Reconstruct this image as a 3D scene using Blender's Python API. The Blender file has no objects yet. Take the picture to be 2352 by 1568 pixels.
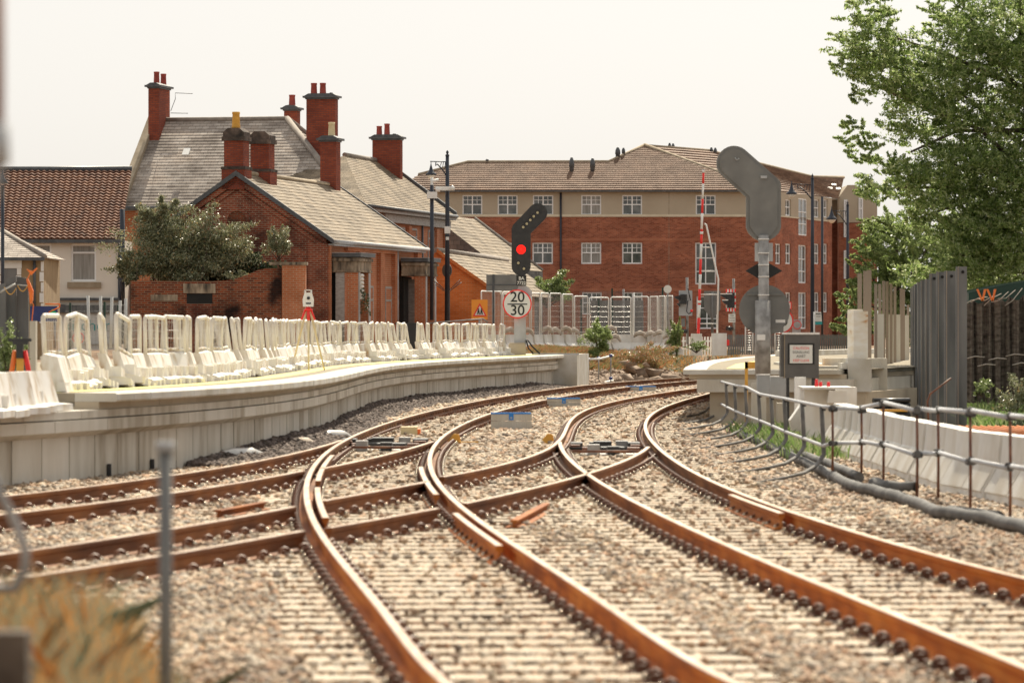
import bpy, math, random
import numpy as np
random.seed(7); rng = np.random.default_rng(7)
F = 9800.0; H = 1.84; V0 = 761.0; U0 = 1176.0
C = bpy.context.scene.collection
def X_(u, Y): return (u-U0)*Y/F
def Z_(v, Y): return H-(v-V0)*Y/F
def P(u, v, Y): return (X_(u, Y), Y, Z_(v, Y))
def G(u, v, z=0.0):
    Y = F*(H-z)/(v-V0); return (X_(u, Y), Y)
PI = math.pi
# ------------------------------------------------------------------ materials
def nodes(name):
    m = bpy.data.materials.new(name); m.use_nodes = True
    nt = m.node_tree; b = nt.nodes['Principled BSDF']; return m, nt, b
def L(nt, a, ao, b, bi): nt.links.new(a.outputs[ao], b.inputs[bi])
def rgb(c): return (c[0], c[1], c[2], 1)
def ramp(nt, cols, pos=None, interp='LINEAR'):
    r = nt.nodes.new('ShaderNodeValToRGB'); e = r.color_ramp.elements; r.color_ramp.interpolation = interp
    n = len(cols)
    while len(e) < n: e.new(0.5)
    for i, c in enumerate(cols):
        e[i].position = pos[i] if pos else i/max(1, n-1); e[i].color = rgb(c)
    return r
def mat(name, cols, scale=3.0, rough=0.8, bump=0.0, bscale=None, metal=0.0, island=0.0, stretch=None, detail=4.0, spec=0.5, pos=None):
    """noise-mottled surface; island mixes in a different tone per loose piece"""
    m, nt, b = nodes(name)
    tc = nt.nodes.new('ShaderNodeTexCoord'); mp = nt.nodes.new('ShaderNodeMapping'); L(nt, tc, 'Object', mp, 'Vector')
    if stretch: mp.inputs['Scale'].default_value = stretch
    n = nt.nodes.new('ShaderNodeTexNoise'); n.inputs['Scale'].default_value = scale; n.inputs['Detail'].default_value = detail
    L(nt, mp, 'Vector', n, 'Vector')
    src = (n, 0)
    if island > 0:
        g = nt.nodes.new('ShaderNodeNewGeometry'); mx = nt.nodes.new('ShaderNodeMix'); mx.inputs[0].default_value = island
        L(nt, n, 0, mx, 2); L(nt, g, 'Random Per Island', mx, 3); src = (mx, 0)
    r = ramp(nt, cols, pos if pos else [0.3+0.4*i/max(1, len(cols)-1) for i in range(len(cols))] if island < 0.5 else None)
    L(nt, src[0], src[1], r, 0); L(nt, r, 0, b, 'Base Color')
    b.inputs['Roughness'].default_value = rough; b.inputs['Metallic'].default_value = metal
    b.inputs['Specular IOR Level'].default_value = spec
    if bump > 0:
        n2 = nt.nodes.new('ShaderNodeTexNoise'); n2.inputs['Scale'].default_value = bscale or scale*6; L(nt, mp, 'Vector', n2, 'Vector')
        bp = nt.nodes.new('ShaderNodeBump'); bp.inputs['Strength'].default_value = bump; bp.inputs['Distance'].default_value = 0.02
        L(nt, n2, 0, bp, 'Height'); L(nt, bp, 0, b, 'Normal')
    return m
def brick(name, c1, c2, mortar, w=0.225, h=0.075, ms=0.012, stain=None, rough=0.9, off=0.5, bump=0.3, island=False):
    m, nt, b = nodes(name)
    uv = nt.nodes.new('ShaderNodeTexCoord')
    br = nt.nodes.new('ShaderNodeTexBrick'); br.offset = off; br.squash = 1
    br.inputs['Scale'].default_value = 1; br.inputs['Brick Width'].default_value = w; br.inputs['Row Height'].default_value = h
    br.inputs['Mortar Size'].default_value = ms; br.inputs['Mortar Smooth'].default_value = 0.3; br.inputs['Bias'].default_value = 0
    br.inputs['Color1'].default_value = rgb(c1); br.inputs['Color2'].default_value = rgb(c2); br.inputs['Mortar'].default_value = rgb(mortar)
    L(nt, uv, 'UV', br, 'Vector')
    n = nt.nodes.new('ShaderNodeTexNoise'); n.inputs['Scale'].default_value = 0.9; n.inputs['Detail'].default_value = 8; L(nt, uv, 'Object', n, 'Vector')
    st = stain or (0.55, 0.5, 0.5)
    r = ramp(nt, [st, (1, 1, 1), (1.15, 1.1, 1.05)], [0.36, 0.53, 0.72]); L(nt, n, 0, r, 0)
    mx = nt.nodes.new('ShaderNodeMix'); mx.data_type = 'RGBA'; mx.blend_type = 'MULTIPLY'; mx.inputs[0].default_value = 1.0
    L(nt, br, 'Color', mx, 6); L(nt, r, 0, mx, 7); L(nt, mx, 2, b, 'Base Color')
    b.inputs['Roughness'].default_value = rough; b.inputs['Specular IOR Level'].default_value = 0.3
    if bump:
        bp = nt.nodes.new('ShaderNodeBump'); bp.inputs['Strength'].default_value = bump; bp.inputs['Distance'].default_value = 0.01; bp.invert = True
        L(nt, br, 'Fac', bp, 'Height'); L(nt, bp, 0, b, 'Normal')
    return m
def emis(name, c, s):
    m, nt, b = nodes(name); b.inputs['Base Color'].default_value = rgb(c); b.inputs['Emission Color'].default_value = rgb(c); b.inputs['Emission Strength'].default_value = s; b.inputs['Specular IOR Level'].default_value = 0; return m
def leafmat(name, cols, pos=None, trans=0.35):
    m, nt, b = nodes(name)
    g = nt.nodes.new('ShaderNodeNewGeometry'); r = ramp(nt, cols, pos); L(nt, g, 'Random Per Island', r, 0)
    L(nt, r, 0, b, 'Base Color'); b.inputs['Roughness'].default_value = 0.38; b.inputs['Specular IOR Level'].default_value = 0.7
    t = nt.nodes.new('ShaderNodeBsdfTranslucent'); L(nt, r, 0, t, 'Color')
    mx = nt.nodes.new('ShaderNodeMixShader'); mx.inputs[0].default_value = trans
    o = nt.nodes['Material Output']; L(nt, b, 0, mx, 1); L(nt, t, 0, mx, 2); L(nt, mx, 0, o, 'Surface'); return m
M = {}
M['ground'] = mat('ballast_ground', [(.20, .15, .12), (.36, .28, .23), (.50, .42, .35)], 14, .95, .8, 25, detail=8)
M['ballast'] = mat('ballast_stone', [(.10, .08, .065), (.40, .27, .17), (.50, .39, .27), (.24, .20, .165), (.62, .52, .39), (.46, .27, .155), (.33, .29, .24), (.68, .60, .47)], 20, .85, island=.9)
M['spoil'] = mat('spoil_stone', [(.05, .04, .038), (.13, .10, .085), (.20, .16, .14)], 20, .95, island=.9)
M['dirt'] = mat('bank_dirt', [(.10, .065, .04), (.24, .16, .10), (.34, .25, .16)], 1.2, .95, .6, 9, detail=8)
M['rock'] = mat('bank_rock', [(.20, .14, .10), (.36, .27, .20)], 3, .9, .5, 9)
M['rail_side'] = mat('rusty_rail', [(.16, .040, .008), (.30, .082, .012), (.46, .15, .025)], 2.0, .75, .15, 30, stretch=(1, .3, 4), spec=.2)
def _rail():
    m, nt, b = nodes('rusty_rail'); tc = nt.nodes.new('ShaderNodeTexCoord'); mp = nt.nodes.new('ShaderNodeMapping'); mp.inputs['Scale'].default_value = (1, .3, 4); L(nt, tc, 'Object', mp, 'Vector')
    n = nt.nodes.new('ShaderNodeTexNoise'); n.inputs['Scale'].default_value = 2; L(nt, mp, 'Vector', n, 'Vector')
    a = ramp(nt, [(.28, .070, .010), (.48, .135, .016), (.62, .22, .035)], [.3, .5, .7]); c = ramp(nt, [(.09, .035, .014), (.16, .068, .028), (.25, .11, .045)], [.3, .5, .7]); L(nt, n, 0, a, 0); L(nt, n, 0, c, 0)
    sp = nt.nodes.new('ShaderNodeSeparateXYZ'); L(nt, tc, 'Object', sp, 0); mr = nt.nodes.new('ShaderNodeMapRange'); mr.inputs[1].default_value = 30; mr.inputs[2].default_value = 52; L(nt, sp, 1, mr, 0)
    mx = nt.nodes.new('ShaderNodeMix'); mx.data_type = 'RGBA'; L(nt, mr, 0, mx, 0); L(nt, a, 0, mx, 6); L(nt, c, 0, mx, 7); L(nt, mx, 2, b, 'Base Color'); b.inputs['Roughness'].default_value = .75; b.inputs['Specular IOR Level'].default_value = .2
    return m
M['rail_side'] = _rail()
M['rail_dark'] = mat('dark_brown_rail', [(.10, .034, .013), (.20, .075, .024), (.32, .13, .04)], 2, .7, .15, 30, stretch=(1, .3, 4), spec=.25)
M['stud'] = mat('cream_stud', [(.55, .40, .22), (.66, .5, .3)], 9, .5); M['studred'] = mat('red_stud', [(.6, .03, .02), (.7, .05, .03)], 9, .5)
M['rail_top'] = mat('worn_rail_head', [(.42, .27, .16), (.62, .50, .38)], 3, .3, metal=.6, stretch=(6, .3, 1))
M['rust'] = mat('dark_rusty_iron', [(.06, .025, .015), (.16, .06, .03), (.26, .11, .05)], 9, .5)
M['shinybolt'] = mat('worn_steel', [(.35, .28, .2), (.55, .48, .38)], 9, .25, metal=.9)
M['sleeper'] = mat('weathered_sleeper', [(.36, .29, .21), (.50, .43, .335), (.60, .535, .44)], 5, .85, .4, 12, island=.35, stretch=(.6, 7, 3))
M['black'] = mat('black_metal', [(.012, .012, .014), (.03, .03, .032)], 6, .45)
M['blackglossy'] = mat('black_plastic', [(.01, .01, .012), (.025, .025, .03)], 6, .25)
M['conc'] = mat('precast_concrete', [(.36, .31, .24), (.50, .455, .38), (.58, .54, .465), (.64, .60, .53)], 2.4, .85, .3, 30, island=.3, stretch=(1.4, 1.4, .3), detail=9, pos=[.3, .42, .55, .75])
M['concpale'] = mat('pale_coping_concrete', [(.52, .50, .46), (.64, .62, .57)], 2.5, .8, .1, 30, island=.3)
M['conctan'] = mat('tan_concrete', [(.44, .36, .26), (.54, .46, .35)], 2, .85, .1, 30, island=.3)
M['paving'] = mat('platform_paving', [(.26, .225, .17), (.35, .31, .245)], 2.5, .95, .3, 40, spec=.1)
M['yellow'] = mat('yellow_platform_line', [(.62, .56, .16), (.70, .65, .24)], 4, .8)
M['asphalt'] = mat('asphalt', [(.10, .09, .085), (.17, .155, .14)], 4, .95, .3, 40)
M['white'] = mat('dirty_white_plastic', [(.40, .25, .12), (.62, .55, .46), (.75, .72, .67), (.80, .78, .75)], 3.2, .5, .05, 20, stretch=(1.8, 1.8, .6), pos=[.34, .43, .53, .75], island=.1)
M['whitebar'] = mat('white_barrier_plastic', [(.68, .65, .60), (.82, .81, .78)], 2.0, .5, .05)
M['whitepaint'] = mat('white_paint', [(.70, .69, .66), (.80, .79, .77)], 4, .5)
M['upvc'] = mat('white_window_frame', [(.84, .84, .84), (.9, .9, .9)], 3, .35)
M['wire'] = mat('galvanised_wire', [(.42, .41, .39), (.55, .54, .52)], 4, .4, metal=.3)
M['grey'] = mat('grey_paint', [(.14, .14, .135), (.19, .19, .18)], 3, .5)
M['sheet'] = mat('grey_steel_pile', [(.075, .078, .08), (.13, .132, .134), (.18, .18, .178)], 2.5, .6, .1, 20, stretch=(1, 1, .25))
M['galv'] = mat('galvanised_steel', [(.18, .17, .16), (.30, .29, .28), (.40, .39, .38)], 6, .5, metal=.15)
M['postgrey'] = mat('grey_fence_post', [(.10, .095, .09), (.20, .19, .18)], 4, .75, spec=.25)
M['railtube'] = mat('pale_grey_tube', [(.36, .37, .39), (.50, .51, .53)], 5, .5)
M['greypipe'] = mat('grey_plastic_pipe', [(.07, .068, .066), (.17, .165, .16)], 5, .75, spec=.25)
M['cab'] = mat('dark_grey_cabinet', [(.085, .08, .075), (.12, .115, .11)], 3, .5)
M['boxgrey'] = mat('light_grey_box', [(.34, .35, .36), (.46, .47, .48)], 3, .5)
M['orange'] = mat('orange_plastic', [(.75, .14, .02), (.85, .21, .03)], 5, .5)
M['ochre'] = mat('ochre_clay', [(.60, .30, .04), (.72, .40, .08)], 5, .7)
M['creamclay'] = mat('cream_clay', [(.66, .54, .30), (.74, .64, .42)], 5, .7)
M['red'] = mat('red_paint', [(.75, .02, .02), (.85, .04, .03)], 4, .45)
M['redclay'] = mat('red_clay_pot', [(.26, .04, .03), (.36, .07, .05)], 6, .7)
M['blue'] = mat('bright_blue_strip', [(.02, .20, .62), (.03, .27, .72)], 5, .5)
M['navy'] = mat('navy_sign', [(.015, .03, .14), (.025, .045, .18)], 3, .4)
M['teal'] = mat('teal_lettering', [(.02, .30, .30), (.03, .36, .36)], 3, .5)
M['greenpost'] = mat('dark_green_paint', [(.003, .025, .016), (.006, .04, .026)], 3, .5)
M['rededge'] = mat('red_sign_border', [(.80, .03, .03), (.85, .05, .04)], 3, .4)
M['signwhite'] = mat('white_sign_face', [(.66, .66, .62), (.74, .74, .70)], 3, .45)
M['signorange'] = mat('orange_sign_face', [(.85, .30, .02), (.9, .36, .04)], 3, .45)
M['ink'] = mat('black_lettering', [(.01, .01, .01), (.015, .015, .015)], 3, .6)
M['lens'] = mat('amber_grey_lens', [(.35, .30, .17), (.50, .43, .28)], 40, .2)
M['led'] = emis('red_led', (.4, .001, .001), .5)
M['ledhot'] = emis('red_led_centre', (1, .03, .02), .9)
M['redlens'] = mat('red_lens', [(.7, .02, .02), (.85, .03, .03)], 9, .2)
M['brickA'] = brick('old_red_brick', (.18, .038, .02), (.31, .070, .033), (.30, .20, .14), stain=(.34, .32, .34), ms=.014)
M['brickO'] = brick('orange_brick', (.42, .125, .052), (.50, .165, .075), (.44, .30, .20), stain=(.8, .75, .7), ms=.011)
M['brickB'] = brick('bright_orange_brick', (.50, .13, .03), (.60, .18, .05), (.48, .22, .10), stain=(.75, .7, .65), ms=.010)
M['brickM'] = brick('red_brown_brick', (.23, .062, .032), (.42, .14, .075), (.36, .19, .13), stain=(.9, .87, .86), ms=.010)
M['brickW'] = brick('blackened_wall_brick', (.10, .022, .012), (.27, .058, .02), (.22, .15, .10), stain=(.12, .12, .14), ms=.013)
M['brickC'] = brick('chimney_brick', (.22, .048, .026), (.32, .075, .035), (.14, .06, .05), stain=(.8, .78, .78), ms=.012)
M['brickband'] = brick('orange_brick_band', (.36, .12, .06), (.42, .14, .075), (.40, .22, .15), ms=.010, stain=(.85, .8, .8))
M['render'] = mat('tan_render', [(.42, .35, .26), (.47, .40, .305)], .7, .9, .05)
M['stoneband'] = mat('stone_band', [(.58, .50, .36), (.68, .60, .46)], 2, .8)
M['cream'] = mat('cream_painted_wall', [(.72, .67, .59), (.80, .75, .67)], .8, .9, .05, detail=8)
M['tanwall'] = mat('tan_sandstone', [(.26, .18, .10), (.36, .26, .15)], 2.5, .9, .3)
M['oldstone'] = mat('blackened_sandstone', [(.06, .05, .04), (.22, .17, .12), (.42, .34, .25)], 2.2, .9, .4, 12, stretch=(3, 3, .8))
M['stone'] = mat('tan_stone_coping', [(.28, .22, .15), (.40, .33, .24)], 3, .9, .3)
M['soot'] = mat('soot_black_brick', [(.03, .025, .022), (.08, .06, .05), (.16, .12, .10)], 4, .95, .4, 14)
M['lead'] = mat('lead_grey', [(.05, .055, .06), (.10, .105, .115)], 5, .5)
M['gutter'] = mat('grey_gutter', [(.30, .30, .31), (.42, .42, .43)], 5, .5)
M['woodwhite'] = mat('peeling_white_timber', [(.26, .24, .22), (.46, .44, .42)], 6, .8, stretch=(1, 1, 4))
def slate(name, c1, c2, mort, w, h, st=(.7, .68, .66)): return brick(name, c1, c2, mort, w, h, .008, st, .8, .5, .15)
M['slate'] = slate('grey_slate', (.32, .27, .23), (.50, .44, .385), (.14, .12, .11), .3, .2, (.55, .53, .52))
M['slateB'] = slate('brown_grey_slate', (.20, .155, .105), (.31, .25, .18), (.08, .065, .05), .32, .24, (.62, .6, .58))
M['slateShade'] = slate('shaded_slate', (.10, .095, .09), (.18, .17, .155), (.05, .05, .05), .3, .2)
M['tile'] = slate('brown_concrete_tile', (.20, .13, .095), (.28, .19, .14), (.10, .06, .045), .33, .26, (.75, .72, .7))
M['pantile'] = mat('red_brown_pantile', [(.07, .03, .02), (.15, .062, .034), (.23, .105, .055)], 2.5, .85, detail=8, island=.15)
M['ridge'] = mat('ridge_tile', [(.20, .17, .15), (.32, .28, .24)], 3, .8)
M['glass'] = mat('window_glass', [(.03, .035, .035), (.08, .085, .08), (.17, .17, .16)], 1.3, .06, spec=.8)
M['curtain'] = mat('window_curtain', [(.22, .21, .19), (.36, .35, .33)], 2, .5, stretch=(6, 6, .5))
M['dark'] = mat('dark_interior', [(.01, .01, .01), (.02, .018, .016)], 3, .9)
M['bark'] = mat('bark', [(.05, .035, .025), (.13, .10, .075)], 6, .9, .4)
M['leaf'] = leafmat('ash_leaves', [(.08, .14, .03), (.20, .29, .075), (.36, .45, .17), (.54, .58, .34)], trans=.6)
M['leaf3'] = leafmat('light_green_leaves', [(.12, .18, .05), (.24, .31, .10), (.38, .45, .20)], trans=.6)
M['leaf2'] = leafmat('green_leaves', [(.09, .13, .04), (.18, .235, .08), (.30, .36, .16)], trans=.55)
M['buddleia'] = leafmat('grey_green_leaves', [(.10, .12, .05), (.22, .24, .13), (.38, .38, .25), (.44, .30, .12)], [0, .4, .88, 1.0], trans=.35)
M['greyweed'] = leafmat('grey_weed_leaves', [(.10, .14, .09), (.17, .22, .15), (.24, .28, .2)], trans=.5)
M['ivy'] = leafmat('dark_leaves', [(.02, .04, .015), (.05, .08, .03), (.10, .13, .06)], trans=.2)
M['drygrass'] = leafmat('dry_grass_blades', [(.55, .20, .03), (.62, .28, .05), (.55, .32, .12), (.34, .26, .14), (.13, .19, .13), (.18, .25, .18), (.24, .30, .24)], trans=.4)
M['weed'] = leafmat('weed_blades', [(.14, .20, .06), (.24, .28, .10), (.34, .32, .16), (.46, .24, .10), (.56, .16, .08), (.50, .40, .24)], trans=.35)
M['greengrass'] = leafmat('green_grass_blades', [(.10, .20, .04), (.18, .30, .07), (.28, .36, .14), (.35, .36, .22)], trans=.4)
M['hessian'] = mat('brown_woven_screen', [(.05, .04, .032), (.13, .105, .085), (.20, .17, .14)], 3, .95, .6, 25, stretch=(2, 2, 6))
M['rope'] = mat('pale_rope', [(.35, .3, .25), (.5, .45, .4)], 9, .9)
M['sand'] = mat('sandbag_cloth', [(.36, .28, .20), (.60, .54, .47)], 4, .9, .3)
M['blk'] = mat('black_duct', [(.008, .008, .01), (.02, .02, .022)], 3, .35)
M['rustmesh'] = mat('rusty_reinforcement', [(.42, .12, .03), (.55, .2, .06)], 9, .8)
M['lampglass'] = mat('lamp_bowl', [(.70, .62, .52), (.8, .75, .68)], 3, .25)
M['lampblue'] = mat('navy_black_post', [(.012, .016, .028), (.022, .028, .045)], 3, .4)
def patchy(m, sc, lo, hi, st=(1, 1, 1)):
    nt = m.node_tree; b = nt.nodes['Principled BSDF']; lk = b.inputs['Base Color'].links[0]; src = lk.from_socket; nt.links.remove(lk)
    tc = nt.nodes.new('ShaderNodeTexCoord'); mp = nt.nodes.new('ShaderNodeMapping'); mp.inputs['Scale'].default_value = st; L(nt, tc, 'Object', mp, 'Vector')
    n = nt.nodes.new('ShaderNodeTexNoise'); n.inputs['Scale'].default_value = sc; n.inputs['Detail'].default_value = 6; L(nt, mp, 'Vector', n, 'Vector')
    r = ramp(nt, [lo, hi], [.38, .60]); L(nt, n, 0, r, 0); mx = nt.nodes.new('ShaderNodeMix'); mx.data_type = 'RGBA'; mx.blend_type = 'MULTIPLY'; mx.inputs[0].default_value = 1
    nt.links.new(src, mx.inputs[6]); L(nt, r, 0, mx, 7); L(nt, mx, 2, b, 'Base Color')
patchy(M['ballast'], .45, (.66, .62, .60), (1, 1, 1), (1, .45, 1)); patchy(M['sleeper'], 1.1, (.82, .74, .66), (1, 1, 1))
patchy(M['concpale'], 1.5, (.82, .78, .70), (1, 1, 1)); patchy(M['whitebar'], 2.2, (.90, .87, .82), (1, 1, 1), (1, 1, .5)); patchy(M['brickM'], .5, (.80, .78, .78), (1, 1, 1), (1, 1, 3))
# ------------------------------------------------------------------ mesh builder
class MB:
    def __init__(s): s.v = []; s.f = []; s.sm = []
    def quad(s, *p, sm=False):
        n = len(s.v); s.v += [tuple(q) for q in p]; s.f.append(tuple(range(n, n+len(p)))); s.sm.append(sm)
    def para(s, o, a, b, c):
        o, a, b, c = [np.array(t, float) for t in (o, a, b, c)]
        if np.dot(np.cross(a, b), c) < 0: a, b = b, a
        n = len(s.v); s.v += [tuple(o+i*a+j*b+k*c) for k in (0, 1) for j in (0, 1) for i in (0, 1)]
        for q in ((0, 2, 3, 1), (4, 5, 7, 6), (0, 1, 5, 4), (2, 6, 7, 3), (0, 4, 6, 2), (1, 3, 7, 5)): s.f.append(tuple(n+i for i in q)); s.sm.append(False)
    def box(s, x0, x1, y0, y1, z0, z1): s.para((x0, y0, z0), (x1-x0, 0, 0), (0, y1-y0, 0), (0, 0, z1-z0))
    def tube(s, pts, r, n=8, caps=True):
        pts = [np.array(p, float) for p in pts]; rs = r if isinstance(r, (list, tuple)) else [r]*len(pts)
        b0 = len(s.v); ref = None
        for i, p in enumerate(pts):
            t = pts[min(i+1, len(pts)-1)]-pts[max(i-1, 0)]; t = t/(np.linalg.norm(t)+1e-9)
            if ref is None: ref = np.array((0, 0, 1.)) if abs(t[2]) < .9 else np.array((1., 0, 0))
            a = np.cross(t, ref); a /= np.linalg.norm(a)+1e-9; b = np.cross(a, t); ref = b
            for k in range(n):
                an = 2*PI*k/n; s.v.append(tuple(p+rs[i]*(math.cos(an)*a+math.sin(an)*b)))
        for i in range(len(pts)-1):
            for k in range(n):
                k2 = (k+1) % n; s.f.append((b0+i*n+k, b0+i*n+k2, b0+(i+1)*n+k2, b0+(i+1)*n+k)); s.sm.append(True)
        if caps:
            s.f.append(tuple(b0+k for k in range(n))[::-1]); s.sm.append(False)
            s.f.append(tuple(b0+(len(pts)-1)*n+k for k in range(n))); s.sm.append(False)
    def prism(s, poly, d, cap=True):
        """poly: 3d points, d: extrusion vector"""
        n = len(s.v); k = len(poly); d = np.array(d, float)
        s.v += [tuple(p) for p in poly]; s.v += [tuple(np.array(p, float)+d) for p in poly]
        if cap:
            s.f.append(tuple(range(n, n+k))); s.f.append(tuple(range(n+2*k-1, n+k-1, -1))); s.sm += [False, False]
        for i in range(k):
            j = (i+1) % k; s.f.append((n+i, n+k+i, n+k+j, n+j)); s.sm.append(False)
    def lathe(s, o, prof, n=12):
        b0 = len(s.v)
        for r, z in prof:
            for k in range(n): s.v.append((o[0]+r*math.cos(2*PI*k/n), o[1]+r*math.sin(2*PI*k/n), o[2]+z))
        for i in range(len(prof)-1):
            for k in range(n):
                k2 = (k+1) % n; s.f.append((b0+i*n+k, b0+i*n+k2, b0+(i+1)*n+k2, b0+(i+1)*n+k)); s.sm.append(True)
        s.f.append(tuple(b0+k for k in range(n))[::-1]); s.f.append(tuple(b0+(len(prof)-1)*n+k for k in range(n))); s.sm += [False, False]
    def mesh(s, name):
        me = bpy.data.meshes.new(name); me.from_pydata(s.v, [], s.f); me.polygons.foreach_set('use_smooth', s.sm)
        nv = np.array(s.v, float); uvl = me.uv_layers.new(name='UVMap'); arr = np.zeros((len(me.loops), 2)); li = 0
        for fc in s.f:
            p = nv[list(fc)]; nn = np.cross(p[1]-p[0], p[2]-p[1])
            if len(fc) > 3: nn = nn+np.cross(p[2]-p[0], p[3]-p[0])
            ln = np.linalg.norm(nn); nn = nn/ln if ln > 1e-12 else np.array((0, 0, 1.))
            if abs(nn[2]) > .97: t = np.array((1., 0, 0)); b = np.array((0, 1., 0))
            else:
                t = np.array((-nn[1], nn[0], 0)); t /= np.linalg.norm(t)
                if abs(t[0]) > abs(t[1]):
                    if t[0] < 0: t = -t
                elif t[1] < 0: t = -t
                b = np.cross(nn, t); b = b if b[2] > 0 else -b
            arr[li:li+len(fc), 0] = p@t; arr[li:li+len(fc), 1] = p@b; li += len(fc)
        uvl.data.foreach_set('uv', arr.ravel()); me.update(); return me
def tag(o, label=None, cat=None, group=None, kind=None):
    if label: o['label'] = label
    if cat: o['category'] = cat
    if group: o['group'] = group
    if kind: o['kind'] = kind
    return o
def obj(name, mb, m, parent=None, **k):
    me = mb if isinstance(mb, bpy.types.Mesh) else mb.mesh(name)
    if m is not None:
        me.materials.clear(); me.materials.append(M[m] if isinstance(m, str) else m)
    o = bpy.data.objects.new(name, me); C.objects.link(o)
    if parent is not None: o.parent = parent
    return tag(o, **k)
def thing(name, loc, rz=0, **k):
    o = bpy.data.objects.new(name, None); C.objects.link(o); o.location = loc; o.rotation_euler = (0, 0, rz); o.empty_display_size = .2
    return tag(o, **k)
def copy_tree(o, parent=None):
    c = o.copy(); C.objects.link(c)
    if parent is not None: c.parent = parent
    for ch in list(o.children): copy_tree(ch, c)
    return c
def text(s, size, m, parent, loc, rot=(PI/2, 0, 0), name='lettering', ext=.004, sx=1.0, bold=0.0):
    cu = bpy.data.curves.new(name, 'FONT'); cu.body = s; cu.size = size; cu.align_x = 'CENTER'; cu.align_y = 'CENTER'; cu.extrude = ext; cu.offset = bold; cu.space_line = .9
    t = bpy.data.objects.new('tmp', cu); C.objects.link(t)
    dg = bpy.context.evaluated_depsgraph_get(); me = bpy.data.meshes.new_from_object(t.evaluated_get(dg)); C.objects.unlink(t); bpy.data.objects.remove(t)
    me.materials.clear(); me.materials.append(M[m]); o = bpy.data.objects.new(name, me); C.objects.link(o); o.parent = parent; o.location = loc; o.rotation_euler = rot; o.scale = (sx, 1, 1)
    return o
def npmesh(name, verts, faces, m, smooth=False):
    """verts (N,3), faces (K,n) equal size"""
    me = bpy.data.meshes.new(name); nf, k = faces.shape
    me.vertices.add(len(verts)); me.vertices.foreach_set('co', verts.astype(np.float32).ravel())
    me.loops.add(nf*k); me.loops.foreach_set('vertex_index', faces.astype(np.int32).ravel())
    me.polygons.add(nf); me.polygons.foreach_set('loop_start', np.arange(0, nf*k, k, dtype=np.int32))
    me.update(calc_edges=True); me.validate()
    if smooth: me.polygons.foreach_set('use_smooth', [True]*nf)
    me.materials.append(M[m]); return me
def rotm(n):
    q = rng.normal(size=(n, 4)); q /= np.linalg.norm(q, axis=1)[:, None]; w, x, y, z = q.T
    return np.stack([np.stack([1-2*(y*y+z*z), 2*(x*y-z*w), 2*(x*z+y*w)], 1), np.stack([2*(x*y+z*w), 1-2*(x*x+z*z), 2*(y*z-x*w)], 1), np.stack([2*(x*z-y*w), 2*(y*z+x*w), 1-2*(x*x+y*y)], 1)], 1)
def stones(name, cen, size, m, flat=.7):
    n = len(cen); base = np.array([(x, y, z) for x in (-1, 1) for y in (-1, 1) for z in (-1, 1)], float)*.62
    v = base[None]*(1+rng.uniform(-.42, .42, (n, 8, 3))); v *= rng.uniform(.6, 1.3, (n, 1, 3))
    v = np.einsum('nij,nkj->nki', rotm(n), v)*np.asarray(size).reshape(-1, 1, 1); v[:, :, 2] *= flat; v += cen[:, None]
    f = np.array([(0, 1, 3, 2), (4, 6, 7, 5), (0, 4, 5, 1), (2, 3, 7, 6), (0, 2, 6, 4), (1, 5, 7, 3)])
    ff = (f[None]+8*np.arange(n)[:, None, None]).reshape(-1, 4)
    return npmesh(name, v.reshape(-1, 3), ff, m)
def leaves(name, cen, size, m, ar=.42, droop=0.0):
    n = len(cen); s = np.asarray(size)*rng.uniform(.6, 1.3, n)
    base = np.array([(-1, 0, 0), (0, -ar, .12), (1, 0, 0), (0, ar, .12)], float)
    v = np.einsum('nij,kj->nki', rotm(n), base)*s[:, None, None]*.5; v += cen[:, None]
    return npmesh(name, v.reshape(-1, 3), np.arange(4*n).reshape(n, 4), m)
def blades(name, root, h, w, m, lean=.35):
    n = len(root); a = rng.uniform(0, 2*PI, n); d = np.stack([np.cos(a), np.sin(a), np.zeros(n)], 1)*w/2
    hh = h*rng.uniform(.45, 1.2, n); ln = rng.normal(0, lean, (n, 2))*hh[:, None]
    t = root+np.stack([ln[:, 0], ln[:, 1], hh], 1); mid = root+np.stack([ln[:, 0]*.3, ln[:, 1]*.3, hh*.6], 1)
    v = np.stack([root-d, root+d, mid+d*.8, t, mid-d*.8], 1)
    return npmesh(name, v.reshape(-1, 3), np.arange(5*n).reshape(n, 5), m)
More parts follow.
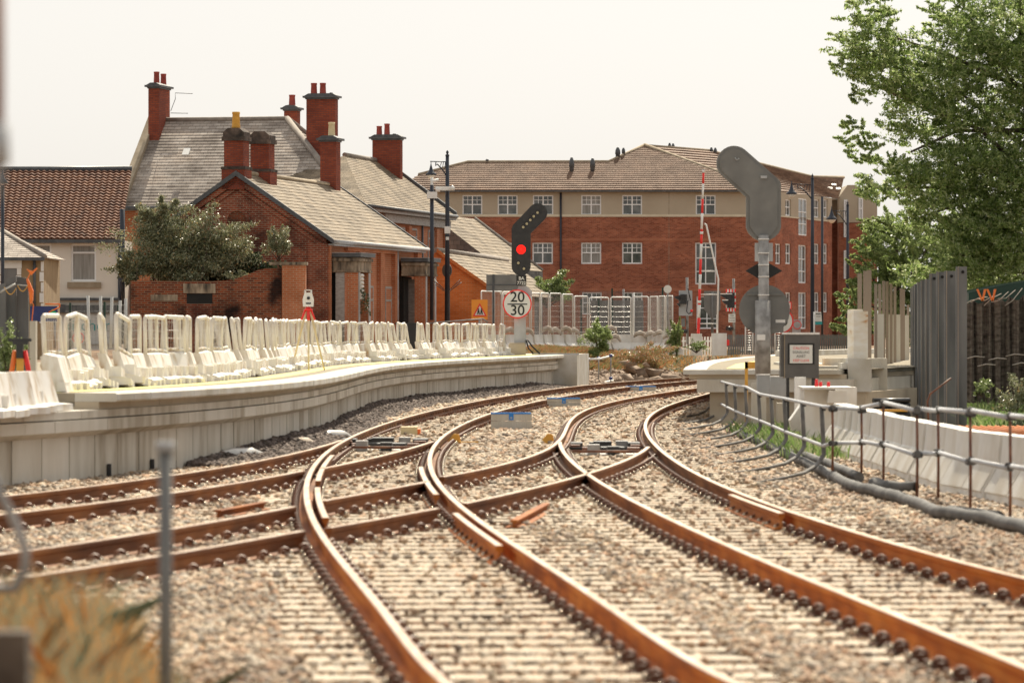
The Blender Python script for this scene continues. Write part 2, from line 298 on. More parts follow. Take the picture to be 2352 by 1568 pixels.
def ruled_roof(mb, bot, top, course=.25, lift=.025, n=None, roll=0):
    """overlapping courses between an eaves polyline and a ridge polyline"""
    bot = np.array(bot, float); top = np.array(top, float)
    def at(pl, t):
        d = np.r_[0, np.cumsum(np.linalg.norm(np.diff(pl, axis=0), axis=1))]; q = t*d[-1]
        return np.stack([np.interp(q, d, pl[:, k]) for k in range(3)], 1)
    k = max(len(bot), len(top)); W = max(np.linalg.norm(bot[-1]-bot[0]), .1)
    ts = np.linspace(0, 1, max(k*3, 8)) if not roll else np.linspace(0, 1, int(W/roll)*5+1)
    B = at(bot, ts); T = at(top, ts); Ln = np.median(np.linalg.norm(T-B, axis=1)); n = n or max(1, int(round(Ln/course)))
    nrm = np.cross(bot[-1]-bot[0], top[len(top)//2]-bot[0]); nrm /= np.linalg.norm(nrm); nrm = nrm if nrm[2] > 0 else -nrm
    wob = (np.sin(ts*W/roll*2*PI)*.028 if roll else 0*ts)[:, None]*nrm
    for i in range(n):
        a, b = i/n, (i+1)/n
        lo = B*(1-a)+T*a+nrm*lift+wob; hi = B*(1-b)+T*b+wob; under = B*(1-a)+T*a-nrm*.01*(i == 0)+wob*(i > 0)
        for j in range(len(ts)-1):
            mb.quad(lo[j], lo[j+1], hi[j+1], hi[j]); mb.quad(under[j], under[j+1], lo[j+1], lo[j])
# ------------------------------------------------------------------ rails (centre lines of the rail heads, from the picture onto z=.16)
ZR = .16
RAW = {
 'R1': [(998.8, 1544), (934.8, 1469.6), (870.7, 1394.9), (821, 1330.8), (785.4, 1284.6), (753.4, 1245.5), (732, 1220.6), (716, 1188.6), (707, 1153), (705.4, 1117.4), (711, 1089), (726, 1061), (748, 1038), (778, 1018), (805, 1005.5), (864, 982), (914, 965), (976.6, 944.5), (1051.7, 927.5), (1135.8, 913.5), (1223.4, 901), (1311, 888.6), (1423.5, 876), (1578.7, 866.6)],
 'R2': [(1690, 1568), (1560, 1494), (1470, 1446), (1425.6, 1412.6), (1354.5, 1359), (1283.4, 1313), (1212, 1270), (1141, 1224), (1087.7, 1185), (1052, 1160), (1027, 1135), (1006, 1103), (991.7, 1074.7), (989, 1046), (999, 1022), (1014, 1003.7), (1039, 986), (1078, 967), (1127, 948.6), (1185.8, 933.6), (1256, 916), (1336, 903.6), (1436, 888.6), (1578.6, 874.8)],
 'A': [(17.8, 1137), (177.9, 1121), (355.7, 1096), (498, 1074.7), (551, 1066), (676, 1040), (751.5, 1021), (790, 1009)],
 'Bl': [(0, 1179.7), (177.9, 1163.7), (355.7, 1135), (533.5, 1110), (651, 1089.5), (700, 1080)],
 'Br': [(735, 1076), (801.5, 1063.7), (876.6, 1046), (951.6, 1026), (996, 1013)],
 'Cl': [(0, 1272), (177.9, 1247), (355.7, 1220.6), (533.5, 1188.6), (698, 1158)],
 'Cm': [(738, 1149.5), (856.5, 1130), (985, 1104)],
 'C': [(1020, 1094.5), (1105.5, 1074.7), (1212, 1050), (1247, 1040), (1273, 1023.7), (1286, 996), (1303.4, 971), (1336, 948.6), (1386, 928.6), (1461, 911), (1536, 898.6), (1598.7, 891)],
 'Dl': [(0, 1334), (177.9, 1304), (355.7, 1277), (533.5, 1249), (712, 1214)],
 'Dm': [(758, 1211), (856.5, 1192), (1018, 1164.5)],
 'Dr': [(1066, 1155.5), (1176.7, 1131.6), (1319, 1095), (1373.5, 1081), (1436, 1055), (1470, 1041), (1490, 1024)],
 'R3': [(1895, 1344), (1794, 1305.7), (1722, 1271.6), (1650.6, 1241), (1578.7, 1208.7), (1506.8, 1178), (1461, 1153.8), (1386, 1111), (1353.5, 1088.7), (1331, 1073.7), (1306, 1053.7), (1289, 1031), (1287, 1014)],
 'R4': [(2352, 1326), (2225.6, 1294), (2081.8, 1256), (1974, 1223), (1866, 1190), (1758, 1154), (1686.5, 1128), (1614.6, 1093.7), (1543, 1050.6), (1507, 1025), (1489, 1001), (1481, 981), (1491, 958.6), (1523.6, 936), (1561, 921), (1598.7, 911)],
}
def fit(raw, deg, far=None, near=None, n=None):
    p = np.array([(X_(u, F*(H-ZR)/(v-V0)), F*(H-ZR)/(v-V0)) for u, v in raw]); y0, y1 = p[:, 1].min(), p[:, 1].max()
    ym, ys = (y0+y1)/2, (y1-y0)/2; q = np.log(p[:, 1]); q0, q1 = q.min(), q.max(); f = lambda y: (np.log(y)-q0)/(q1-q0)*2-1
    cf = np.polyfit(f(p[:, 1]), p[:, 0], deg, w=F/p[:, 1])
    ya, yb = near or y0, far or y1; Y = []
    a = np.arange(ya, yb+.01, .5); xs = np.polyval(cf, f(np.clip(a, y0, y1)))
    s0 = (np.polyval(cf, f(y0+.5))-np.polyval(cf, f(y0)))/.5; s1 = (np.polyval(cf, f(y1))-np.polyval(cf, f(y1-1)))/1
    xs = xs+np.where(a < y0, (a-y0)*s0, 0)+np.where(a > y1, (a-y1)*s1, 0)
    return np.stack([xs, a], 1)
RAIL = {'R1': fit(RAW['R1'], 8, 172, 16), 'R2': fit(RAW['R2'], 8, 172, 15), 'A': fit(RAW['A'], 2, near=38), 'Bl': fit(RAW['Bl'], 2, near=36),
        'Br': fit(RAW['Br'], 2), 'Cl': fit(RAW['Cl'], 2, near=28), 'Cm': fit(RAW['Cm'], 1), 'C': fit(RAW['C'], 5, 170),
        'Dl': fit(RAW['Dl'], 2, near=24), 'Dm': fit(RAW['Dm'], 1), 'Dr': fit(RAW['Dr'], 3), 'R3': fit(RAW['R3'], 5, near=19), 'R4': fit(RAW['R4'], 7, 170, 18)}
RLAB = {'R1': 'leftmost curving rusty rail sweeping from the bottom centre to the long platform edge', 'R2': 'second curving rusty rail from the left, ending at the bottom edge right of centre',
 'A': 'straight rail running closest along the foot of the left platform wall', 'Bl': 'second straight rail from the left platform wall, left of the first crossing',
 'Br': 'short rail between the two leftmost curving rails, in front of the left point motor', 'Cl': 'third straight rail from the left platform wall, at the left picture edge',
 'Cm': 'short bright-topped rail between the crossings of the two left curving rails, farther one', 'C': 'rail from the second crossing that bends up past the blue-topped boards to the right platform',
 'Dl': 'straight rail nearest the dry grass at the left picture edge', 'Dm': 'short rail between the crossings of the two left curving rails, nearer one',
 'Dr': 'rail from the second curving rail through the right crossing to the right point blades', 'R3': 'third curving rusty rail, leaving the frame at the lower right corner', 'R4': 'rightmost curving rusty rail beside the grey barrier fence'}
def sweep(path, prof, closed=True, z=0.0, mb=None, off=0.0, sm=False):
    mb = mb or MB(); p = np.array(path, float); t = np.gradient(p, axis=0); t /= np.linalg.norm(t, axis=1)[:, None]; nx = np.stack([t[:, 1], -t[:, 0]], 1)
    k = len(prof); b0 = len(mb.v)
    for i in range(len(p)):
        for o, zz in prof: q = p[i]+nx[i]*(o+off); mb.v.append((q[0], q[1], zz+z))
    for i in range(len(p)-1):
        for j in range(k if closed else k-1):
            j2 = (j+1) % k; mb.f.append((b0+i*k+j, b0+(i+1)*k+j, b0+(i+1)*k+j2, b0+i*k+j2)); mb.sm.append(sm)
    if closed:
        mb.f.append(tuple(b0+j for j in range(k))); mb.f.append(tuple(b0+(len(p)-1)*k+j for j in range(k))[::-1]); mb.sm += [False, False]
    return mb
def arc(path):
    p = np.array(path, float); d = np.r_[0, np.cumsum(np.linalg.norm(np.diff(p, axis=0), axis=1))]
    def f(s):
        q = np.array([np.interp(s, d, p[:, 0]), np.interp(s, d, p[:, 1])]); e = .3
        r = np.array([np.interp(min(s+e, d[-1]), d, p[:, 0])-np.interp(max(s-e, 0), d, p[:, 0]), np.interp(min(s+e, d[-1]), d, p[:, 1])-np.interp(max(s-e, 0), d, p[:, 1])]); return q, r/np.linalg.norm(r)
    return f, d[-1]
WEB = [(-.03, .12), (-.032, .152), (-.024, .1595), (.024, .1595), (.032, .152), (.03, .12), (.009, .105), (.009, .035), (.07, .018), (.07, .008), (-.07, .008), (-.07, .018), (-.009, .035), (-.009, .105)]
HEAD = [(-.030, .1597), (-.026, .1625), (.026, .1625), (.030, .1597)]
def fastening():
    mb = MB(); mb.box(-.024, .024, -.018, .018, .0745, .102); mb.box(-.19, .19, -.07, .07, .001, .012)
    for s in (-1, 1): mb.lathe((s*.17, 0, .012), [(.022, 0), (.022, .02), (.012, .035), (.002, .037)], 8)
    for s in (-1, 1):
        mb.tube([(s*.085, -.06, .02), (s*.085, -.04, .055), (s*.12, -.02, .07), (s*.15, 0, .05), (s*.12, .03, .065), (s*.08, .05, .03)], .013, 6)
        mb.box(s*.12-.025, s*.12+.025, -.03, .03, .012, .045)
    return mb.mesh('rail_fastening')
fm = fastening(); fm.materials.append(M['rust']); fm.materials.append(M['shinybolt']); fm.materials.append(M['stud'])
for p_ in fm.polygons:
    if min(fm.vertices[v_].co.z for v_ in p_.vertices) > .0119 and max(abs(fm.vertices[v_].co.x) for v_ in p_.vertices) > .147 and max(abs(fm.vertices[v_].co.y) for v_ in p_.vertices) < .024: p_.material_index = 1
    if min(fm.vertices[v_].co.z for v_ in p_.vertices) > .074: p_.material_index = 2
fmN = fm.copy()
import bmesh
bq = bmesh.new(); bq.from_mesh(fmN); bmesh.ops.delete(bq, geom=[f_ for f_ in bq.faces if f_.material_index == 2], context='FACES'); bq.to_mesh(fmN); bq.free()
for k, pth in RAIL.items():
    r = obj('rail', sweep(pth, WEB), 'rail_side' if k[0] == 'R' else 'rail_dark', label=RLAB[k], cat='rail', group='rails of the junction')
    obj('rail_head', sweep(pth, HEAD), 'rail_top', r)
    f, Ln = arc(pth); n = int(Ln/.65); rest = []
    for i in range(n):
        q, t = f(.3+i*.65); a = math.atan2(-t[0], t[1])
        if i < 100:
            o = bpy.data.objects.new('rail_fastening', fm if q[1] > 62 else fmN); C.objects.link(o); o.parent = r; o.location = (q[0], q[1], 0); o.rotation_euler = (0, 0, a)
        else: rest.append((q, a))
    if rest:
        mb = MB()
        for q, a in rest:
            c, s = math.cos(a), math.sin(a)
            mb.para((q[0]-.024*c, q[1]-.024*s-.02, .075), (.048*c, .048*s, 0), (0, .036, 0), (0, 0, .03)); mb.para((q[0]-.17*c+.06*s, q[1]-.17*s-.06*c, .001), (.34*c, .34*s, 0), (-.12*s, .12*c, 0), (0, 0, .012))
            for e in (-1, 1): mb.para((q[0]+(e*.12-.04)*c, q[1]+(e*.12-.04)*s-.03, .012), (.08*c, .08*s, 0), (-.06*s, .06*c, 0), (0, 0, .05))
        obj('rail_fastening', mb, 'rust', r, kind='stuff')
# check rails (short inner rails at the crossings)
def checkrail(key, y0, y1, off, label):
    p = RAIL[key]; p = p[(p[:, 1] >= y0) & (p[:, 1] <= y1)]
    o = obj('check_rail', sweep(p, WEB, off=off), 'rail_side', label=label, cat='check rail', group='check rails at the crossings')
    obj('rail_head', sweep(p, HEAD, off=off), 'rail_top', o); return o
checkrail('R1', 38.5, 46, .12, 'short check rail hugging the leftmost curving rail at its first crossing')
checkrail('R1', 48, 58, .12, 'pale worn check rail inside the leftmost curving rail, farther crossing')
checkrail('R2', 32.8, 40, .13, 'short check rail with blunt end beside the second curving rail, centre foreground') if False else checkrail('R2', 33.2, 39.8, -.13, 'short check rail with blunt end beside the second curving rail, centre foreground')
checkrail('R2', 44, 53, -.12, 'check rail left of the second curving rail at the third crossing')
checkrail('R4', 39.5, 44, -.13, 'short check rail against the rightmost curving rail near the grey fence')
def offcut(u0, v0, u1, v1, label):
    a = G(u0, v0, .04); b = G(u1, v1, .04); o = obj('rail_offcut', sweep([a, ((a[0]+b[0])/2, (a[1]+b[1])/2), b], [(x_*1.2, z_*.5) for x_, z_ in WEB]), 'rail_side', label=label, cat='rail piece', group='loose rail pieces')
offcut(1180, 1203, 1255, 1163, 'loose rail piece lying right of the second curving rail')
offcut(500, 1180, 605, 1160, 'loose rail piece lying in ballast between the straight rails at left')
# ------------------------------------------------------------------ sleepers
def atY(key, Y): p = RAIL[key]; return np.interp(Y, p[:, 1], p[:, 0])
def T1mid(Y): return (atY('R1', Y)+atY('R2', Y))/2
yC = RAIL['R3'][:, 1].max()
def T2L(Y): return np.where(np.asarray(Y) < yC-1, atY('R3', Y), atY('C', Y))
def T2mid(Y): return (T2L(Y)+atY('R4', Y))/2
YY = np.arange(16, 171, .5)
P1 = np.stack([T1mid(YY), YY], 1); P2 = np.stack([T2mid(YY), YY], 1)
ker = np.ones(9)/9
for Q in (P1, P2): Q[4:-4, 0] = np.convolve(Q[:, 0], ker, 'valid')
sl = MB(); sl.prism([(-1.3, -.14, -.16), (1.3, -.14, -.16), (1.3, -.135, .002), (-1.3, -.135, .002)], (0, .27, 0)); slm = sl.mesh('sleeper'); slm.materials.append(M['sleeper'])
sl = MB(); sl.prism([(-1.3, -.125, -.16), (1.3, -.125, -.16), (1.3, -.12, 0), (-1.3, -.12, 0)], (0, .24, 0)); 
def lay(path, label, group, y0, y1, sx=1.0, skip=None, cols=None):
    f, Ln = arc(path); s = .3
    while s < Ln:
        q, t = f(s); s += .65
        if q[1] < y0 or q[1] > y1: continue
        if skip is not None and skip(q): continue
        o = bpy.data.objects.new('railway_sleeper', slm); C.objects.link(o); o.location = (q[0]+random.uniform(-.04, .04), q[1], random.uniform(-.004, 0)); o.rotation_euler = (0, 0, math.atan2(-t[0], t[1])*.8+random.uniform(-.01, .01))
        o.scale = (sx if not callable(sx) else sx(q[1]), 1, 1); tag(o, label, 'sleeper', group)
lay(P1, 'pale weathered sleeper under the left curving track', 'sleepers of the left curving track', 18, 140, lambda y: 1.0+.5*np.exp(-((y-42)/8)**2))
lay(P2, 'pale weathered sleeper under the right curving track', 'sleepers of the right curving track', 24, 126, lambda y: 1.05+.35*np.exp(-((y-50)/9)**2))
SA = np.stack([(atY('A', y)+atY('Bl', y))/2 for y in np.arange(38, 58, .5)]); SA = np.stack([SA, np.arange(38, 58, .5)], 1)
SC = np.stack([(atY('Cl', y)+atY('Dl', y))/2 for y in np.arange(24, 42, .5)]); SC = np.stack([SC, np.arange(24, 42, .5)], 1)
lay(SA, 'dark-stained sleeper under the straight track by the left platform', 'sleepers of the far straight track', 40, 50)
lay(SC, 'pale sleeper under the straight track above the dry grass', 'sleepers of the near straight track', 24, 34)
# ------------------------------------------------------------------ ground
PLW = np.array([G(u, v) for u, v in [(-120, 1128), (0, 1119), (178, 1104), (325, 1084), (588, 1043), (726, 1002), (817.8, 970), (1014, 920), (1139, 904), (1273, 889)]])
cf = np.polyfit(PLW[:, 1], PLW[:, 0], 4, w=F/PLW[:, 1]); yw = np.arange(46, 143.1, .5); WALL = np.stack([np.polyval(cf, yw), yw], 1)
def wallX(Y): return np.interp(Y, WALL[:, 1], WALL[:, 0])
def sstep(a, b, x): t = np.clip((x-a)/(b-a), 0, 1); return t*t*(3-2*t)
def hgt(x, y):
    x = np.asarray(x, float); y = np.asarray(y, float)
    z = np.zeros_like(x)
    left = sstep(1.0, 2.2, wallX(y)-x)*sstep(44, 47, y)*(y < 143)*.98
    dl = np.interp(y, RAIL['R1'][:, 1], RAIL['R1'][:, 0])-x
    bank = sstep(1.3, 6.5, dl)*sstep(143, 146, y)*1.12
    rightb = sstep(80, 100, y)*sstep(.102*y, .112*y, x)*1.0
    lb_ = sstep(.070, .098, -x/np.maximum(y, 1))*sstep(20.5, 18, y)*.62
    z = np.maximum.reduce([z, left, bank, rightb, lb_]); far = sstep(170, 176, y); z = z*(1-far)+far*1.0
    nz = (np.sin(x*1.7+y*.6)*np.cos(y*1.1-x*.8)+.6*np.sin(x*4.1-y*2.3))*.05
    return z+nz*(bank > .05)*(y < 170)-.035
gx = np.r_[-1500, -400, -120, np.arange(-45, -12, 3), np.arange(-12, -3, .45), np.arange(-3, 0, .12), np.arange(0, 16, .45), np.arange(16, 46, 3), 120, 400, 1500]
gy = np.r_[-60, 0, 6, 8, np.arange(9, 24, .4), np.arange(24, 60, 1.0), np.arange(60, 140, 1.2), np.arange(140, 180, .5), np.arange(182, 300, 8), 400, 800, 3000]
GX, GY = np.meshgrid(gx, gy); GZ = hgt(GX, GY); nxg, nyg = len(gx), len(gy)
vv = np.stack([GX, GY, GZ], 2).reshape(-1, 3); ii = np.arange(nyg-1)[:, None]*nxg+np.arange(nxg-1)[None]; ff = np.stack([ii, ii+1, ii+nxg+1, ii+nxg], 2).reshape(-1, 4)
m_, nt, b = nodes('ground_mix')
tc = nt.nodes.new('ShaderNodeTexCoord'); n1 = nt.nodes.new('ShaderNodeTexNoise'); n1.inputs['Scale'].default_value = 14; n1.inputs['Detail'].default_value = 8; L(nt, tc, 'Object', n1, 'Vector')
r1 = ramp(nt, [(.10, .075, .055), (.22, .165, .12), (.40, .32, .24)], [.3, .5, .7]); L(nt, n1, 0, r1, 0)
n2 = nt.nodes.new('ShaderNodeTexNoise'); n2.inputs['Scale'].default_value = 1.5; n2.inputs['Detail'].default_value = 9; L(nt, tc, 'Object', n2, 'Vector')
r2 = ramp(nt, [(.08, .045, .025), (.18, .105, .055), (.27, .18, .10)], [.3, .5, .7]); L(nt, n2, 0, r2, 0)
sp = nt.nodes.new('ShaderNodeSeparateXYZ'); L(nt, tc, 'Object', sp, 0); mr = nt.nodes.new('ShaderNodeMapRange'); mr.inputs[1].default_value = .02; mr.inputs[2].default_value = .25; L(nt, sp, 2, mr, 0)
mx = nt.nodes.new('ShaderNodeMix'); mx.data_type = 'RGBA'; L(nt, mr, 0, mx, 0); L(nt, r1, 0, mx, 6); L(nt, r2, 0, mx, 7); L(nt, mx, 2, b, 'Base Color'); b.inputs['Roughness'].default_value = .95
bp = nt.nodes.new('ShaderNodeBump'); bp.inputs['Distance'].default_value = .04; bp.inputs['Strength'].default_value = .7; L(nt, n1, 0, bp, 'Height'); L(nt, bp, 0, b, 'Normal')
M['gmix'] = m_
tag(bpy.data.objects.new('ground', npmesh('ground', vv, ff, 'gmix', True)), kind='structure'); C.objects.link(bpy.data.objects['ground'])
mb = MB(); mb.box(-60, 60, 177, 200, .9, 1.02); obj('road', mb, 'asphalt', kind='structure')
# ballast stones
def scatter(y0, y1, dens, size):
    def xl(y): return np.where(y < 46, -.125*y-.3, np.where(y < 143, wallX(y)+.05, atY('R1', y)-1.4))
    def xr(y): return np.where(y < 40, .125*y+.3, np.where(y < 84, np.minimum(.125*y+.2, 7.5), atY('R4', np.minimum(y, 168))+1.2))
    ys = np.linspace(y0, y1, 40); A = np.trapz(xr(ys)-xl(ys), ys); n = int(A*dens)
    y = rng.uniform(y0, y1, n*2); w = (xr(y)-xl(y)); keep = rng.uniform(0, w.max(), n*2) < w; y = y[keep][:n]; x = xl(y)+rng.uniform(0, 1, len(y))*(xr(y)-xl(y))
    on = np.zeros(len(y), bool)
    for Q, half in ((P1, 1.3), (P2, 1.35)):
        xm = np.interp(y, Q[:, 1], Q[:, 0]); sl_ = np.gradient(Q[:, 0], Q[:, 1]); th = np.interp(y, Q[:, 1], sl_); lat = x-xm; yc = y+lat*th*.8
        d = np.r_[0, np.cumsum(np.linalg.norm(np.diff(Q, axis=0), axis=1))]; s = np.interp(yc, Q[:, 1], d)-.3
        ph = np.mod(s+.325, .65)-.325; hw = 1.3*(1+.45*np.exp(-((y-44)/9)**2))
        on |= (np.abs(lat) < hw) & (np.abs(ph) < .16)
    inner = np.zeros(len(y), bool)
    for Q in (P1, P2): inner |= np.abs(x-np.interp(y, Q[:, 1], Q[:, 0])) < 1.25
    k = ~on | (rng.uniform(0, 1, len(y)) < .10)
    # keep the rail seats clear
    for key in RAIL:
        p = RAIL[key]; inr = (y > p[0, 1]) & (y < p[-1, 1]); k &= ~(inr & (np.abs(x-np.interp(y, p[:, 1], p[:, 0])) < .10))
    x, y, inner, on = x[k], y[k], inner[k], on[k]
    z = np.where(inner, -.036, -.015)+rng.uniform(-.012, .02, len(x)); z = np.where(on, .02, z); z += np.sin(x*2.1+y)*.012*(~inner)
    s = size*rng.uniform(.55, 1.25, len(x)); s = np.where(on, s*.7, s)
    return np.stack([x, y, z], 1), s
cs, ss = zip(scatter(17, 30, 520, .036), scatter(30, 46, 330, .042), scatter(46, 70, 190, .05), scatter(70, 110, 90, .062), scatter(110, 166, 45, .075))
ball = bpy.data.objects.new('ballast', stones('ballast', np.concatenate(cs), np.concatenate(ss), 'ballast')); C.objects.link(ball); tag(ball, 'pinkish grey track ballast stones', 'ballast', kind='stuff')
# dark spoil heap along wall
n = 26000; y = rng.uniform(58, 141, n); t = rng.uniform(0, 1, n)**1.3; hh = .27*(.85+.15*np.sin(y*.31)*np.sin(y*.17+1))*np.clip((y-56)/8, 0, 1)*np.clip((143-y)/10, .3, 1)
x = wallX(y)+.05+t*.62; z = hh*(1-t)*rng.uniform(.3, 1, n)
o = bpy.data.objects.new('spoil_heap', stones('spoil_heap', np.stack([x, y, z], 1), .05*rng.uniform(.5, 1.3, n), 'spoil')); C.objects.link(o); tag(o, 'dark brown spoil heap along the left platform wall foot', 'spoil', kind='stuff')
# ------------------------------------------------------------------ left platform
plat = thing('station_platform', (0, 0, 0), label='long curving precast concrete platform at left with yellow line', cat='platform')
def planks(path, prof, step, gap, jit=0.0, y0=None, y1=None):
    mb = MB(); f, Ln = arc(path); s = 0
    while s < Ln-.2:
        a, ta = f(s); b2, tb = f(min(s+step-gap, Ln)); s += step
        if y0 and a[1] < y0 or y1 and a[1] > y1: continue
        j = random.uniform(-jit, jit); k = len(prof); b0 = len(mb.v)
        for q, t in ((a, ta), (b2, tb)):
            nx = np.array((t[1], -t[0]))
            for o_, zz in prof: w = q+nx*(o_+j); mb.v.append((w[0], w[1], zz))
        for i in range(k): i2 = (i+1) % k; mb.f.append((b0+i, b0+k+i, b0+k+i2, b0+i2)); mb.sm.append(False)
        mb.f.append(tuple(b0+i for i in range(k))); mb.f.append(tuple(b0+k+i for i in range(k))[::-1]); mb.sm += [False]*2
    return mb
Wn = WALL[WALL[:, 1] < 141.6]
obj('wall_panels', planks(Wn, [(-.1, -.1), (0, -.1), (0, .56), (-.1, .56)], 1.0, .035, .006), 'conc', plat)
obj('wall_backing', sweep(Wn, [(-.2, -.1), (-.1, -.1), (-.1, .56), (-.2, .56)]), 'dark', plat)
obj('corbel_band', planks(Wn, [(-.3, .54), (.02, .54), (.17, .61), (.17, .75), (-.3, .75)], 1.0, .012, .003), 'conc', plat)
obj('edge_slab', planks(Wn, [(-.6, .765), (.155, .765), (.155, .862), (-.6, .862)], 1.0, .01, .003), 'conc', plat)
Wu = Wn[Wn[:, 1] > 53.4]
obj('spacer_course', planks(Wu, [(-.6, .865), (.11, .865), (.11, .958), (-.6, .958)], .7, .006, .002), 'conctan', plat)  # tan tone: shadow under the coping lip is put into the colour
obj('coping', planks(Wu, [(-.2, .96), (.33, .96), (.35, .98), (.35, 1.055), (.33, 1.07), (-.2, 1.07)], .75, .006, .003), 'concpale', plat)
obj('platform_paving', sweep(Wu, [(-9.5, .9), (-.205, .9), (-.205, 1.066), (-9.5, 1.066)]), 'paving', plat)
obj('platform_fill', sweep(WALL[(WALL[:, 1] > 45)], [(-10, -.1), (-.65, -.1), (-.65, .855), (-10, .855)]), 'paving', plat)
obj('yellow_line', sweep(Wu, [(-.86, 1.0665), (-.5, 1.0665), (-.5, 1.071), (-.86, 1.071)]), 'yellow', plat)
obj('slab_edge', sweep(WALL[(WALL[:, 1] > 46) & (WALL[:, 1] < 53.6)], [(-9.5, .87), (-.85, .87), (-.85, 1.064), (-9.5, 1.064)]), 'conc', plat)
# end block
e0 = Wn[-2]; t = Wn[-1]-Wn[-2]; t /= np.linalg.norm(t); nx = np.array((t[1], -t[0]))
mb = MB(); a = e0+nx*.78
mb.para((a[0]-nx[0]*3, a[1]-nx[1]*3, -.1), (nx[0]*3, nx[1]*3, 0), (t[0]*4.2, t[1]*4.2, 0), (0, 0, 1.185)); mb.para((a[0]-nx[0]*3+t[0]*4.22, a[1]-nx[1]*3+t[1]*4.22, -.1), (nx[0]*3, nx[1]*3, 0), (t[0]*1.3, t[1]*1.3, 0), (0, 0, 1.18))
obj('end_block', mb, 'concpale', plat)
# short black drain stubs on wall joints
for yy in (54.2, 56.2, 60.6): mb = MB(); x = wallX(yy); mb.box(x+.005, x+.05, yy-.05, yy+.05, .0, .16); obj('drain_stub', mb, 'black', plat)
# ------------------------------------------------------------------ platform barriers
def hoop(mb, w, z0, z1, r, x0=0.0, lean=0.0, seg=4):
    def q(y, z): return (x0+lean*(z-z0), y, z)
    c = .07; mb.tube([q(-w/2, z0), q(-w/2, z1-c), q(-w/2+.02, z1-.02), q(-w/2+c, z1), q(w/2-c, z1), q(w/2-.02, z1-.02), q(w/2, z1-c), q(w/2, z0)], r, 7)
def bar_proto():
    t = thing('plastic_barrier', (0, 0, 0))
    b = MB(); pr = [(-.16, .44), (-.11, .47), (-.05, .44), (.06, .13), (.22, .11), (.24, .09), (.24, 0), (-.12, 0), (-.10, .1)]
    b.prism([(x, -.43+abs(x)*.15, z) for x, z in pr], (0, .84, 0))
    for yy in (-.33, 0, .33): b.box(.24, .29, yy-.07, yy+.07, 0, .09); b.box(.02, .16, yy-.05, yy+.05, .12, .26)
    obj('base', b, 'white', t)
    fr = MB(); hoop(fr, .78, .44, .98, .032, -.1, -.04); fr.tube([(-.1, -.39, .50), (-.1, .39, .50)], .022, 6); obj('frame', fr, 'white', t)
    w = MB()
    for i in range(9): yy = -.36+i*.09; w.tube([(-.1, yy, .5), (-.12, yy, .96)], .0032, 3, False)
    for zz in (.66, .78, .9): w.tube([(-.103-.04*(zz-.5), -.38, zz), (-.103-.04*(zz-.5), .38, zz)], .0032, 3, False)
    obj('mesh_infill', w, 'white', t); return t
bp0 = bar_proto()
BPL = np.array([G(u, v, 1.07) for u, v in [(120, 905), (225, 901.6), (375, 889), (520, 874), (551, 869.5), (714, 847.5), (864, 834.8), (951, 827), (1139, 817), (1170.8, 815)]])
BPL[:, 0] -= .15; cfb = np.polyfit(BPL[:, 1], BPL[:, 0], 3, w=F/BPL[:, 1]); yb = np.arange(52.5, 139, .5); BP = np.stack([wallX(yb)-np.interp(yb, [53, 60, 139], [1.15, 1.2, 1.45]), yb], 1)
f, Ln = arc(BP); s = .5; first = True; i = 0
while s < Ln:
    q, t = f(s); s += random.choice((.96, 1.0, 1.0, 1.04))
    if U0+q[0]/q[1]*F < 104: continue
    o = bp0 if first else copy_tree(bp0); first = False
    o.location = (q[0]+random.uniform(-.07, .05), q[1], 1.07); yaw = math.atan2(-t[0], t[1])+random.gauss(0, .07)+(random.choice((-.22, .2, .3)) if i % 5 == 3 else 0)
    o.rotation_euler = (random.gauss(0, .05), random.gauss(0, .05), yaw)
    tag(o, 'dirty white plastic barrier with wire hoop frame, in the long row on the left platform', 'barrier', 'white barriers in a long row on the left platform'); i += 1
# low barriers without frames on the lower step
lb = MB(); pr = [(-.14, .5), (-.02, .5), (.08, .10), (.26, .08), (.26, 0), (-.2, 0)]; lb.prism([(x, -.485, z) for x, z in pr], (0, .97, 0)); lb.box(.02, .12, -.3, -.2, .1, .25); lbm = lb.mesh('low_barrier'); lbm.materials.append(M['white'])
labs = ['low white barrier base at the left frame edge on the platform step', 'low white barrier base second from the left frame edge', 'low white barrier base third from the left on the platform step', 'low white barrier base next to the last on the platform step', 'last low white barrier base before the gap, by the step edge']
for i, (u, yy) in enumerate([(-30, 48.6), (2, 49.5), (32, 50.4), (62, 51.3), (92, 52.2)]):
    o = bpy.data.objects.new('low_barrier', lbm); C.objects.link(o); o.location = (X_(u, yy), yy, .86); o.rotation_euler = (0, random.gauss(0, .03), -.2+random.gauss(0, .12)); tag(o, labs[i], 'barrier', 'low white barriers on the platform step')
mb = MB(); mb.prism([(0, 0, 0), (.16, 0, 0), (.02, 0, .52), (-.16, 0, .56), (-.2, 0, .4)], (0, .9, 0)); mb.box(.02, .12, -.03, .5, .08, .2)
o = obj('tipped_barrier', mb, 'white', label='bright white barrier end standing upright and tilted above the low barriers', cat='barrier'); o.location = (X_(128, 54), 54, 1.0)
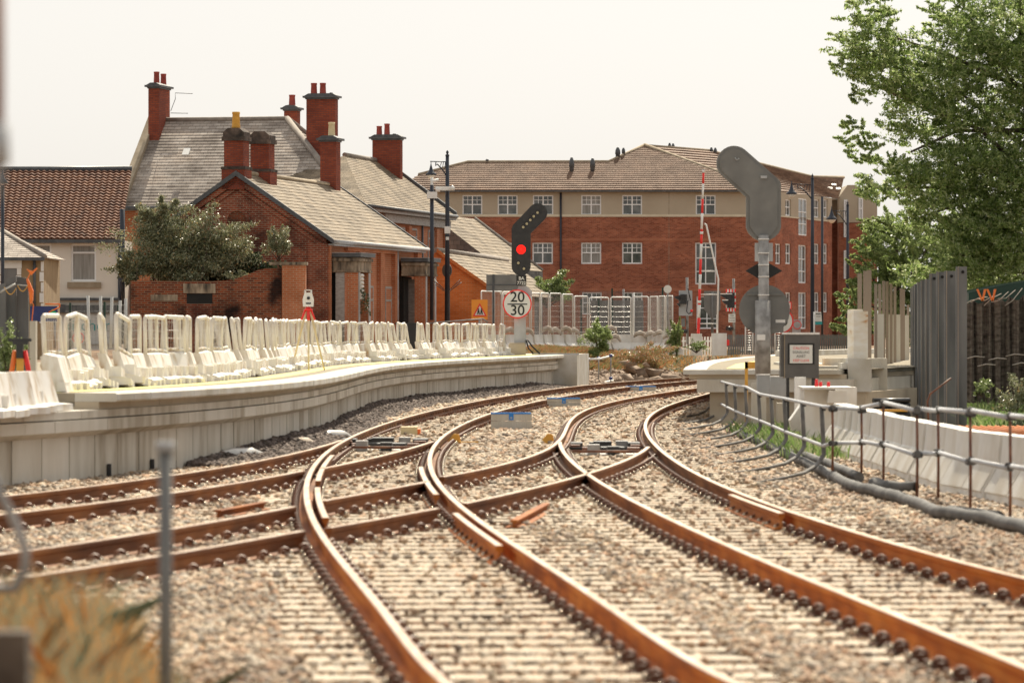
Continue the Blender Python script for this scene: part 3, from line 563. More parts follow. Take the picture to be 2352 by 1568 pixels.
# ------------------------------------------------------------------ right platform
rp = thing('side_platform', (0, 0, 0), label='right-hand platform with pointed curved nose and overhanging coping', cat='platform')
def GP(u, v, z): x, y = G(u, v, z); return (x, y, z)
nose = [GP(1569, 849, 1.07), GP(1576, 842, 1.07), GP(1590, 836, 1.07), GP(1607, 831.5, 1.07), GP(1640, 826, 1.07), GP(1682, 821.5, 1.07), GP(1732, 817.8, 1.07), GP(1800, 812, 1.07), GP(1870, 808, 1.07), (13.6, 175, 1.07), (18, 175, 1.07)]
right = [GP(1960, 849, 1.07), GP(1732, 849, 1.07)]
poly = nose+[(14.5, 120, 1.07), (10.2, 100, 1.07), (6.6, 85.9, 1.07)]
c0 = np.array([np.mean([p[0] for p in poly]), np.mean([p[1] for p in poly])])
mb = MB(); mb.prism([(p[0], p[1], .975) for p in poly], (0, 0, .095)); obj('coping', mb, 'concpale', rp)
def inset(poly, dx, dy, z): 
    return [(p[0]+dx if p[0] < 14 else p[0], p[1]+dy if p[1] < 90 else p[1], z) for p in poly]
mb = MB(); mb.prism(inset(poly, .12, .12, .88), (0, 0, .094)); obj('spacer_course', mb, 'conctan', rp)  # tan again carries the shade below the overhanging coping as colour
mb = MB(); mb.prism(inset(poly, .28, .08, .62), (0, 0, .258)); obj('corbel_band', mb, 'conc', rp)
mb = MB(); mb.prism(inset(poly, .55, .35, -.1), (0, 0, .718)); obj('wall_panels', mb, 'conctan', rp)
ip = [(p[0]+.5 if p[0] < 14 else p[0], p[1]+(.6 if p[1] < 90 else 0), 1.0705) for p in poly]
mb = MB(); mb.prism(ip, (0, 0, .006)); obj('platform_paving', mb, 'paving', rp)
mb = MB(); a = GP(1668, 846.5, 1.078); b2 = GP(1700, 835, 1.078); mb.prism([a, GP(1720, 847, 1.078), GP(1735, 840, 1.078), GP(1740, 829, 1.078), GP(1720, 831, 1.078), GP(1690, 836.5, 1.078)], (0, 0, .006)); obj('yellow_line', mb, 'yellow', rp)
# lower unfinished beam section with slots
mb = MB(); x0, y0 = G(1869, 867, .86); x1, _ = X_(1985, y0), 0
mb.box(x0-.4, x1-.02, y0-1.0, y0+.25, .62, .94); mb.box(x0+.1, x1+.35, y0-1.6, y0-1.05, .62, 1.28); obj('edge_beams', mb, 'conc', rp)
mb = MB()
for v, u0_, u1_ in ((862, 1797, 1838), (858.5, 1795, 1838), (854, 1800, 1835), (849.6, 1815, 1848)):
    pass
# raised far coping on right platform
mb = MB(); mb.prism([GP(1790, 818, 1.08), (16, 160, 1.08), (16, 163, 1.08), (GP(1790, 818, 1.08)[0], GP(1790, 818, 1.08)[1]+2, 1.08)], (0, 0, .16)); obj('far_kerb', mb, 'concpale', rp)
# concrete beams with slots lying on the platform
sb = thing('slotted_beam', (0, 0, 0), label='pale precast beam with rectangular slots lying on the right platform', cat='beam')
mb = MB(); ya, yb_ = 87.6, 99; mb.quad; 
x0, x1 = X_(1855, ya), X_(1962, ya); mb.box(x0, x1, ya, yb_, 1.08, 1.13); obj('slab', mb, 'concpale', sb)
mb = MB()
for k in range(5): yy = ya+1.0+k*1.9; xx = x0+.15+(.1 if k > 2 else 0); mb.box(xx, xx+.42, yy, yy+.75, 1.1305, 1.134)
obj('slot', mb, 'ochre', sb)
eb = thing('end_block', (0, 0, 0), label='square pale concrete block on the right platform carrying the rusty white panel', cat='concrete block')
mb = MB(); ye = 86.2; mb.box(X_(1948, ye), X_(2002, ye), ye, ye+1.4, .62, 1.13+.16); mb.box(X_(1948, ye)-.12, X_(1948, ye), ye+.1, ye+1.2, 1.08, 1.2); obj('block', mb, 'concpale', eb)
mb = MB(); ye = 88; mb.box(X_(1958, ye), X_(1998, ye), ye+.3, ye+1.2, -.05, .62); obj('pier', mb, 'conctan', eb)
# rusty white panel
wp = thing('standing_slab', P(1975, 850, 86.8), .18, label='tall white panel streaked with rust standing on the concrete block', cat='panel')
mb = MB(); mb.box(-.13, .17, 0, .5, 0, 1.2); mb.box(-.02, .20, .52, .9, 0, 1.24); obj('panel', mb, mat('rust_streaked_white', [(.50, .22, .06), (.70, .62, .50), (.78, .75, .70)], 2.2, .7, pos=[.3, .38, .6], stretch=(1, 1, 3)), wp)
# H posts
def hpost(mb, x, y, z0, z1, w=.13, d=.13, t=.02):
    mb.box(x-w/2, x+w/2, y, y+t, z0, z1); mb.box(x-w/2, x+w/2, y+d, y+d+t, z0, z1); mb.box(x-t/2, x+t/2, y+t, y+d, z0, z1)
hp = [(1975, 628, 88, 858), (1988, 622, 89, 858), (1997, 620, 90, 858), (2012, 652, 95, 862), (2021, 652, 97, 862), (2030, 645, 98, 862), (2038, 646, 99.5, 866), (2047, 648, 101, 868), (2056, 658, 105, 870), (2070, 662, 110, 875), (2076, 664, 112, 877), (2086, 700, 118, 880)]
post_desc = ['first', 'second', 'third', 'fourth', 'fifth', 'sixth', 'seventh', 'eighth', 'ninth', 'tenth', 'eleventh', 'twelfth']
mh = mat('tan_steel_post', [(.22, .17, .13), (.36, .29, .23)], 3, .7, stretch=(1, 1, .2))
for i, (u, vt, y, vb) in enumerate(hp):
    mb = MB(); hpost(mb, 0, 0, 0, Z_(vt, y)-Z_(vb, y), .062 if i > 2 else .085, .07)
    o = obj('steel_post', mb, mh, label=f'{post_desc[i]} upright brown steel H post counted from the rusty white panel', cat='steel post', group='upright H posts behind the right platform'); o.location = (X_(u, y), y, Z_(vb, y)-.8)
    o.scale = (1, 1, (Z_(vt, y)-Z_(vb, y)+.8)/(Z_(vt, y)-Z_(vb, y)))
# pale boards between posts
for i, (u0_, u1_, vt, vb, y) in enumerate([(2008, 2030, 771-50, 840, 96.5), (2036, 2052, 722, 838, 101.5), (2052, 2068, 722, 842, 107), (2068, 2088, 724, 846, 114)]):
    mb = MB(); mb.box(X_(u0_, y), X_(u1_, y), y, y+.08, Z_(vb, y), Z_(vt, y)); mb.box(X_(u0_, y), X_(u1_, y)+.02, y-.05, y+.1, Z_(vb+32, y), Z_(vb+3, y))
    obj('wall_board', mb, 'conc', label=['pale concrete board between the H posts nearest the rusty panel', 'second pale board between the H posts', 'third pale board between the H posts', 'farthest pale board between the H posts'][i], cat='board', group='boards slotted between the H posts')
mb = MB(); mb.box(7.9, 8.6, 92, 120, -.05, .55); obj('retaining_wall', mb, 'conc', label='low concrete retaining wall behind the H posts', cat='wall')
# grey sheet piles
tops = [(2210, 612), (2184, 622), (2163, 624), (2145, 628), (2132, 641), (2121, 643), (2112, 648), (2104, 652), (2098, 657), (2094, 662)]
for i, (u, vt) in enumerate(tops):
    y = 79+i*2.0; z1 = Z_(vt, y); x = X_(u, y); mb = MB(); nxt = tops[i-1][0] if i else 2222; w = (nxt-u)*y/F if i else .20
    mb.prism([(x-w*.55, y+.02, -.1), (x-w*.42, y, -.1), (x-w*.42, y-.03, -.1), (x-w*.30, y-.03, -.1), (x-w*.28, y+.06, -.1), (x+w*.5, y+.10, -.1), (x+w*.5, y+.13, -.1), (x-w*.55, y+.10, -.1)], (0, 0, z1+.1))
    o = obj('sheet_pile', mb, 'sheet', label=('tall grey steel sheet pile nearest the camera with a lifting hole' if i == 0 else f'grey steel sheet pile, {post_desc[i]} in the line from the nearest'), cat='sheet pile', group='grey steel sheet piles at right')
    if i < 4: mb = MB(); mb.tube([(x+w*.1, y+.06, z1-.1), (x+w*.1, y+.09, z1-.1)], .03, 10); obj('lifting_hole', mb, 'dark', o)
    mb = MB(); mb.box(x-w*.42, x-w*.36, y-.036, y-.031, -.1, z1); obj('flange_edge', mb, mh, o)
# stacked black ducts and timbers
for i in range(7):
    y = 76; mb = MB(); z = .1+i*.085; mb.tube([(X_(2006, y), y, z), (X_(2092, y), y+.2, z)], .042, 8); mb.tube([(X_(2006, y), y+.1, z), (X_(2092, y), y+.3, z)], .042, 8)
    obj('black_duct', mb, 'blk', label=f'black plastic duct, {post_desc[i]} from the ground in the stack behind the white barriers', cat='duct', group='stack of black ducts')
mb = MB(); mb.box(X_(2010, 75.6), X_(2085, 75.6), 75.6, 75.75, .42, .46); obj('timber_batten', mb, 'ochre', label='tan timber batten lying across the black duct stack', cat='timber')
mb = MB(); mb.tube([(X_(2135, 74), 74, 0), (X_(2130, 74), 74, .62), P(2136, 905, 74), P(2185, 868, 74)], .018, 6); obj('bent_bar', mb, 'rust', label='bent rusty bar in front of the grey sheet piles', cat='bar')
# hessian screen
sc = thing('woven_screen', (0, 0, 0), label='dark brown woven screen draped in folds at the right edge', cat='screen')
mb = MB(); prev = None; N = 90
for i in range(N+1):
    u = 2215+i*(2440-2215)/N; fold = math.sin(i*.75)*.07+math.sin(i*1.9)*.03; y = 86+fold; tv = 692-10*max(0, (u-2270)/90)+5*math.sin(i*.55)
    a = (X_(u, 86), y, .4); b2 = (X_(u, 86)+.03*math.sin(i*.4), y+.05, Z_(tv, 86))
    if prev: mb.quad(prev[0], a, b2, prev[1]); mb.quad((prev[0][0], prev[0][1]+.03, .4), (a[0], a[1]+.03, .4), (b2[0], b2[1]+.03, b2[2]), (prev[1][0], prev[1][1]+.03, prev[1][2]))
    prev = (a, b2)
obj('fabric', mb, 'hessian', sc)
for u, v in ((2240, 820), (2290, 824), (2330, 815), (2265, 838), (2345, 835)):
    mb = MB(); mb.tube([P(u-20, v+3, 85.85), P(u, v-2, 85.85), P(u+22, v, 85.85)], .012, 5); obj('rope_tie', mb, 'rope', sc)
for k in range(7):
    mb = MB(); u = 2226+k*16; mb.tube([P(u-14, 702-8*(k % 3), 85.8), P(u+4, 690-5*(k % 2), 85.8), P(u+26, 686-4*k, 85.9)], .008, 5); obj('twig', mb, 'rope', sc)
for i, u in enumerate((2254, 2277)):
    mb = MB()
    for s in (-1, 1): mb.prism([P(u+s*9-2.5, 664, 85.6), P(u+s*9+2.5, 664, 85.6), P(u+5, 692, 85.6), P(u+1, 692, 85.6)], (0, .04, 0))
    obj('orange_strap', mb, 'orange', label=['left of two orange V-shaped straps above the woven screen', 'right of two orange V-shaped straps above the woven screen'][i], cat='strap', group='orange straps')
mb = MB(); y = 92; mb.prism([P(2225, 700, y), P(2225, 672, y), P(2300, 655, y), P(2440, 632, y), P(2440, 700, y)], (0, 4, 0)); obj('green_shed', mb, 'greenpost', label='dark green shed top behind the woven screen', cat='shed')
# orange rusty mesh bundle
y = 60; rb = MB()
for i in range(10): yy = y+i*.5; rb.tube([(X_(2190, y), yy, .38), (X_(2480, y), yy+.8, .36)], .02, 5)
for i in range(14): xx = X_(2200+i*18, y); rb.tube([(xx, y-.2, .40), (xx+.1, y+5, .40)], .014, 5)
obj('rusty_mesh', rb, 'rustmesh', label='rusty orange reinforcement mesh lying behind the white barriers', cat='mesh')
# ------------------------------------------------------------------ white road barriers at right
def jersey_proto():
    t = thing('road_barrier', (0, 0, 0)); b = MB(); pr = [(-.10, .72), (.10, .72), (.13, .40), (.28, .12), (.30, 0), (-.30, 0), (-.28, .12), (-.13, .40)]
    b.prism([(x, -.59, z) for x, z in pr], (0, 1.18, 0)); obj('body', b, 'whitebar', t)
    for s in (-1, 1):
      r = MB()
      for i in range(11):
        yy = -.52+i*.1; r.prism([(s*.132, yy, .38), (s*.165, yy, .37), (s*.315, yy, .11), (s*.285, yy, .08)], (0, .045, 0))
      obj('ribs', r, 'whitebar', t)
    return t
jp = jersey_proto(); JP = np.array([G(u, v) for u, v in [(2420, 1180), (2352, 1166), (2175, 1132), (2060, 1095), (1960, 1058), (1900, 1034)]])
JP[:, 0] += .25; f, Ln = arc(JP); s = .3; i = 0
od = post_desc
while s < Ln+.5 and i < 22:
    q, t = f(min(s, Ln)); s += 1.19; o = jp if i == 0 else copy_tree(jp); o.location = (q[0]+random.uniform(-.03, .03), q[1], 0); o.rotation_euler = (0, 0, math.atan2(-t[0], t[1])+random.gauss(0, .02)); o.scale = (1, 1, random.uniform(.995, 1.005))
    tag(o, 'ribbed white plastic road barrier in the line behind the grey fence', 'barrier', 'ribbed white road barriers at right'); i += 1
def block(name, u0_, u1_, v0_, v1_, y, d, m, label, cat, extra=None):
    mb = MB(); mb.box(X_(u0_, y), X_(u1_, y), y, y+d, Z_(v1_, y), Z_(v0_, y))
    if extra: extra(mb)
    return obj(name, mb, m, label=label, cat=cat)
y = 69
def ex(mb): mb.prism([P(1905, 897, 68.6), P(1945, 897, 68.6), P(1952, 925, 68.6), P(1900, 925, 68.6)], (0, .3, 0)); mb.box(X_(1844, 68.7), X_(1960, 68.7), 68.7, 70, Z_(893, 69), Z_(888, 69))
block('barrier_block', 1847, 1918, 894, 1005, 69, 1.1, 'whitebar', 'wide white plastic block topped by three red lamps', 'barrier', ex)
block('barrier_block', 1919, 1968, 889, 990, 70.5, .5, 'whitebar', 'upright white block right of the red lamps', 'barrier')
block('white_post', 1826, 1851, 866, 960, 72, .2, 'whitepaint', 'short white square post under the dark cabinet', 'post')
mb = MB(); mb.prism([P(1815, 965, 70), P(1850, 915, 70), P(1875, 915, 70), P(1890, 990, 70), P(1820, 990, 70)], (0, .5, 0)); obj('barrier_block', mb, 'whitebar', label='sloping white barrier end left of the three red lamps', cat='barrier')
for i, (u, vt, vb) in enumerate(((1877.5, 871, 896), (1887, 877, 898), (1905, 877, 895))):
    y = 69.1; h = (vb-vt)/F*y; mb = MB(); mb.lathe((X_(u, y), y+.2, Z_(vb, y)-.02), [(.045, 0), (.045, .02), (.034, .03), (.03, h*.6), (.024, h+.02), (.004, h+.025)], 10)
    obj('warning_lamp', mb, 'redlens', label=['tallest red plastic lamp at left on the white block', 'middle red plastic lamp on the white block', 'right-hand red plastic lamp on the white block'][i], cat='lamp', group='red lamps on the white block')
# ------------------------------------------------------------------ grey rail-mounted fence
def cr(u): return 1506.8+u*.3594
posts = [(345, 500, 240), (400, 520, 262), (445, 530, 275), (500, 545, 290), (570, 590, 300), (655, 650, 345), (735, 680, 360), (820, 720, 375), (935, 760, 400), (1060, 800, 425)]
pt = []
for i, (px, pb, ptop) in enumerate(posts):
    vb = 781+(pb+40)*.3594; Y = 92-(92-54.5)*(i/(len(posts)-1))**.9; u = cr(px+8); x = X_(u, Y); zt = Z_(781+ptop*.3594, Y)
    mb = MB(); rx = float(atY('R4', Y)); mb.tube([(x-.02, Y, zt), (x, Y, .5), (x+.01, Y, .28), (x-.03, Y-.1, .22), (x-.14, Y-.6, .14), (x-.34, Y-1.4, .08), (x-.62, Y-2.2, .05), (x-.95, Y-2.7, .015), (rx+.3, Y-3.0, -.02)], [.03, .03, .03, .028, .026, .024, .022, .018, .01], 7)
    o = obj('barrier_post', mb, 'postgrey', label=f'grey post with arm bent to the rail, {post_desc[i]} from the far end of the fence', cat='fence post', group='grey bent posts of the track fence'); pt.append((x, Y, zt, .38))
    mb = MB(); mb.box(x-.018, x+.03, Y-.05, Y-.02, zt-.05, zt-.0); obj('clamp', mb, 'black', o)
rpost = [(1115, 430, 905), (1300, 440, 885), (1440, 395, 950), (1655, 450, 1040), (1790, 440, 1010), (1995, 460, 1120), (2250, 480, 1150), (2420, 500, 1190)]
for i, (px, ptop, pb) in enumerate(rpost):
    v = 781+pb*.3594; x, Y = G(cr(px+12), v, 0); zt = Z_(781+ptop*.3594, Y); mb = MB(); mb.tube([(x, Y, -.1), (x+.005, Y, .5), (x, Y, zt+.03)], .016, 7)
    o = obj('rusty_stake', mb, 'rust', label=f'rusty thin stake of the near fence, {post_desc[i]} from its left end', cat='fence post', group='rusty stakes of the near fence'); pt.append((x, Y, zt, zt*.52))
    for zz in (zt-.02, zt*.52): mb = MB(); mb.tube([(x-.035, Y-.03, zz), (x+.05, Y+.02, zz)], .033, 8); obj('coupler', mb, 'black', o)
for lvl, nm, lb_ in ((0, 'top', 'upper'), (1, 'mid', 'lower')):
    a = [(p[0], p[1], p[2+lvl]) for p in pt[:11]]
    mb = MB(); mb.tube([(q[0]+.0, q[1]-.02, q[2]+.0) for q in a], .024, 8); obj('fence_rail', mb, 'railtube', label=f'{lb_} continuous grey tube of the bent-post fence', cat='fence rail', group='fence tubes')
    for i in range(10, len(pt)-1):
        p, q = pt[i], pt[i+1]; mb = MB(); o1 = .02*(i % 2); mb.tube([(p[0], p[1]-.03, p[2+lvl]+o1), (q[0]-.02, q[1]-.03, q[2+lvl]-o1)], .025, 8)
        o = obj('fence_rail', mb, 'railtube', label=f'{lb_} grey plastic tube between rusty stakes, {post_desc[i-10]} bay from the left', cat='fence rail', group='fence tubes')
        for q2, sgn in ((p, 1), (q, -1)):
            d = np.array([q[0]-p[0], q[1]-p[1], 0]); e = np.array([q2[0], q2[1]-.03, q2[2+lvl]+(o1 if q2 is p else -o1)]); mb = MB(); mb.tube([e-d*.015*sgn, e+d*.05*sgn], .034, 8); obj('tube_joint', mb, 'greypipe', o)
# pipes on the ground
def pipe(pts, r, label, m='greypipe', open_end=True):
    mb = MB(); w = []
    for x, y, in [G(cr(a), 781+b*.3594, .08) for a, b in pts]: w.append((x, y, .07))
    P_ = []
    for i in range(len(w)-1):
        for k in range(7): t = k/7; P_.append(tuple(np.array(w[i])*(1-t)+np.array(w[i+1])*t+np.array((0, 0, .006*math.sin((i*7+k)*1.1)))))
    P_.append(w[-1]); rr = [r*(1+.05*(k % 2)) for k in range(len(P_))]; mb.tube(P_, rr, 10)
    o = obj('ground_pipe', mb, m, label=label, cat='pipe', group='grey pipes along the cess')
    if open_end:
        e = np.array(P_[0]); d = e-np.array(P_[1]); d /= np.linalg.norm(d)+1e-9; mb = MB(); mb.tube([e-d*.02, e+d*.004], r*.84, 10); obj('pipe_mouth', mb, 'dark', o)
pipe([(1120, 860), (1250, 925), (1400, 955), (1600, 1010), (1800, 1090), (2100, 1125), (2352, 1185), (2480, 1220)], .062, 'long grey ribbed pipe running along the fence foot to the right edge')
pipe([(550, 600), (700, 660), (860, 735), (1000, 800), (1130, 860)], .06, 'grey pipe at the far end under the bent arms')
pipe([(1660, 935), (1500, 930), (1390, 905)], .065, 'short grey pipe with black open mouth facing right')
pipe([(790, 700), (960, 735), (1120, 790), (1300, 870)], .058, 'grey pipe with dark open mouth below the tenth bent post')
pipe([(870, 440), (840, 500), (830, 560)], .07, 'pale pipe stub sticking up behind the fence')
pipe([(1880, 1080), (2050, 1100), (2200, 1120)], .05, 'thin grey pipe lying behind the long pipe near the right edge')
# ------------------------------------------------------------------ marker boards with blue tops
for u0_, u1_, vt, vb, y, lab in ((1128, 1221.5, 947, 986, 80, 'nearest and tallest pale grey board with blue strip between the tracks'), (1257, 1334, 913, 934, 104, 'middle pale board with blue strip lying between the tracks'), (1437, 1508, 886, 900, 128, 'farthest low board with blue strip by the tracks')):
    zb = 0; y = F*H/(vb-V0); w = X_(u1_, y)-X_(u0_, y); t = thing('marker_board', (X_(u0_, y), y, 0), .03, label=lab, cat='marker board', group='blue-topped marker boards')
    h = Z_(vt, y); mb = MB(); mb.box(0, w, 0, .12, -.03, h*.5-.004); mb.box(0, w, .004, .12, h*.5+.004, h-.03); obj('board', mb, 'boxgrey' if False else 'conc', t)
    mb = MB(); mb.box(-.004, w*(.98), -.006, .1, h-.03, h); mb.box(w*.44, w*.55, -.012, -.001, h-.14, h-.031); obj('blue_strip', mb, 'blue', t)
    mb = MB(); mb.tube([(w*.495, -.018, h-.1), (w*.495, -.012, h-.1)], .02, 10); obj('bolt', mb, 'boxgrey', t)
# ------------------------------------------------------------------ point machinery
def motor(u0_, u1_, v, label):
    a = G(u0_, v, .05); b2 = G(u1_, v, .05); t = thing('point_machine', (a[0], a[1], 0), label=label, cat='point machine', group='point machines'); w = b2[0]-a[0]
    mb = MB(); mb.box(0, w, 1.2, 1.36, -.02, .05); mb.box(0, w, -.8, -.66, -.02, .05); obj('bearer', mb, 'rust', t)
    mb = MB(); mb.box(w*.36, w*.60, .6, 1.2, .0, .15); mb.box(w*.44, w*.75, -.5, 0, .0, .09); mb.box(w*.04, w*.2, .2, .8, 0, .14); mb.box(w*.82, w*.98, .2, .9, 0, .14); obj('housing', mb, 'black', t)
    
    for yy_ in (.3, -.3, -1.9): mb = MB(); mb.tube([(w*.02, yy_, .07), (w*.98, yy_, .07)], .02, 6); obj('stretcher_bar', mb, 'black' if yy_ > -1 else 'rust', t)
    for q_, (a_, b_) in enumerate(((.18, -.9), (.3, .9), (.66, .5), (.78, -1.0), (.5, -1.5), (.24, -1.6))): mb = MB(); mb.box(w*a_, w*a_+.18, b_, b_+.35, 0, .10+.03*(q_ % 3)); obj('casting', mb, ('rust', 'black', 'galv')[q_ % 3], t)
    mb = MB()
    for k in range(4): x = w*(.15+.2*k); mb.box(x, x+.16*w, -1.5, -1.1, 0, .02)
    obj('slide_plate', mb, 'whitepaint', t); mb = MB(); mb.box(w*.03, w*.16, -.2, .1, 0, .12); mb.box(w*.84, w*.97, -.2, .1, 0, .12); obj('bracket', mb, 'rust', t)  # slide plates whitened: glints off the metal are put into the colour
motor(775, 985, 1022, 'black point machine between the two left curving rails'); motor(1305, 1475, 1031, 'black point machine between the point blades of the right track')
mb = MB(); x, y = G(942, 998, 0); mb.box(x-.17, x+.13, y, y+.5, 0, .14); o = obj('cable_box', mb, 'creamclay', label='small cream box with orange end between the left rails', cat='box'); mb = MB(); mb.box(x+.131, x+.18, y, y+.5, 0, .1); obj('orange_end', mb, 'orange', o)
for i, (u, v) in enumerate(((1040, 1018), (1255, 1018))):
    x, y = G(u, v, 0); mb = MB(); mb.prism([(x-.12, y, 0), (x+.02, y, .16), (x+.1, y, .15), (x+.14, y, 0)], (0, .12, 0)); mb.box(x+.1, x+.42, y-.1, y, .02, .035); obj('yellow_wedge', mb, 'ochre', label=['yellow wedge beside the second curving rail', 'yellow wedge beside the right point blade'][i], cat='wedge', group='yellow wedges')
# sheet/sandbags between wall and rail
for i, (u, v, w) in enumerate(((560, 1056, .5), (690, 1030, .45), (775, 1012, .4))):
    x, y = G(u, v, 0); mb = MB(); mb.tube([(x-w, y-2*w, .05), (x-w*.3, y-w, .1), (x+w*.2, y+.3, .09), (x+w*.5, y+2*w, .04)], [.03, .09, .08, .03], 8); obj('pale_sack', mb, 'sand' if i % 2 else 'wire', label=['long pale sheet beside the straight rail', 'pale sack with straw by the dark spoil', 'pale wrapped pipe near the point blade'][i], cat='sack', group='pale sacks by the wall')
# ------------------------------------------------------------------ signals
def prismUV(mb, poly, y, d): mb.prism([P(u, v, y) for u, v in poly], (0, d, 0))
def arcp(cu, cv, r, a0, a1, n=14): return [(cu+r*math.cos(math.radians(a0+(a1-a0)*i/n)), cv-r*math.sin(math.radians(a0+(a1-a0)*i/n))) for i in range(n+1)]
Ys = 139.0
sg = thing('railway_signal', (X_(1197, Ys), Ys, 1.07), label='black colour-light signal showing red above plate BA 7722 and the 20/30 sign', cat='signal')
def loc(o, sgx=None):
    o.location = (-sg.location[0], -sg.location[1], -sg.location[2]) if sgx is None else tuple(-c for c in sgx.location); return o
head = arcp(1197, 611, 22, 0, -180)+[(1175, 526), (1178, 517)]+arcp(1235, 489, 22, 135, -45)+[(1219, 536)]
mb = MB(); prismUV(mb, head, Ys, .14); hd = loc(obj('signal_head', mb, 'black', sg))
def disc(u, v, r, y, m, parent, name='lens', d=.02, n=18):
    mb = MB(); mb.prism([P(a, b2, y) for a, b2 in arcp(u, v, r, 0, 360-360/n, n-1)], (0, d, 0)); return obj(name, mb, m, parent)
for u, v in ((1234.6, 488.5), (1226, 497), (1218, 505.5), (1210, 514), (1201.8, 521.8), (1190.4, 604), (1203.5, 617)):
    disc(u, v, 3.0, Ys-.03, 'lens', hd, 'lamp'); mb = MB(); mb.tube([P(u, v-.8, Ys-.001), P(u, v-.8, Ys-.02)], .075, 10); obj('hood', mb, 'blackglossy', hd)
disc(1197, 573, 12.6, Ys-.012, 'blackglossy', hd, 'lamp_rim', .01)
mb = MB(); mh_ = MB()
for rr, k in ((2, 5), (4.6, 10), (7.2, 15), (9.6, 20)):
    for j in range(k):
        a = 2*PI*j/k; mb.tube([P(1197+rr*math.cos(a), 573+rr*math.sin(a), Ys-.016), P(1197+rr*math.cos(a), 573+rr*math.sin(a), Ys-.024)], .0175, 6)
obj('red_lamp', mb, 'ledhot', hd); disc(1197, 573, 11, Ys-.015, 'led', hd, 'red_lamp_glow', .003)
pl = MB(); pl.box(X_(1186, Ys), X_(1209, Ys), Ys-.03, Ys-.01, Z_(656, Ys), Z_(632, Ys)); o = loc(obj('number_plate', pl, 'ink', sg))
text('BA', .15, 'signwhite', sg, (X_(1197.6, Ys)-sg.location[0], -.034, Z_(639.5, Ys)-1.07), bold=.003); text('7722', .15, 'signwhite', sg, (X_(1197.6, Ys)-sg.location[0], -.034, Z_(650.2, Ys)-1.07), bold=.003, sx=.95)
mb = MB(); mb.box(X_(1181, Ys), X_(1208, Ys), Ys+.04, Ys+.16, 1.07, Z_(727, Ys)); mb.box(X_(1190, Ys), X_(1205, Ys), Ys+.02, Ys+.12, Z_(735, Ys), Z_(630, Ys)); prismUV(mb, [(1188, 664), (1198, 655), (1210, 657), (1222, 668), (1222, 680), (1180, 680)], Ys+.01, .02); loc(obj('signal_post', mb, 'boxgrey', sg))
mb = MB(); mb.box(X_(1168, Ys), X_(1207, Ys), Ys-.2, Ys+.4, 1.07, Z_(790, Ys)); mb.box(X_(1170, Ys), X_(1205, Ys), Ys-.15, Ys+.35, Z_(790, Ys), Z_(787, Ys)); loc(obj('base_box', mb, 'conctan', sg))
s2 = thing('speed_sign', (0, 0, 0), label='round white speed sign with red ring reading 20 over 30', cat='speed sign')
disc(1188, 698, 33.3, Ys-.12, 'rededge', s2, 'ring', .02, 40); disc(1188, 698, 30.2, Ys-.126, 'signwhite', s2, 'face', .02, 40)
text('20', .47, 'ink', s2, (X_(1188.5, Ys), Ys-.13, Z_(683, Ys)), sx=1.02, bold=.004); text('30', .47, 'ink', s2, (X_(1188.5, Ys), Ys-.13, Z_(713.5, Ys)), sx=1.02, bold=.004)
mb = MB(); mb.box(X_(1165.5, Ys), X_(1211, Ys), Ys-.131, Ys-.127, Z_(699.8, Ys), Z_(697.2, Ys)); obj('bar', mb, 'ink', s2)
mb = MB(); mb.tube([P(1212, 780, Ys), P(1222, 795, Ys), P(1240, 812, Ys)], .03, 6); mb.tube([P(1208, 780, Ys), P(1214, 800, Ys), P(1225, 812, Ys)], .03, 6); obj('cable', mb, 'black', label='black cables running down behind the signal base', cat='cable')
mb = MB(); mb.box(X_(1222, 141), X_(1330, 141), 141, 141.15, 1.07, 1.12); obj('cable_trough', mb, 'boxgrey', label='thin pale trough lid on the platform end', cat='trough')
# right signal, seen from behind
Yr = 79.0
sr = thing('railway_signal', (X_(1754, Yr), Yr, 0), label='grey back of a large signal with slanted top, in front of the flats', cat='signal')
head2 = [(1714, 523), (1714, 453), (1657, 402)]+arcp(1686, 375, 40, 222, 50)[1:]+[(1786, 410), (1792, 417), (1794, 425), (1794, 523)]+[(1789, 535), (1778, 546), (1765, 553), (1754, 556), (1743, 553), (1730, 546), (1719, 535)]
mb = MB(); prismUV(mb, head2, Yr, .14); hd2 = loc(obj('signal_head', mb, 'grey', sr), sr)
inn = [(1754+(u-1754)*.9+0, 470+(v-470)*.93) for u, v in head2]; mb = MB(); 
prismUV(mb, [(1722, 520), (1722, 452), (1664, 398)]+arcp(1686, 375, 33, 222, 50)[1:]+[(1780, 414), (1786, 428), (1786, 520), (1770, 542), (1754, 548), (1738, 542)], Yr-.03, .03); o = obj('back_cover', mb, 'grey', hd2)
mb = MB(); mb.tube([P(1688, 362, Yr-.06), P(1692, 368, Yr-.06), P(1698, 364, Yr-.06)], .01, 5); mb.box(X_(1747, Yr), X_(1761, Yr), Yr-.07, Yr-.03, Z_(410, Yr), Z_(404, Yr)); obj('latch', mb, 'boxgrey', hd2)
mb = MB(); mb.tube([P(1754, 540, Yr-.09), P(1754, 868, Yr-.09)], .095, 16); mb.tube([P(1752, 690, Yr-.09), P(1752, 868, Yr-.09)], .145, 16); loc(obj('signal_post', mb, 'galv', sr), sr)
mb = MB()
for v in (548, 580, 607, 634, 676): mb.tube([P(1754, v, Yr-.09), P(1754, v+2.5, Yr-.09)], .102, 16)
loc(obj('strap', mb, 'whitepaint', sr), sr)
mb = MB(); mb.box(X_(1734, Yr), X_(1742, Yr), Yr-.02, Yr+.05, Z_(600, Yr), Z_(558, Yr)); mb.box(X_(1766, Yr), X_(1775, Yr), Yr-.02, Yr+.05, Z_(600, Yr), Z_(558, Yr)); loc(obj('junction_box', mb, 'boxgrey', sr), sr)
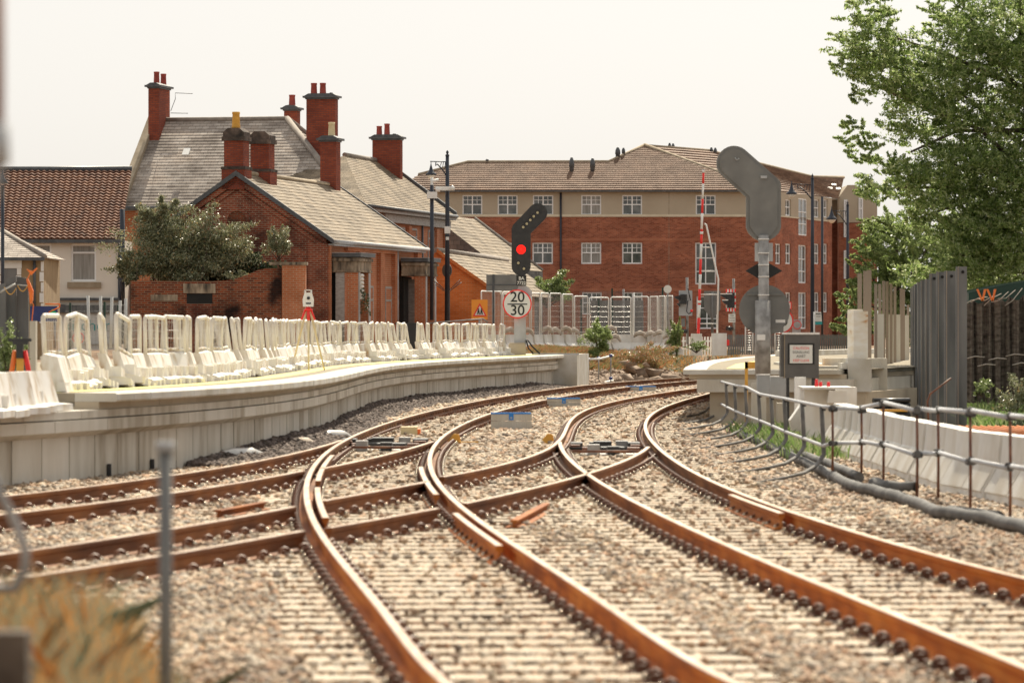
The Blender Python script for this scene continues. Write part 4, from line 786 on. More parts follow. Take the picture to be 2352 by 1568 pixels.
dm = thing('diamond_sign', (0, 0, 0), label='black diamond board behind the grey signal post', cat='sign')
mb = MB(); prismUV(mb, [(1712, 622), (1754, 597), (1797, 622), (1754, 647)], Yr+.06, .02); obj('board', mb, 'ink', dm)
rs = thing('round_sign', (0, 0, 0), label='large round grey sign back on the signal post', cat='sign')
disc(1756, 712, 58.5, Yr+.08, 'grey', rs, 'back', .015, 40)
mb = MB(); mb.box(X_(1716, Yr), X_(1800, Yr), Yr+.05, Yr+.079, Z_(678, Yr), Z_(673.5, Yr)); mb.box(X_(1716, Yr), X_(1800, Yr), Yr+.05, Yr+.079, Z_(752, Yr), Z_(747.5, Yr)); mb.box(X_(1727, Yr), X_(1800, Yr), Yr+.06, Yr+.078, Z_(764, Yr), Z_(712+30, Yr)); obj('rail', mb, 'grey', rs)
mb = MB(); mb.box(X_(1782, Yr), X_(1804, Yr), Yr+.07, Yr+.078, Z_(741, Yr), Z_(734, Yr)); obj('sticker', mb, 'whitepaint', rs)
mb = MB(); mb.box(X_(1737, Yr), X_(1756, Yr), Yr-.25, Yr-.24, Z_(781, Yr), Z_(768, Yr)); obj('white_label', mb, 'whitepaint', label='white tape patch on the lower signal post', cat='label')
# boxes at its foot
def cabinet(u0_, u1_, vt, vb, y, d, m, label, cat='cabinet', round_=False):
    t = thing('equipment_box', (X_(u0_, y), y, 0), label=label, cat=cat); w = X_(u1_, y)-X_(u0_, y); zt, zb = Z_(vt, y), Z_(vb, y)
    mb = MB(); mb.box(0, w, 0, d, zb, zt); obj('body', mb, m, t); mb = MB(); mb.box(-.008, w+.008, -.012, d+.01, zt, zt+.02); obj('lid', mb, 'whitepaint', t)
    mb = MB(); mb.box(.015, w-.015, -.008, 0, zb+.02, zt-.015); obj('door', mb, m, t); return t
cabinet(1740, 1768, 862, 905, 76, .3, 'boxgrey', 'rounded pale grey box at the signal post foot'); cabinet(1770, 1813, 866, 912, 76.5, .3, 'boxgrey', 'pale blue-grey box right of the signal post foot')
mb = MB(); y = 77; mb.box(X_(1728, y), X_(1760, y), y, y+.3, 0, Z_(880, y)); mb.box(X_(1785, y), X_(1810, y), y, y+.3, 0, Z_(925, y)); obj('concrete_footing', mb, 'conc', label='grey footing below the signal post', cat='footing')
cabt = thing('equipment_cabinet', (X_(1803, 75), 75, 0), label='dark grey cabinet on black legs with a taped red and black paper notice', cat='cabinet')
w = X_(1881, 75)-X_(1803, 75); zb, zt = Z_(868, 75), Z_(768, 75)
mb = MB(); mb.box(0, w, 0, .35, zb, zt); mb.box(-.075, -.015, .05, .4, zb+.02, zt); obj('body', mb, 'cab', cabt)
mb = MB(); mb.box(-.02, w+.01, -.03, .37, zt, zt+.035); obj('lid', mb, 'whitepaint', cabt)
mb = MB(); mb.box(-.013, -.001, -.004, .3, zb, zt-.01); obj('hinge_strip', mb, 'stone', cabt)
mb = MB(); mb.box(.03, .08, .05, .2, -.1, zb); mb.box(w*.5, w*.62, .05, .2, -.1, zb); mb.box(w*.8, w*.9, .05, .2, -.1, zb); obj('leg', mb, 'blk', cabt)
nc = MB(); px0, px1 = X_(1814, 75)-X_(1803, 75), X_(1866, 75)-X_(1803, 75); pz0, pz1 = Z_(834, 75), Z_(792, 75)
nc.box(px0-.035, px1+.035, -.008, -.001, pz0-.02, pz0+.04); nc.box(px0-.035, px1+.035, -.008, -.001, pz1-.04, pz1+.03); nc.box(px0-.035, px0+.02, -.0085, -.001, pz0, pz1); nc.box(px1-.02, px1+.035, -.0085, -.001, pz0, pz1); obj('black_tape', nc, 'ink', cabt)
nc = MB(); nc.box(px0, px1, -.012, -.009, pz0, pz1); nt_ = obj('paper_notice', nc, 'signwhite', cabt)
cxn = (px0+px1)/2; hh = pz1-pz0
for s_, m_2, fy in (('CAUTION', 'red', .82), ('SIGNALLING', 'ink', .6), ('ASSET', 'ink', .38), ('KEEP CLEAR', 'red', .15)): text(s_, .062, m_2, cabt, (cxn, -.0135, pz0+hh*fy), ext=.0008, sx=.85 if len(s_) > 8 else 1)
# ochre bracket
mb = MB(); y = 82; mb.box(X_(1711, y), X_(1718, y), y, y+.05, .0, Z_(831, y)); mb.box(X_(1711, y), X_(1740, y), y, y+.05, Z_(846, y), Z_(831, y)); obj('ochre_bracket', mb, 'ochre', label='ochre timber upright at the right platform nose', cat='timber')
# ------------------------------------------------------------------ total stations
def tripod(u, vtop, y, zg, hgt_, label, m1, m2, head):
    t = thing('survey_tripod', (X_(u, y), y, zg), .4, label=label, cat='tripod'); h = Z_(vtop, y)-zg; 
    for k in range(3):
        a = 2*PI*k/3+.5; mb = MB(); mb.tube([(.05*math.cos(a), .05*math.sin(a), h-head), (.38*math.cos(a), .38*math.sin(a), 0)], [.028, .016], 6); obj('leg', mb, m2, t)
        mb = MB(); mb.tube([(.055*math.cos(a), .055*math.sin(a), h-head+.01), (.14*math.cos(a), .14*math.sin(a), h-head-.18)], .034, 6); obj('leg_sleeve', mb, 'red', t)
    return t, h
t, h = tripod(708, 665, 85, 1.07, .4, 'surveying instrument on a tripod behind the white barriers', 'red', 'creamclay', .42)
mb = MB(); mb.lathe((0, 0, h-.42), [(.09, 0), (.09, .03), (.05, .05), (.05, .08)], 12); obj('tribrach', mb, 'red', t)
mb = MB(); mb.prism([(-.1, -.07, h-.34), (.1, -.07, h-.34), (.11, -.07, h-.2), (.07, -.07, h-.06), (-.07, -.07, h-.06), (-.11, -.07, h-.2)], (0, .14, 0)); mb.box(-.075, -.045, -.05, .05, h-.06, h); mb.box(.045, .075, -.05, .05, h-.06, h); mb.box(-.075, .075, -.05, .05, h-.02, h); obj('instrument', mb, 'boxgrey' if False else 'whitepaint', t)
mb = MB(); mb.tube([(0, -.1, h-.17), (0, -.071, h-.17)], .032, 12); mb.box(-.05, .05, -.075, -.071, h-.29, h-.26); obj('telescope', mb, 'blackglossy', t); t.rotation_euler = (0, 0, .1)
y = 56; t = thing('survey_tripod', (X_(46, y), y, .9), label='orange and black survey tripod at the left edge behind the low barriers', cat='tripod')
zt = Z_(777, y)-.9
mb = MB(); mb.box(-.15, .15, -.05, .05, zt-.04, zt); mb.box(-.09, .11, -.06, .06, zt-.08, zt-.04); mb.box(-.045, .045, -.05, .05, zt-.26, zt-.08); obj('tripod_head', mb, 'black', t)
mb = MB(); mb.box(-.045, .045, -.03, .03, -.1, zt-.24); obj('leg', mb, 'ochre', t)
for s in (-1, 1): mb = MB(); mb.tube([(s*.06, 0, zt-.16), (s*.2, .05, -.05)], [.035, .028], 8); obj('leg', mb, 'orange' if s < 0 else 'red', t)
# ------------------------------------------------------------------ mesh-topped barriers behind platform end
us = [1103, 1133, 1153, 1186, 1218, 1241, 1261, 1290, 1317, 1351, 1400, 1451, 1491, 1511, 1528, 1546]
vt_ = [669, 669, 670, 672, 674, 673, 674, 674, 678, 683, 684, 681, 682, 681, 680, 680]
ysb = [158, 159.5, 160.8, 161.8, 163, 164, 165.2, 166, 167, 168, 168.3, 168.6, 168, 166.6, 165, 163.6]
for i in range(len(us)-1):
    a = np.array((X_(us[i]+2, ysb[i]), ysb[i])); b2 = np.array((X_(us[i+1]-1, ysb[i+1]), ysb[i+1])); ln = np.linalg.norm(b2-a); ang = math.atan2(b2[1]-a[1], b2[0]-a[0])
    zg = 1.1; zt = Z_((vt_[i]+vt_[i+1])/2, (a[1]+b2[1])/2)
    t = thing('mesh_topped_barrier', (a[0], a[1], zg), ang, label=f'white barrier with wire mesh top, {"first second third fourth fifth sixth seventh eighth ninth tenth eleventh twelfth thirteenth fourteenth fifteenth".split()[i]} from the left behind the signal', cat='barrier', group='mesh-topped barriers behind the platform end')
    mb = MB(); hb = .62; hz = zt-zg; pr = [(-.12, hb), (.12, hb), (.16, .3), (.4, .05), (.4, -.15), (-.4, -.15), (-.4, .05), (-.16, .3)]
    mb.prism([(.0, y_, z_) for y_, z_ in pr], (ln*.97, 0, 0))
    for k in range(int(ln/.16)): mb.prism([(.05+k*.16, -.17, .29), (.11+k*.16, -.17, .29), (.11+k*.16, -.43, .04), (.05+k*.16, -.43, .04)], (0, .03, .02))
    obj('base', mb, 'whitebar', t)
    mb = MB(); q = lambda x, z: (x, 0, z); mb.tube([q(.02, hb), q(.02, hz-.06), q(.03, hz-.02), q(.08, hz), q(ln-.08, hz), q(ln-.03, hz-.02), q(ln-.02, hz-.06), q(ln-.02, hb)], .027, 7); obj('frame', mb, 'whitepaint', t)
    mb = MB()
    for k in range(int(ln/.05)): mb.tube([(.04+k*.05, 0, hb), (.04+k*.05, 0, hz)], .003, 3, False)
    for k in range(6): mb.tube([(.02, 0, hb+.1+k*.2), (ln-.02, 0, hb+.1+k*.2)], .0045, 4, False)
    obj('mesh_infill', mb, 'wire', t)
sbags = [(1172, 760), (1212, 762), (1258, 757), (1275, 760), (1300, 757), (1318, 761), (1345, 775), (1404, 756), (1412, 775), (1470, 768), (1495, 768), (1515, 766), (1537, 772), (1541, 785)]
for i, (u, v) in enumerate(sbags):
    y = np.interp(u, us, ysb)-.3; x = X_(u, y); z = Z_(v, y); mb = MB(); a = random.uniform(-.3, .3)
    mb.tube([(x-.25, y-.25, z-.1), (x-.14, y-.2, z+.02), (x, y-.1, z+.07), (x+.14, y-.15, z+.01), (x+.22, y-.22, z-.16)], [.03, .085, .1, .085, .03], 8)
    obj('sandbag', mb, 'sand', label=f'dusty sandbag hung over the mesh-topped barriers, {"first second third fourth fifth sixth seventh eighth ninth tenth eleventh twelfth thirteenth fourteenth".split()[i]} from the left', cat='sandbag', group='sandbags on the barriers')
# short plastic handrail on the bank
hr = thing('short_handrail', (0, 0, 0), label='short white tube handrail with blue joints past the platform end', cat='handrail')
for v0_, v1_ in ((825, 816), (882, 873)):
    mb = MB(); mb.tube([P(1347, v0_, 150), P(1378, v0_-1, 150), P(1408, v1_, 151)], .035, 8); obj('tube', mb, 'whitepaint', hr)
for u, va, vb in ((1352, 826, 888), (1375, 823, 886), (1403, 817, 876)):
    mb = MB(); mb.tube([P(u, va, 150.4), P(u, vb+3, 150.4)], .025, 6); obj('upright', mb, 'galv', hr)
    mb = MB(); mb.tube([P(u-4, va, 150.2), P(u+4, va-1, 150.2)], .055, 8); mb.tube([P(u-4, vb-7, 150.2), P(u+4, vb-8, 150.2)], .055, 8); obj('joint', mb, 'navy', hr)
# rocks & vegetation on the bank
for i, (u, v, w) in enumerate(((1432, 838, .45), (1455, 850, .3), (1472, 858, .4), (1500, 856, .32), (1440, 872, .35), (1468, 877, .45), (1420, 882, .3), (1510, 872, .25), (1545, 870, .5), (1590, 862, .4), (1400, 890, .25), (1485, 838, .2))):
    Y = np.interp(v, [835, 890], [163, 151]); x = X_(u, Y); me = stones('rock', np.array([[0, 0, 0.]]), [w], 'rock', .6); o = bpy.data.objects.new('rock', me); C.objects.link(o); o.location = (x, Y, float(Z_(v, Y))); tag(o, f'brown rock on the bank, {"first second third fourth fifth sixth seventh eighth ninth tenth eleventh twelfth".split()[i]} of the rubble beside the far track', 'rock', 'rubble rocks on the bank')
def bankpts(n, u0_, u1_, y0, y1):
    y = rng.uniform(y0, y1, n); x = X_(rng.uniform(u0_, u1_, n), y); z = hgt(x, y); return np.stack([x, y, z], 1)
r = bankpts(150000, 1215, 1650, 146, 171); k = r[:, 2] > .35; r = r[k]
dens = np.sin(r[:, 0]*2.2)*np.cos(r[:, 1]*.9)+rng.normal(0, .5, len(r)); r = r[dens > -.6]; r = np.concatenate([r, r[rng.uniform(0, 1, len(r)) < .3]+rng.normal(0, .1, (1, 3))*(1, 1, 0)])
o = bpy.data.objects.new('bank_weeds', blades('bank_weeds', r, .22, .022, 'weed', .55)); C.objects.link(o); tag(o, 'red, brown and green weeds covering the bank', 'weeds', kind='stuff')
q2_ = bankpts(26000, 1200, 1700, 168, 177); q2_ = q2_[np.sin(q2_[:, 0]*3)+rng.normal(0, .6, len(q2_)) > -.4]; o = bpy.data.objects.new('bank_top_grass', blades('bank_top_grass', q2_, .16, .02, 'drygrass', .6)); C.objects.link(o); tag(o, 'golden dry grass along the top of the bank', 'grass', kind='stuff')
q_ = bankpts(9000, 1330, 1680, 146, 171); q_ = q_[q_[:, 2] > .0]; q_[:, 2] += .01
o = bpy.data.objects.new('bank_rubble', stones('bank_rubble', q_, .07*rng.uniform(.3, 1.6, len(q_))**1.5, 'rock')); C.objects.link(o); tag(o, 'small brown rubble and soil lumps on the bank', 'rubble', kind='stuff')
def bush(name, u, v, ru, rv, y, n, size, m, label, cat='bush', ry=None, trunk=True, seed=0, group=None, nclump=14, base=None):
    t = thing(name, (X_(u, y), y, base if base is not None else Z_(v+rv, y)), label=label, cat=cat, group=group); L0 = np.array(t.location)
    sx, sz = ru*y/F, rv*y/F; c = np.array((X_(u, y), y, Z_(v, y))); nclump = int(nclump*2.2); cl = rng.normal(size=(nclump, 3)); cl /= np.linalg.norm(cl, axis=1)[:, None]; cl *= rng.uniform(.4, 1.0, (nclump, 1))+.35*(rng.uniform(0, 1, (nclump, 1)) > .72)
    st = cl*rng.uniform(.2, .6, (nclump, 1))+np.array((0, 0, -.25)); k = rng.integers(0, nclump, n); tt = rng.uniform(0, 1, (n, 1))**.75; wdt = (.26-.17*tt)*rng.uniform(.6, 1.2, nclump)[k][:, None]
    p = (st[k]*(1-tt)+cl[k]*tt+rng.normal(0, .6, (n, 3))*wdt); p[:, 2] += .06*np.sin(tt[:, 0]*3); p = p*np.array((sx, ry or sx, sz)); p += c-L0
    o = bpy.data.objects.new('foliage', leaves('foliage', p, np.full(n, size), m)); C.objects.link(o); o.parent = t
    if trunk:
        mb = MB()
        for j in range(min(7, nclump)): e = cl[j]*np.array((sx, ry or sx, sz))+c-L0; mb.tube([(0, 0, 0), tuple(e*.5+np.array((0, 0, .05))), tuple(e)], [.04*max(sx, .4), .025*max(sx, .4), .008], 6)
        obj('stems', mb, 'bark', t)
    return t
bush('weed_bush', 1374, 770, 42, 46, 161, 8000, .07, 'leaf3', 'tall green weed clump growing in front of the mesh-topped barriers'); bush('shrub', 1554, 770, 22, 46, 163, 5500, .07, 'leaf3', 'bright green sapling beside the level crossing lights')
bush('weed_bush', 1600, 796, 36, 14, 164, 2000, .06, 'leaf2', 'low green weeds on top of the bank'); bush('weed_bush', 1470, 812, 75, 32, 158, 12000, .06, 'weed', 'reddish brown weed clump in the middle of the bank', trunk=False)
bush('shrub', 1256, 664, 60, 42, 184, 7000, .13, 'leaf2', 'green shrub behind the mesh-topped barriers, below the flats')
# ------------------------------------------------------------------ level crossing kit
Yl = 166
def lamp_box(name, u0_, u1_, v0_, v1_, y, m, label, cat): mb = MB(); mb.box(X_(u0_, y), X_(u1_, y), y, y+.25, Z_(v1_, y), Z_(v0_, y)); return obj(name, mb, m, label=label, cat=cat)
bo = thing('barrier_boom', (X_(1608, Yl), Yl, 1.0), label='raised red and white striped level crossing boom in front of the flats', cat='crossing barrier')
pu = lambda v: 1616-(v-390)*(12/375.0)
segs = [(390, 397, 'whitepaint', .06), (397, 422, 'red', .055), (422, 457, 'whitepaint', .055), (457, 490, 'red', .057), (490, 526, 'whitepaint', .059), (526, 532, 'red', .06), (532, 538, 'whitepaint', .085), (538, 560, 'red', .062), (560, 595, 'whitepaint', .063), (595, 630, 'red', .065), (630, 664, 'whitepaint', .067), (664, 690, 'red', .068), (690, 696, 'whitepaint', .09), (696, 700, 'red', .07), (700, 730, 'whitepaint', .07), (730, 768, 'red', .075), (768, 790, 'whitepaint', .08)]
for m2, nm in (('red', 'red_band'), ('whitepaint', 'white_band')):
    mb = MB()
    for a, b2, mm, r in segs:
        if mm == m2: mb.tube([P(pu(a), a, Yl), P(pu(b2), b2, Yl)], r*.78, 8)
    loc(obj(nm, mb, m2, bo), bo)
mb = MB(); mb.tube([P(1618, 514, Yl), P(1622, 516, Yl), P(1645, 620, Yl), P(1650, 640, Yl), P(1647, 785, Yl)], .035, 7)
for v in (568, 622, 676, 743): mb.tube([P(pu(v), v, Yl), P(1634+(v-568)*.13 if v < 640 else 1649, v, Yl)], .025, 6)
loc(obj('skirt_frame', mb, 'whitepaint', bo), bo)
mb = MB(); mb.box(X_(1635, Yl), X_(1669, Yl), Yl-.2, Yl+.5, .9, Z_(765, Yl)); obj('barrier_pedestal', mb, 'whitebar', label='white square pedestal of the crossing barrier', cat='pedestal'); mb = MB(); mb.box(X_(1588, Yl), X_(1612, Yl), Yl-.2, Yl+.4, .9, Z_(766, Yl)); obj('barrier_pedestal', mb, 'whitebar', label='weathered grey-white pedestal left of the boom foot', cat='pedestal')
for i, (u, w) in enumerate(((1576, 6), (1590, 6), (1614, 5), (1624, 5), (1634, 5))): pass
pf = thing('picket_fence', (0, 0, 0), label='white picket fence between the crossing pedestals', cat='fence'); mb = MB()
for u in range(1568, 1636, 7): mb.box(X_(u, 167), X_(u+4, 167), 167, 167.04, .9, Z_(773, 167))
mb.box(X_(1566, 167), X_(1638, 167), 167.05, 167.1, Z_(785, 167), Z_(781, 167)); obj('pickets', mb, 'whitepaint', pf)
def xlight(up, y, vtop, front):
    t = thing('crossing_light', (X_(up, y), y, .9), label='grey-backed crossing light with black hoods pointing left' if not front else 'crossing light with red and white striped backing board', cat='traffic light')
    mb = MB(); mb.tube([P(up, vtop, y), P(up+1, 790, y)], .055, 10); loc(obj('pole', mb, 'galv', t), t)
    if not front:
        mb = MB(); mb.box(X_(1559, y), X_(1590, y), y-.06, y-.02, Z_(725, y), Z_(681-14, y)); loc(obj('backing_board', mb, 'boxgrey', t), t)
        mb = MB(); mb.box(X_(1562, y), X_(1577, y), y-.3, y-.07, Z_(698, y), Z_(676, y)); mb.prism([P(1548, 681, y-.2), P(1562, 678, y-.2), P(1562, 690, y-.2), P(1552, 686, y-.2)], (0, .2, 0)); mb.prism([P(1554, 698, y-.2), P(1562, 695, y-.2), P(1562, 705, y-.2)], (0, .2, 0)); mb.tube([P(1580, 662, y-.3), P(1586, 690, y-.3), P(1580, 690, y-.3), P(1577, 715, y-.3), P(1582, 721, y-.3), P(1589, 716, y-.3)], .02, 5); loc(obj('lamp_housing', mb, 'blackglossy', t), t)
        mb = MB(); mb.tube([P(1588.5, 711, y-.35), P(1588.5, 716, y-.35)], .05, 8); loc(obj('red_cap', mb, 'redlens', t), t)
        mb = MB(); mb.box(X_(1565, y), X_(1573, y), y-.2, y-.0, Z_(750, y), Z_(731, y)); loc(obj('switch_box', mb, 'grey', t), t); mb = MB(); mb.tube([P(1562, 759, y-.2), P(1577, 761, y-.1)], .08, 10); loc(obj('yodalarm', mb, 'blackglossy', t), t)
    else:
        m2 = {'red': MB(), 'signwhite': MB()}; u0_, u1_, v0_, v1_ = 1667, 1690, 664, 715
        for k in range(7):
            mm = 'red' if k % 2 == 0 else 'signwhite'; a = u0_+(u1_-u0_)*k/7; b2 = u0_+(u1_-u0_)*(k+1)/7
            m2[mm].box(X_(a, y), X_(b2, y), y-.05, y-.02, Z_(672, y), Z_(v0_, y)); m2[mm].box(X_(a, y), X_(b2, y), y-.05, y-.02, Z_(v1_, y), Z_(707, y))
        for k in range(5):
            mm = 'red' if k % 2 else 'signwhite'; a = 672+35*k/5; m2[mm].box(X_(1687, y), X_(u1_, y), y-.05, y-.02, Z_(a+7, y), Z_(a, y)); m2[mm].box(X_(u0_, y), X_(1670, y), y-.05, y-.02, Z_(a+7, y), Z_(a, y))
        for mm in m2: loc(obj('red_stripes' if mm == 'red' else 'white_stripes', m2[mm], mm, t), t)
        mb = MB(); mb.box(X_(1670, y), X_(1687, y), y-.12, y-.021, Z_(707, y), Z_(672, y)); mb.prism([P(1653, 677, y-.25), P(1678, 675, y-.25), P(1682, 690, y-.25), P(1668, 687, y-.25)], (0, .2, 0)); mb.prism([P(1658, 690, y-.25), P(1672, 688, y-.25), P(1674, 702, y-.25), P(1664, 697, y-.25)], (0, .2, 0)); loc(obj('lamp_housing', mb, 'blackglossy', t), t)
        mb = MB(); mb.box(X_(1654, y), X_(1681, y), y-.26, y-.05, Z_(676, y), Z_(674, y)); mb.box(X_(1659, y), X_(1672, y), y-.26, y-.05, Z_(690, y), Z_(688, y)); loc(obj('hood_top', mb, 'whitepaint', t), t)
        mb = MB(); mb.box(X_(1673, y), X_(1689, y), y-.07, y-.05, Z_(740, y), Z_(721, y)); loc(obj('notice_board', mb, 'signwhite', t), t)
        for s_, v in (('KEEP', 725), ('CROSSING', 730.5), ('CLEAR', 736)): text(s_, .075, 'ink', t, (X_(1681, y)-t.location[0], -.075, Z_(v, y)-.9), ext=.001, sx=.62 if len(s_) > 6 else 1)
        mb = MB(); mb.tube([P(1669, 754, y-.15), P(1680, 755, y-.05)], .09, 10); loc(obj('sounder', mb, 'blackglossy', t), t)
xlight(1578, 165, 637, False); xlight(1685, 167, 640, True)
mb = MB(); y = 164; mb.tube([P(1533.5, 660, y), P(1534, 790, y)], .03, 8); o = obj('disc_sign', mb, 'galv', label='small round white disc sign on a thin pole behind the mesh barriers', cat='sign'); disc(1533.5, 664, 9.2, y-.05, 'signwhite', o, 'disc', .02, 24)
mb = MB(); y = 175; mb.box(X_(1617, y), X_(1655, y), y, y+.05, Z_(710, y), Z_(668, y)); mb.prism([P(1617, 710, y), P(1655, 710, y), P(1640, 730, y), P(1632, 730, y)], (0, .05, 0)); mb.tube([P(1636, 670, y-.03), P(1636, 790, y-.03)], .05, 8); obj('road_sign', mb, 'grey', label='grey road sign back seen through the boom skirt', cat='sign')
mb = MB(); y = 168; mb.tube([P(1754+4, 500, y), P(1760, 580, y), P(1758, 760, y)], .05, 8); o = obj('far_boom', mb, 'whitepaint', label='distant raised boom half hidden by the right signal post', cat='crossing barrier')
mb = MB(); mb.box(X_(1668, 166), X_(1674, 166), 165.6, 165.62, Z_(793, 166), Z_(780, 166)); obj('red_notice', mb, 'red', label='small red notice on the grey fence right of the pedestal', cat='notice').location = (X_(8, 1)-X_(0, 1)+.0, 0, 0)
# palisade fence
pf = thing('palisade_fence', (0, 0, 0), label='grey palisade fence behind the right platform', cat='fence'); mb = MB()
for k in range(60):
    u = 1672+k*5.2; y = 172+k*.05; mb.box(X_(u, y), X_(u+4.2, y), y, y+.03, .9, Z_(768+(k % 2)*.8, y))
mb.box(X_(1670, 172), X_(1985, 172), 172.04+3, 172.1+3, Z_(776, 172), Z_(773, 172)); obj('pales', mb, 'grey', pf)
for i, u in enumerate((1720, 1788)):
    y = 160; t = thing('crowd_barrier', (X_(u-8, y), y, 1.0), .1, label=['left white tubular pedestrian barrier before the palisade fence', 'right white tubular pedestrian barrier beside the dark cabinet'][i], cat='barrier', group='tubular barriers')
    mb = MB(); w = .28; mb.tube([(0, 0, 0), (0, 0, 1.0), (w*.1, 0, 1.06), (w*.9, 0, 1.06), (w, 0, 1.0), (w, 0, 0)], .025, 7); obj('frame', mb, 'whitepaint', t); mb = MB()
    for k in range(10): mb.tube([(0, 0, .15+k*.09), (w, 0, .15+k*.09)], .009, 4)
    obj('bars', mb, 'wire', t)
# small street signs right of the round back
y = 174
sg3 = thing('arrow_sign', (0, 0, 0), label='white arrow sign with red border pointing right, beside the round sign back', cat='sign')
mb = MB(); mb.box(X_(1790, y), X_(1818, y), y, y+.04, Z_(710, y), Z_(693, y)); obj('border', mb, 'rededge', sg3); mb = MB(); mb.box(X_(1791, y), X_(1815.8, y), y-.02, y-.001, Z_(708, y), Z_(695, y)); obj('face', mb, 'signwhite', sg3)
mb = MB(); mb.box(X_(1798, y), X_(1810, y), y-.03, y-.021, Z_(702.5, y), Z_(700.5, y)); mb.prism([P(1806, 696, y-.03), P(1814, 701.5, y-.03), P(1806, 707, y-.03), P(1808.5, 701.5, y-.03)], (0, .008, 0)); obj('arrow', mb, 'ink', sg3)
sg4 = thing('round_speed_sign', (0, 0, 0), label='round white road sign with red ring half hidden by the grey sign back', cat='sign'); disc(1794, 737, 29, 173, 'rededge', sg4, 'ring', .03, 36); disc(1794, 737, 25.5, 172.96, 'signwhite', sg4, 'face', .03, 36)
text('20', .55, 'ink', sg4, (X_(1794, 173), 172.94, Z_(738, 173))); mb = MB(); mb.tube([P(1796, 700, 173.1), P(1796, 790, 173.1)], .05, 8); obj('pole', mb, 'galv', sg4)
sg5 = thing('no_entry_sign', (0, 0, 0), label='small round red-ringed sign on a grey board left of the tall lamp post', cat='sign'); y = 176; mb = MB(); mb.box(X_(1820, y), X_(1839, y), y, y+.04, Z_(775, y), Z_(734, y)); obj('board', mb, 'boxgrey', sg5); disc(1831, 746, 10, y-.03, 'rededge', sg5, 'ring', .02, 24); disc(1831, 746, 8.3, y-.04, 'boxgrey', sg5, 'face', .02, 24)
sg6 = thing('bus_stop_sign', (0, 0, 0), label='tilted white street notice with green foot panel between the lamp posts', cat='sign'); y = 180; mb = MB(); prismUV(mb, [(1870, 717), (1886, 716), (1888, 738), (1872, 738)], y, .04); obj('panel', mb, 'signwhite', sg6); mb = MB(); prismUV(mb, [(1872, 739), (1888, 738), (1889, 745), (1873, 746)], y, .04); obj('green_panel', mb, 'teal', sg6); mb = MB(); mb.tube([P(1870, 716, y), P(1870, 790, y)], .04, 6); obj('pole', mb, 'whitepaint', sg6); mb = MB(); mb.box(X_(1874, y), X_(1885, y), y-.01, y-.002, Z_(721.5, y), Z_(719.5, y)); mb.box(X_(1875, y), X_(1885, y), y-.01, y-.002, Z_(727, y), Z_(726, y)); obj('print', mb, 'ink', sg6)
# ------------------------------------------------------------------ street lamps
def street_lamp(u, vtop, y, ul, vl, label, vb=790, rp_=.085):
    t = thing('street_lamp', (X_(u, y), y, .95), label=label, cat='street lamp', group='black ornamental street lamps'); s = y/F
    mb = MB(); mb.tube([P(u, vtop+14, y), P(u, vtop+150, y), P(u, vb, y)], [rp_*.8, rp_, rp_*1.3], 10); mb.lathe(P(u, vtop+14, y), [(rp_*.9, 0), (rp_*.9, .05), (.03, .08), (.05, .12), (.05, .17), (.012, .22), (.006, (14)*s)], 8); mb.tube([P(u, vtop+195, y), P(u, vtop+198, y)], rp_*1.25, 10); loc(obj('post', mb, 'lampblue', t), t)
    d = ul-u; mb = MB(); mb.tube([P(u, vtop+27, y), P(ul-2, vtop+26, y)], .02, 6); mb.tube([P(u, vtop+62, y), P(u+d*.3, vtop+45, y), P(u+d*.6, vtop+32, y)], .03, 6)
    for k in range(3): mb.tube([P(u+d*(.12+.12*k), vtop+28, y), P(u+d*(.16+.13*k), vtop+44-4*k, y)], .014, 5)
    mb.tube([P(u+d*.6, vtop+32, y), P(u+d*.72, vtop+36, y), P(u+d*.7, vtop+28, y)], .025, 6); loc(obj('bracket', mb, 'lampblue', t), t)
    c = P(ul, vl, y); mb = MB(); k = 27*s; mb.lathe((c[0], c[1], c[2]), [(12.5*s, 0), (12.5*s, 2*s), (9*s, 5*s), (5*s, 10*s), (3.2*s, 16*s), (1.6*s, 22*s), (.8*s, 26*s), (.8*s, 30*s)], 12); o = loc(obj('lantern', mb, 'lampblue', t), t)
    mb = MB(); mb.lathe((c[0], c[1], c[2]-9*s), [(2*s, 0), (6*s, 2.5*s), (9*s, 6*s), (10*s, 8.8*s)], 12); obj('lamp_bowl', mb, 'lampglass', o); return t
street_lamp(1027.5, 345, 160, 990, 402, 'black lamp post with cameras beside the old station roof')
street_lamp(1866, 397, 200, 1818, 446, 'tall black lamp post in front of the right wing of the flats')
street_lamp(1947, 458, 232, 1910, 504, 'farther black lamp post partly behind the green tree')
mb = MB(); y = 165; mb.tube([P(1888.5, 452, 236), P(1888.5, 780, 236)], .07, 8); obj('drain_pole', mb, 'lampblue', label='thin dark pole right of the tall lamp post', cat='pole')
cp = thing('camera_pole', (X_(992, 158), 158, 1.0), label='slim dark pole with white cameras left of the lamp post', cat='camera pole'); y = 158
mb = MB(); mb.tube([P(992, 425, y), P(992, 735, y)], .075, 10); loc(obj('pole', mb, 'lampblue', cp), cp)
mb = MB(); mb.tube([P(992, 408, y), P(992, 470, y)], .05, 8); mb.box(X_(981, y), X_(1004, y), y-.2, y+.1, Z_(456, y), Z_(441, y)); mb.tube([P(988, 417, y), P(1008, 413, y)], .05, 8); loc(obj('camera', mb, 'whitepaint', cp), cp)
mb = MB(); mb.box(X_(1000, 159), X_(1043, 159), 159.6, 159.9, Z_(436, 159), Z_(427, 159)); mb.tube([P(1005, 430, 159.5), P(1006, 441, 159.5)], .09, 10); mb.tube([P(1036, 428, 159.5), P(1042, 436, 159.5)], .08, 10); o = obj('security_camera', mb, 'whitepaint', label='white cluster of cameras on the lamp post', cat='camera')
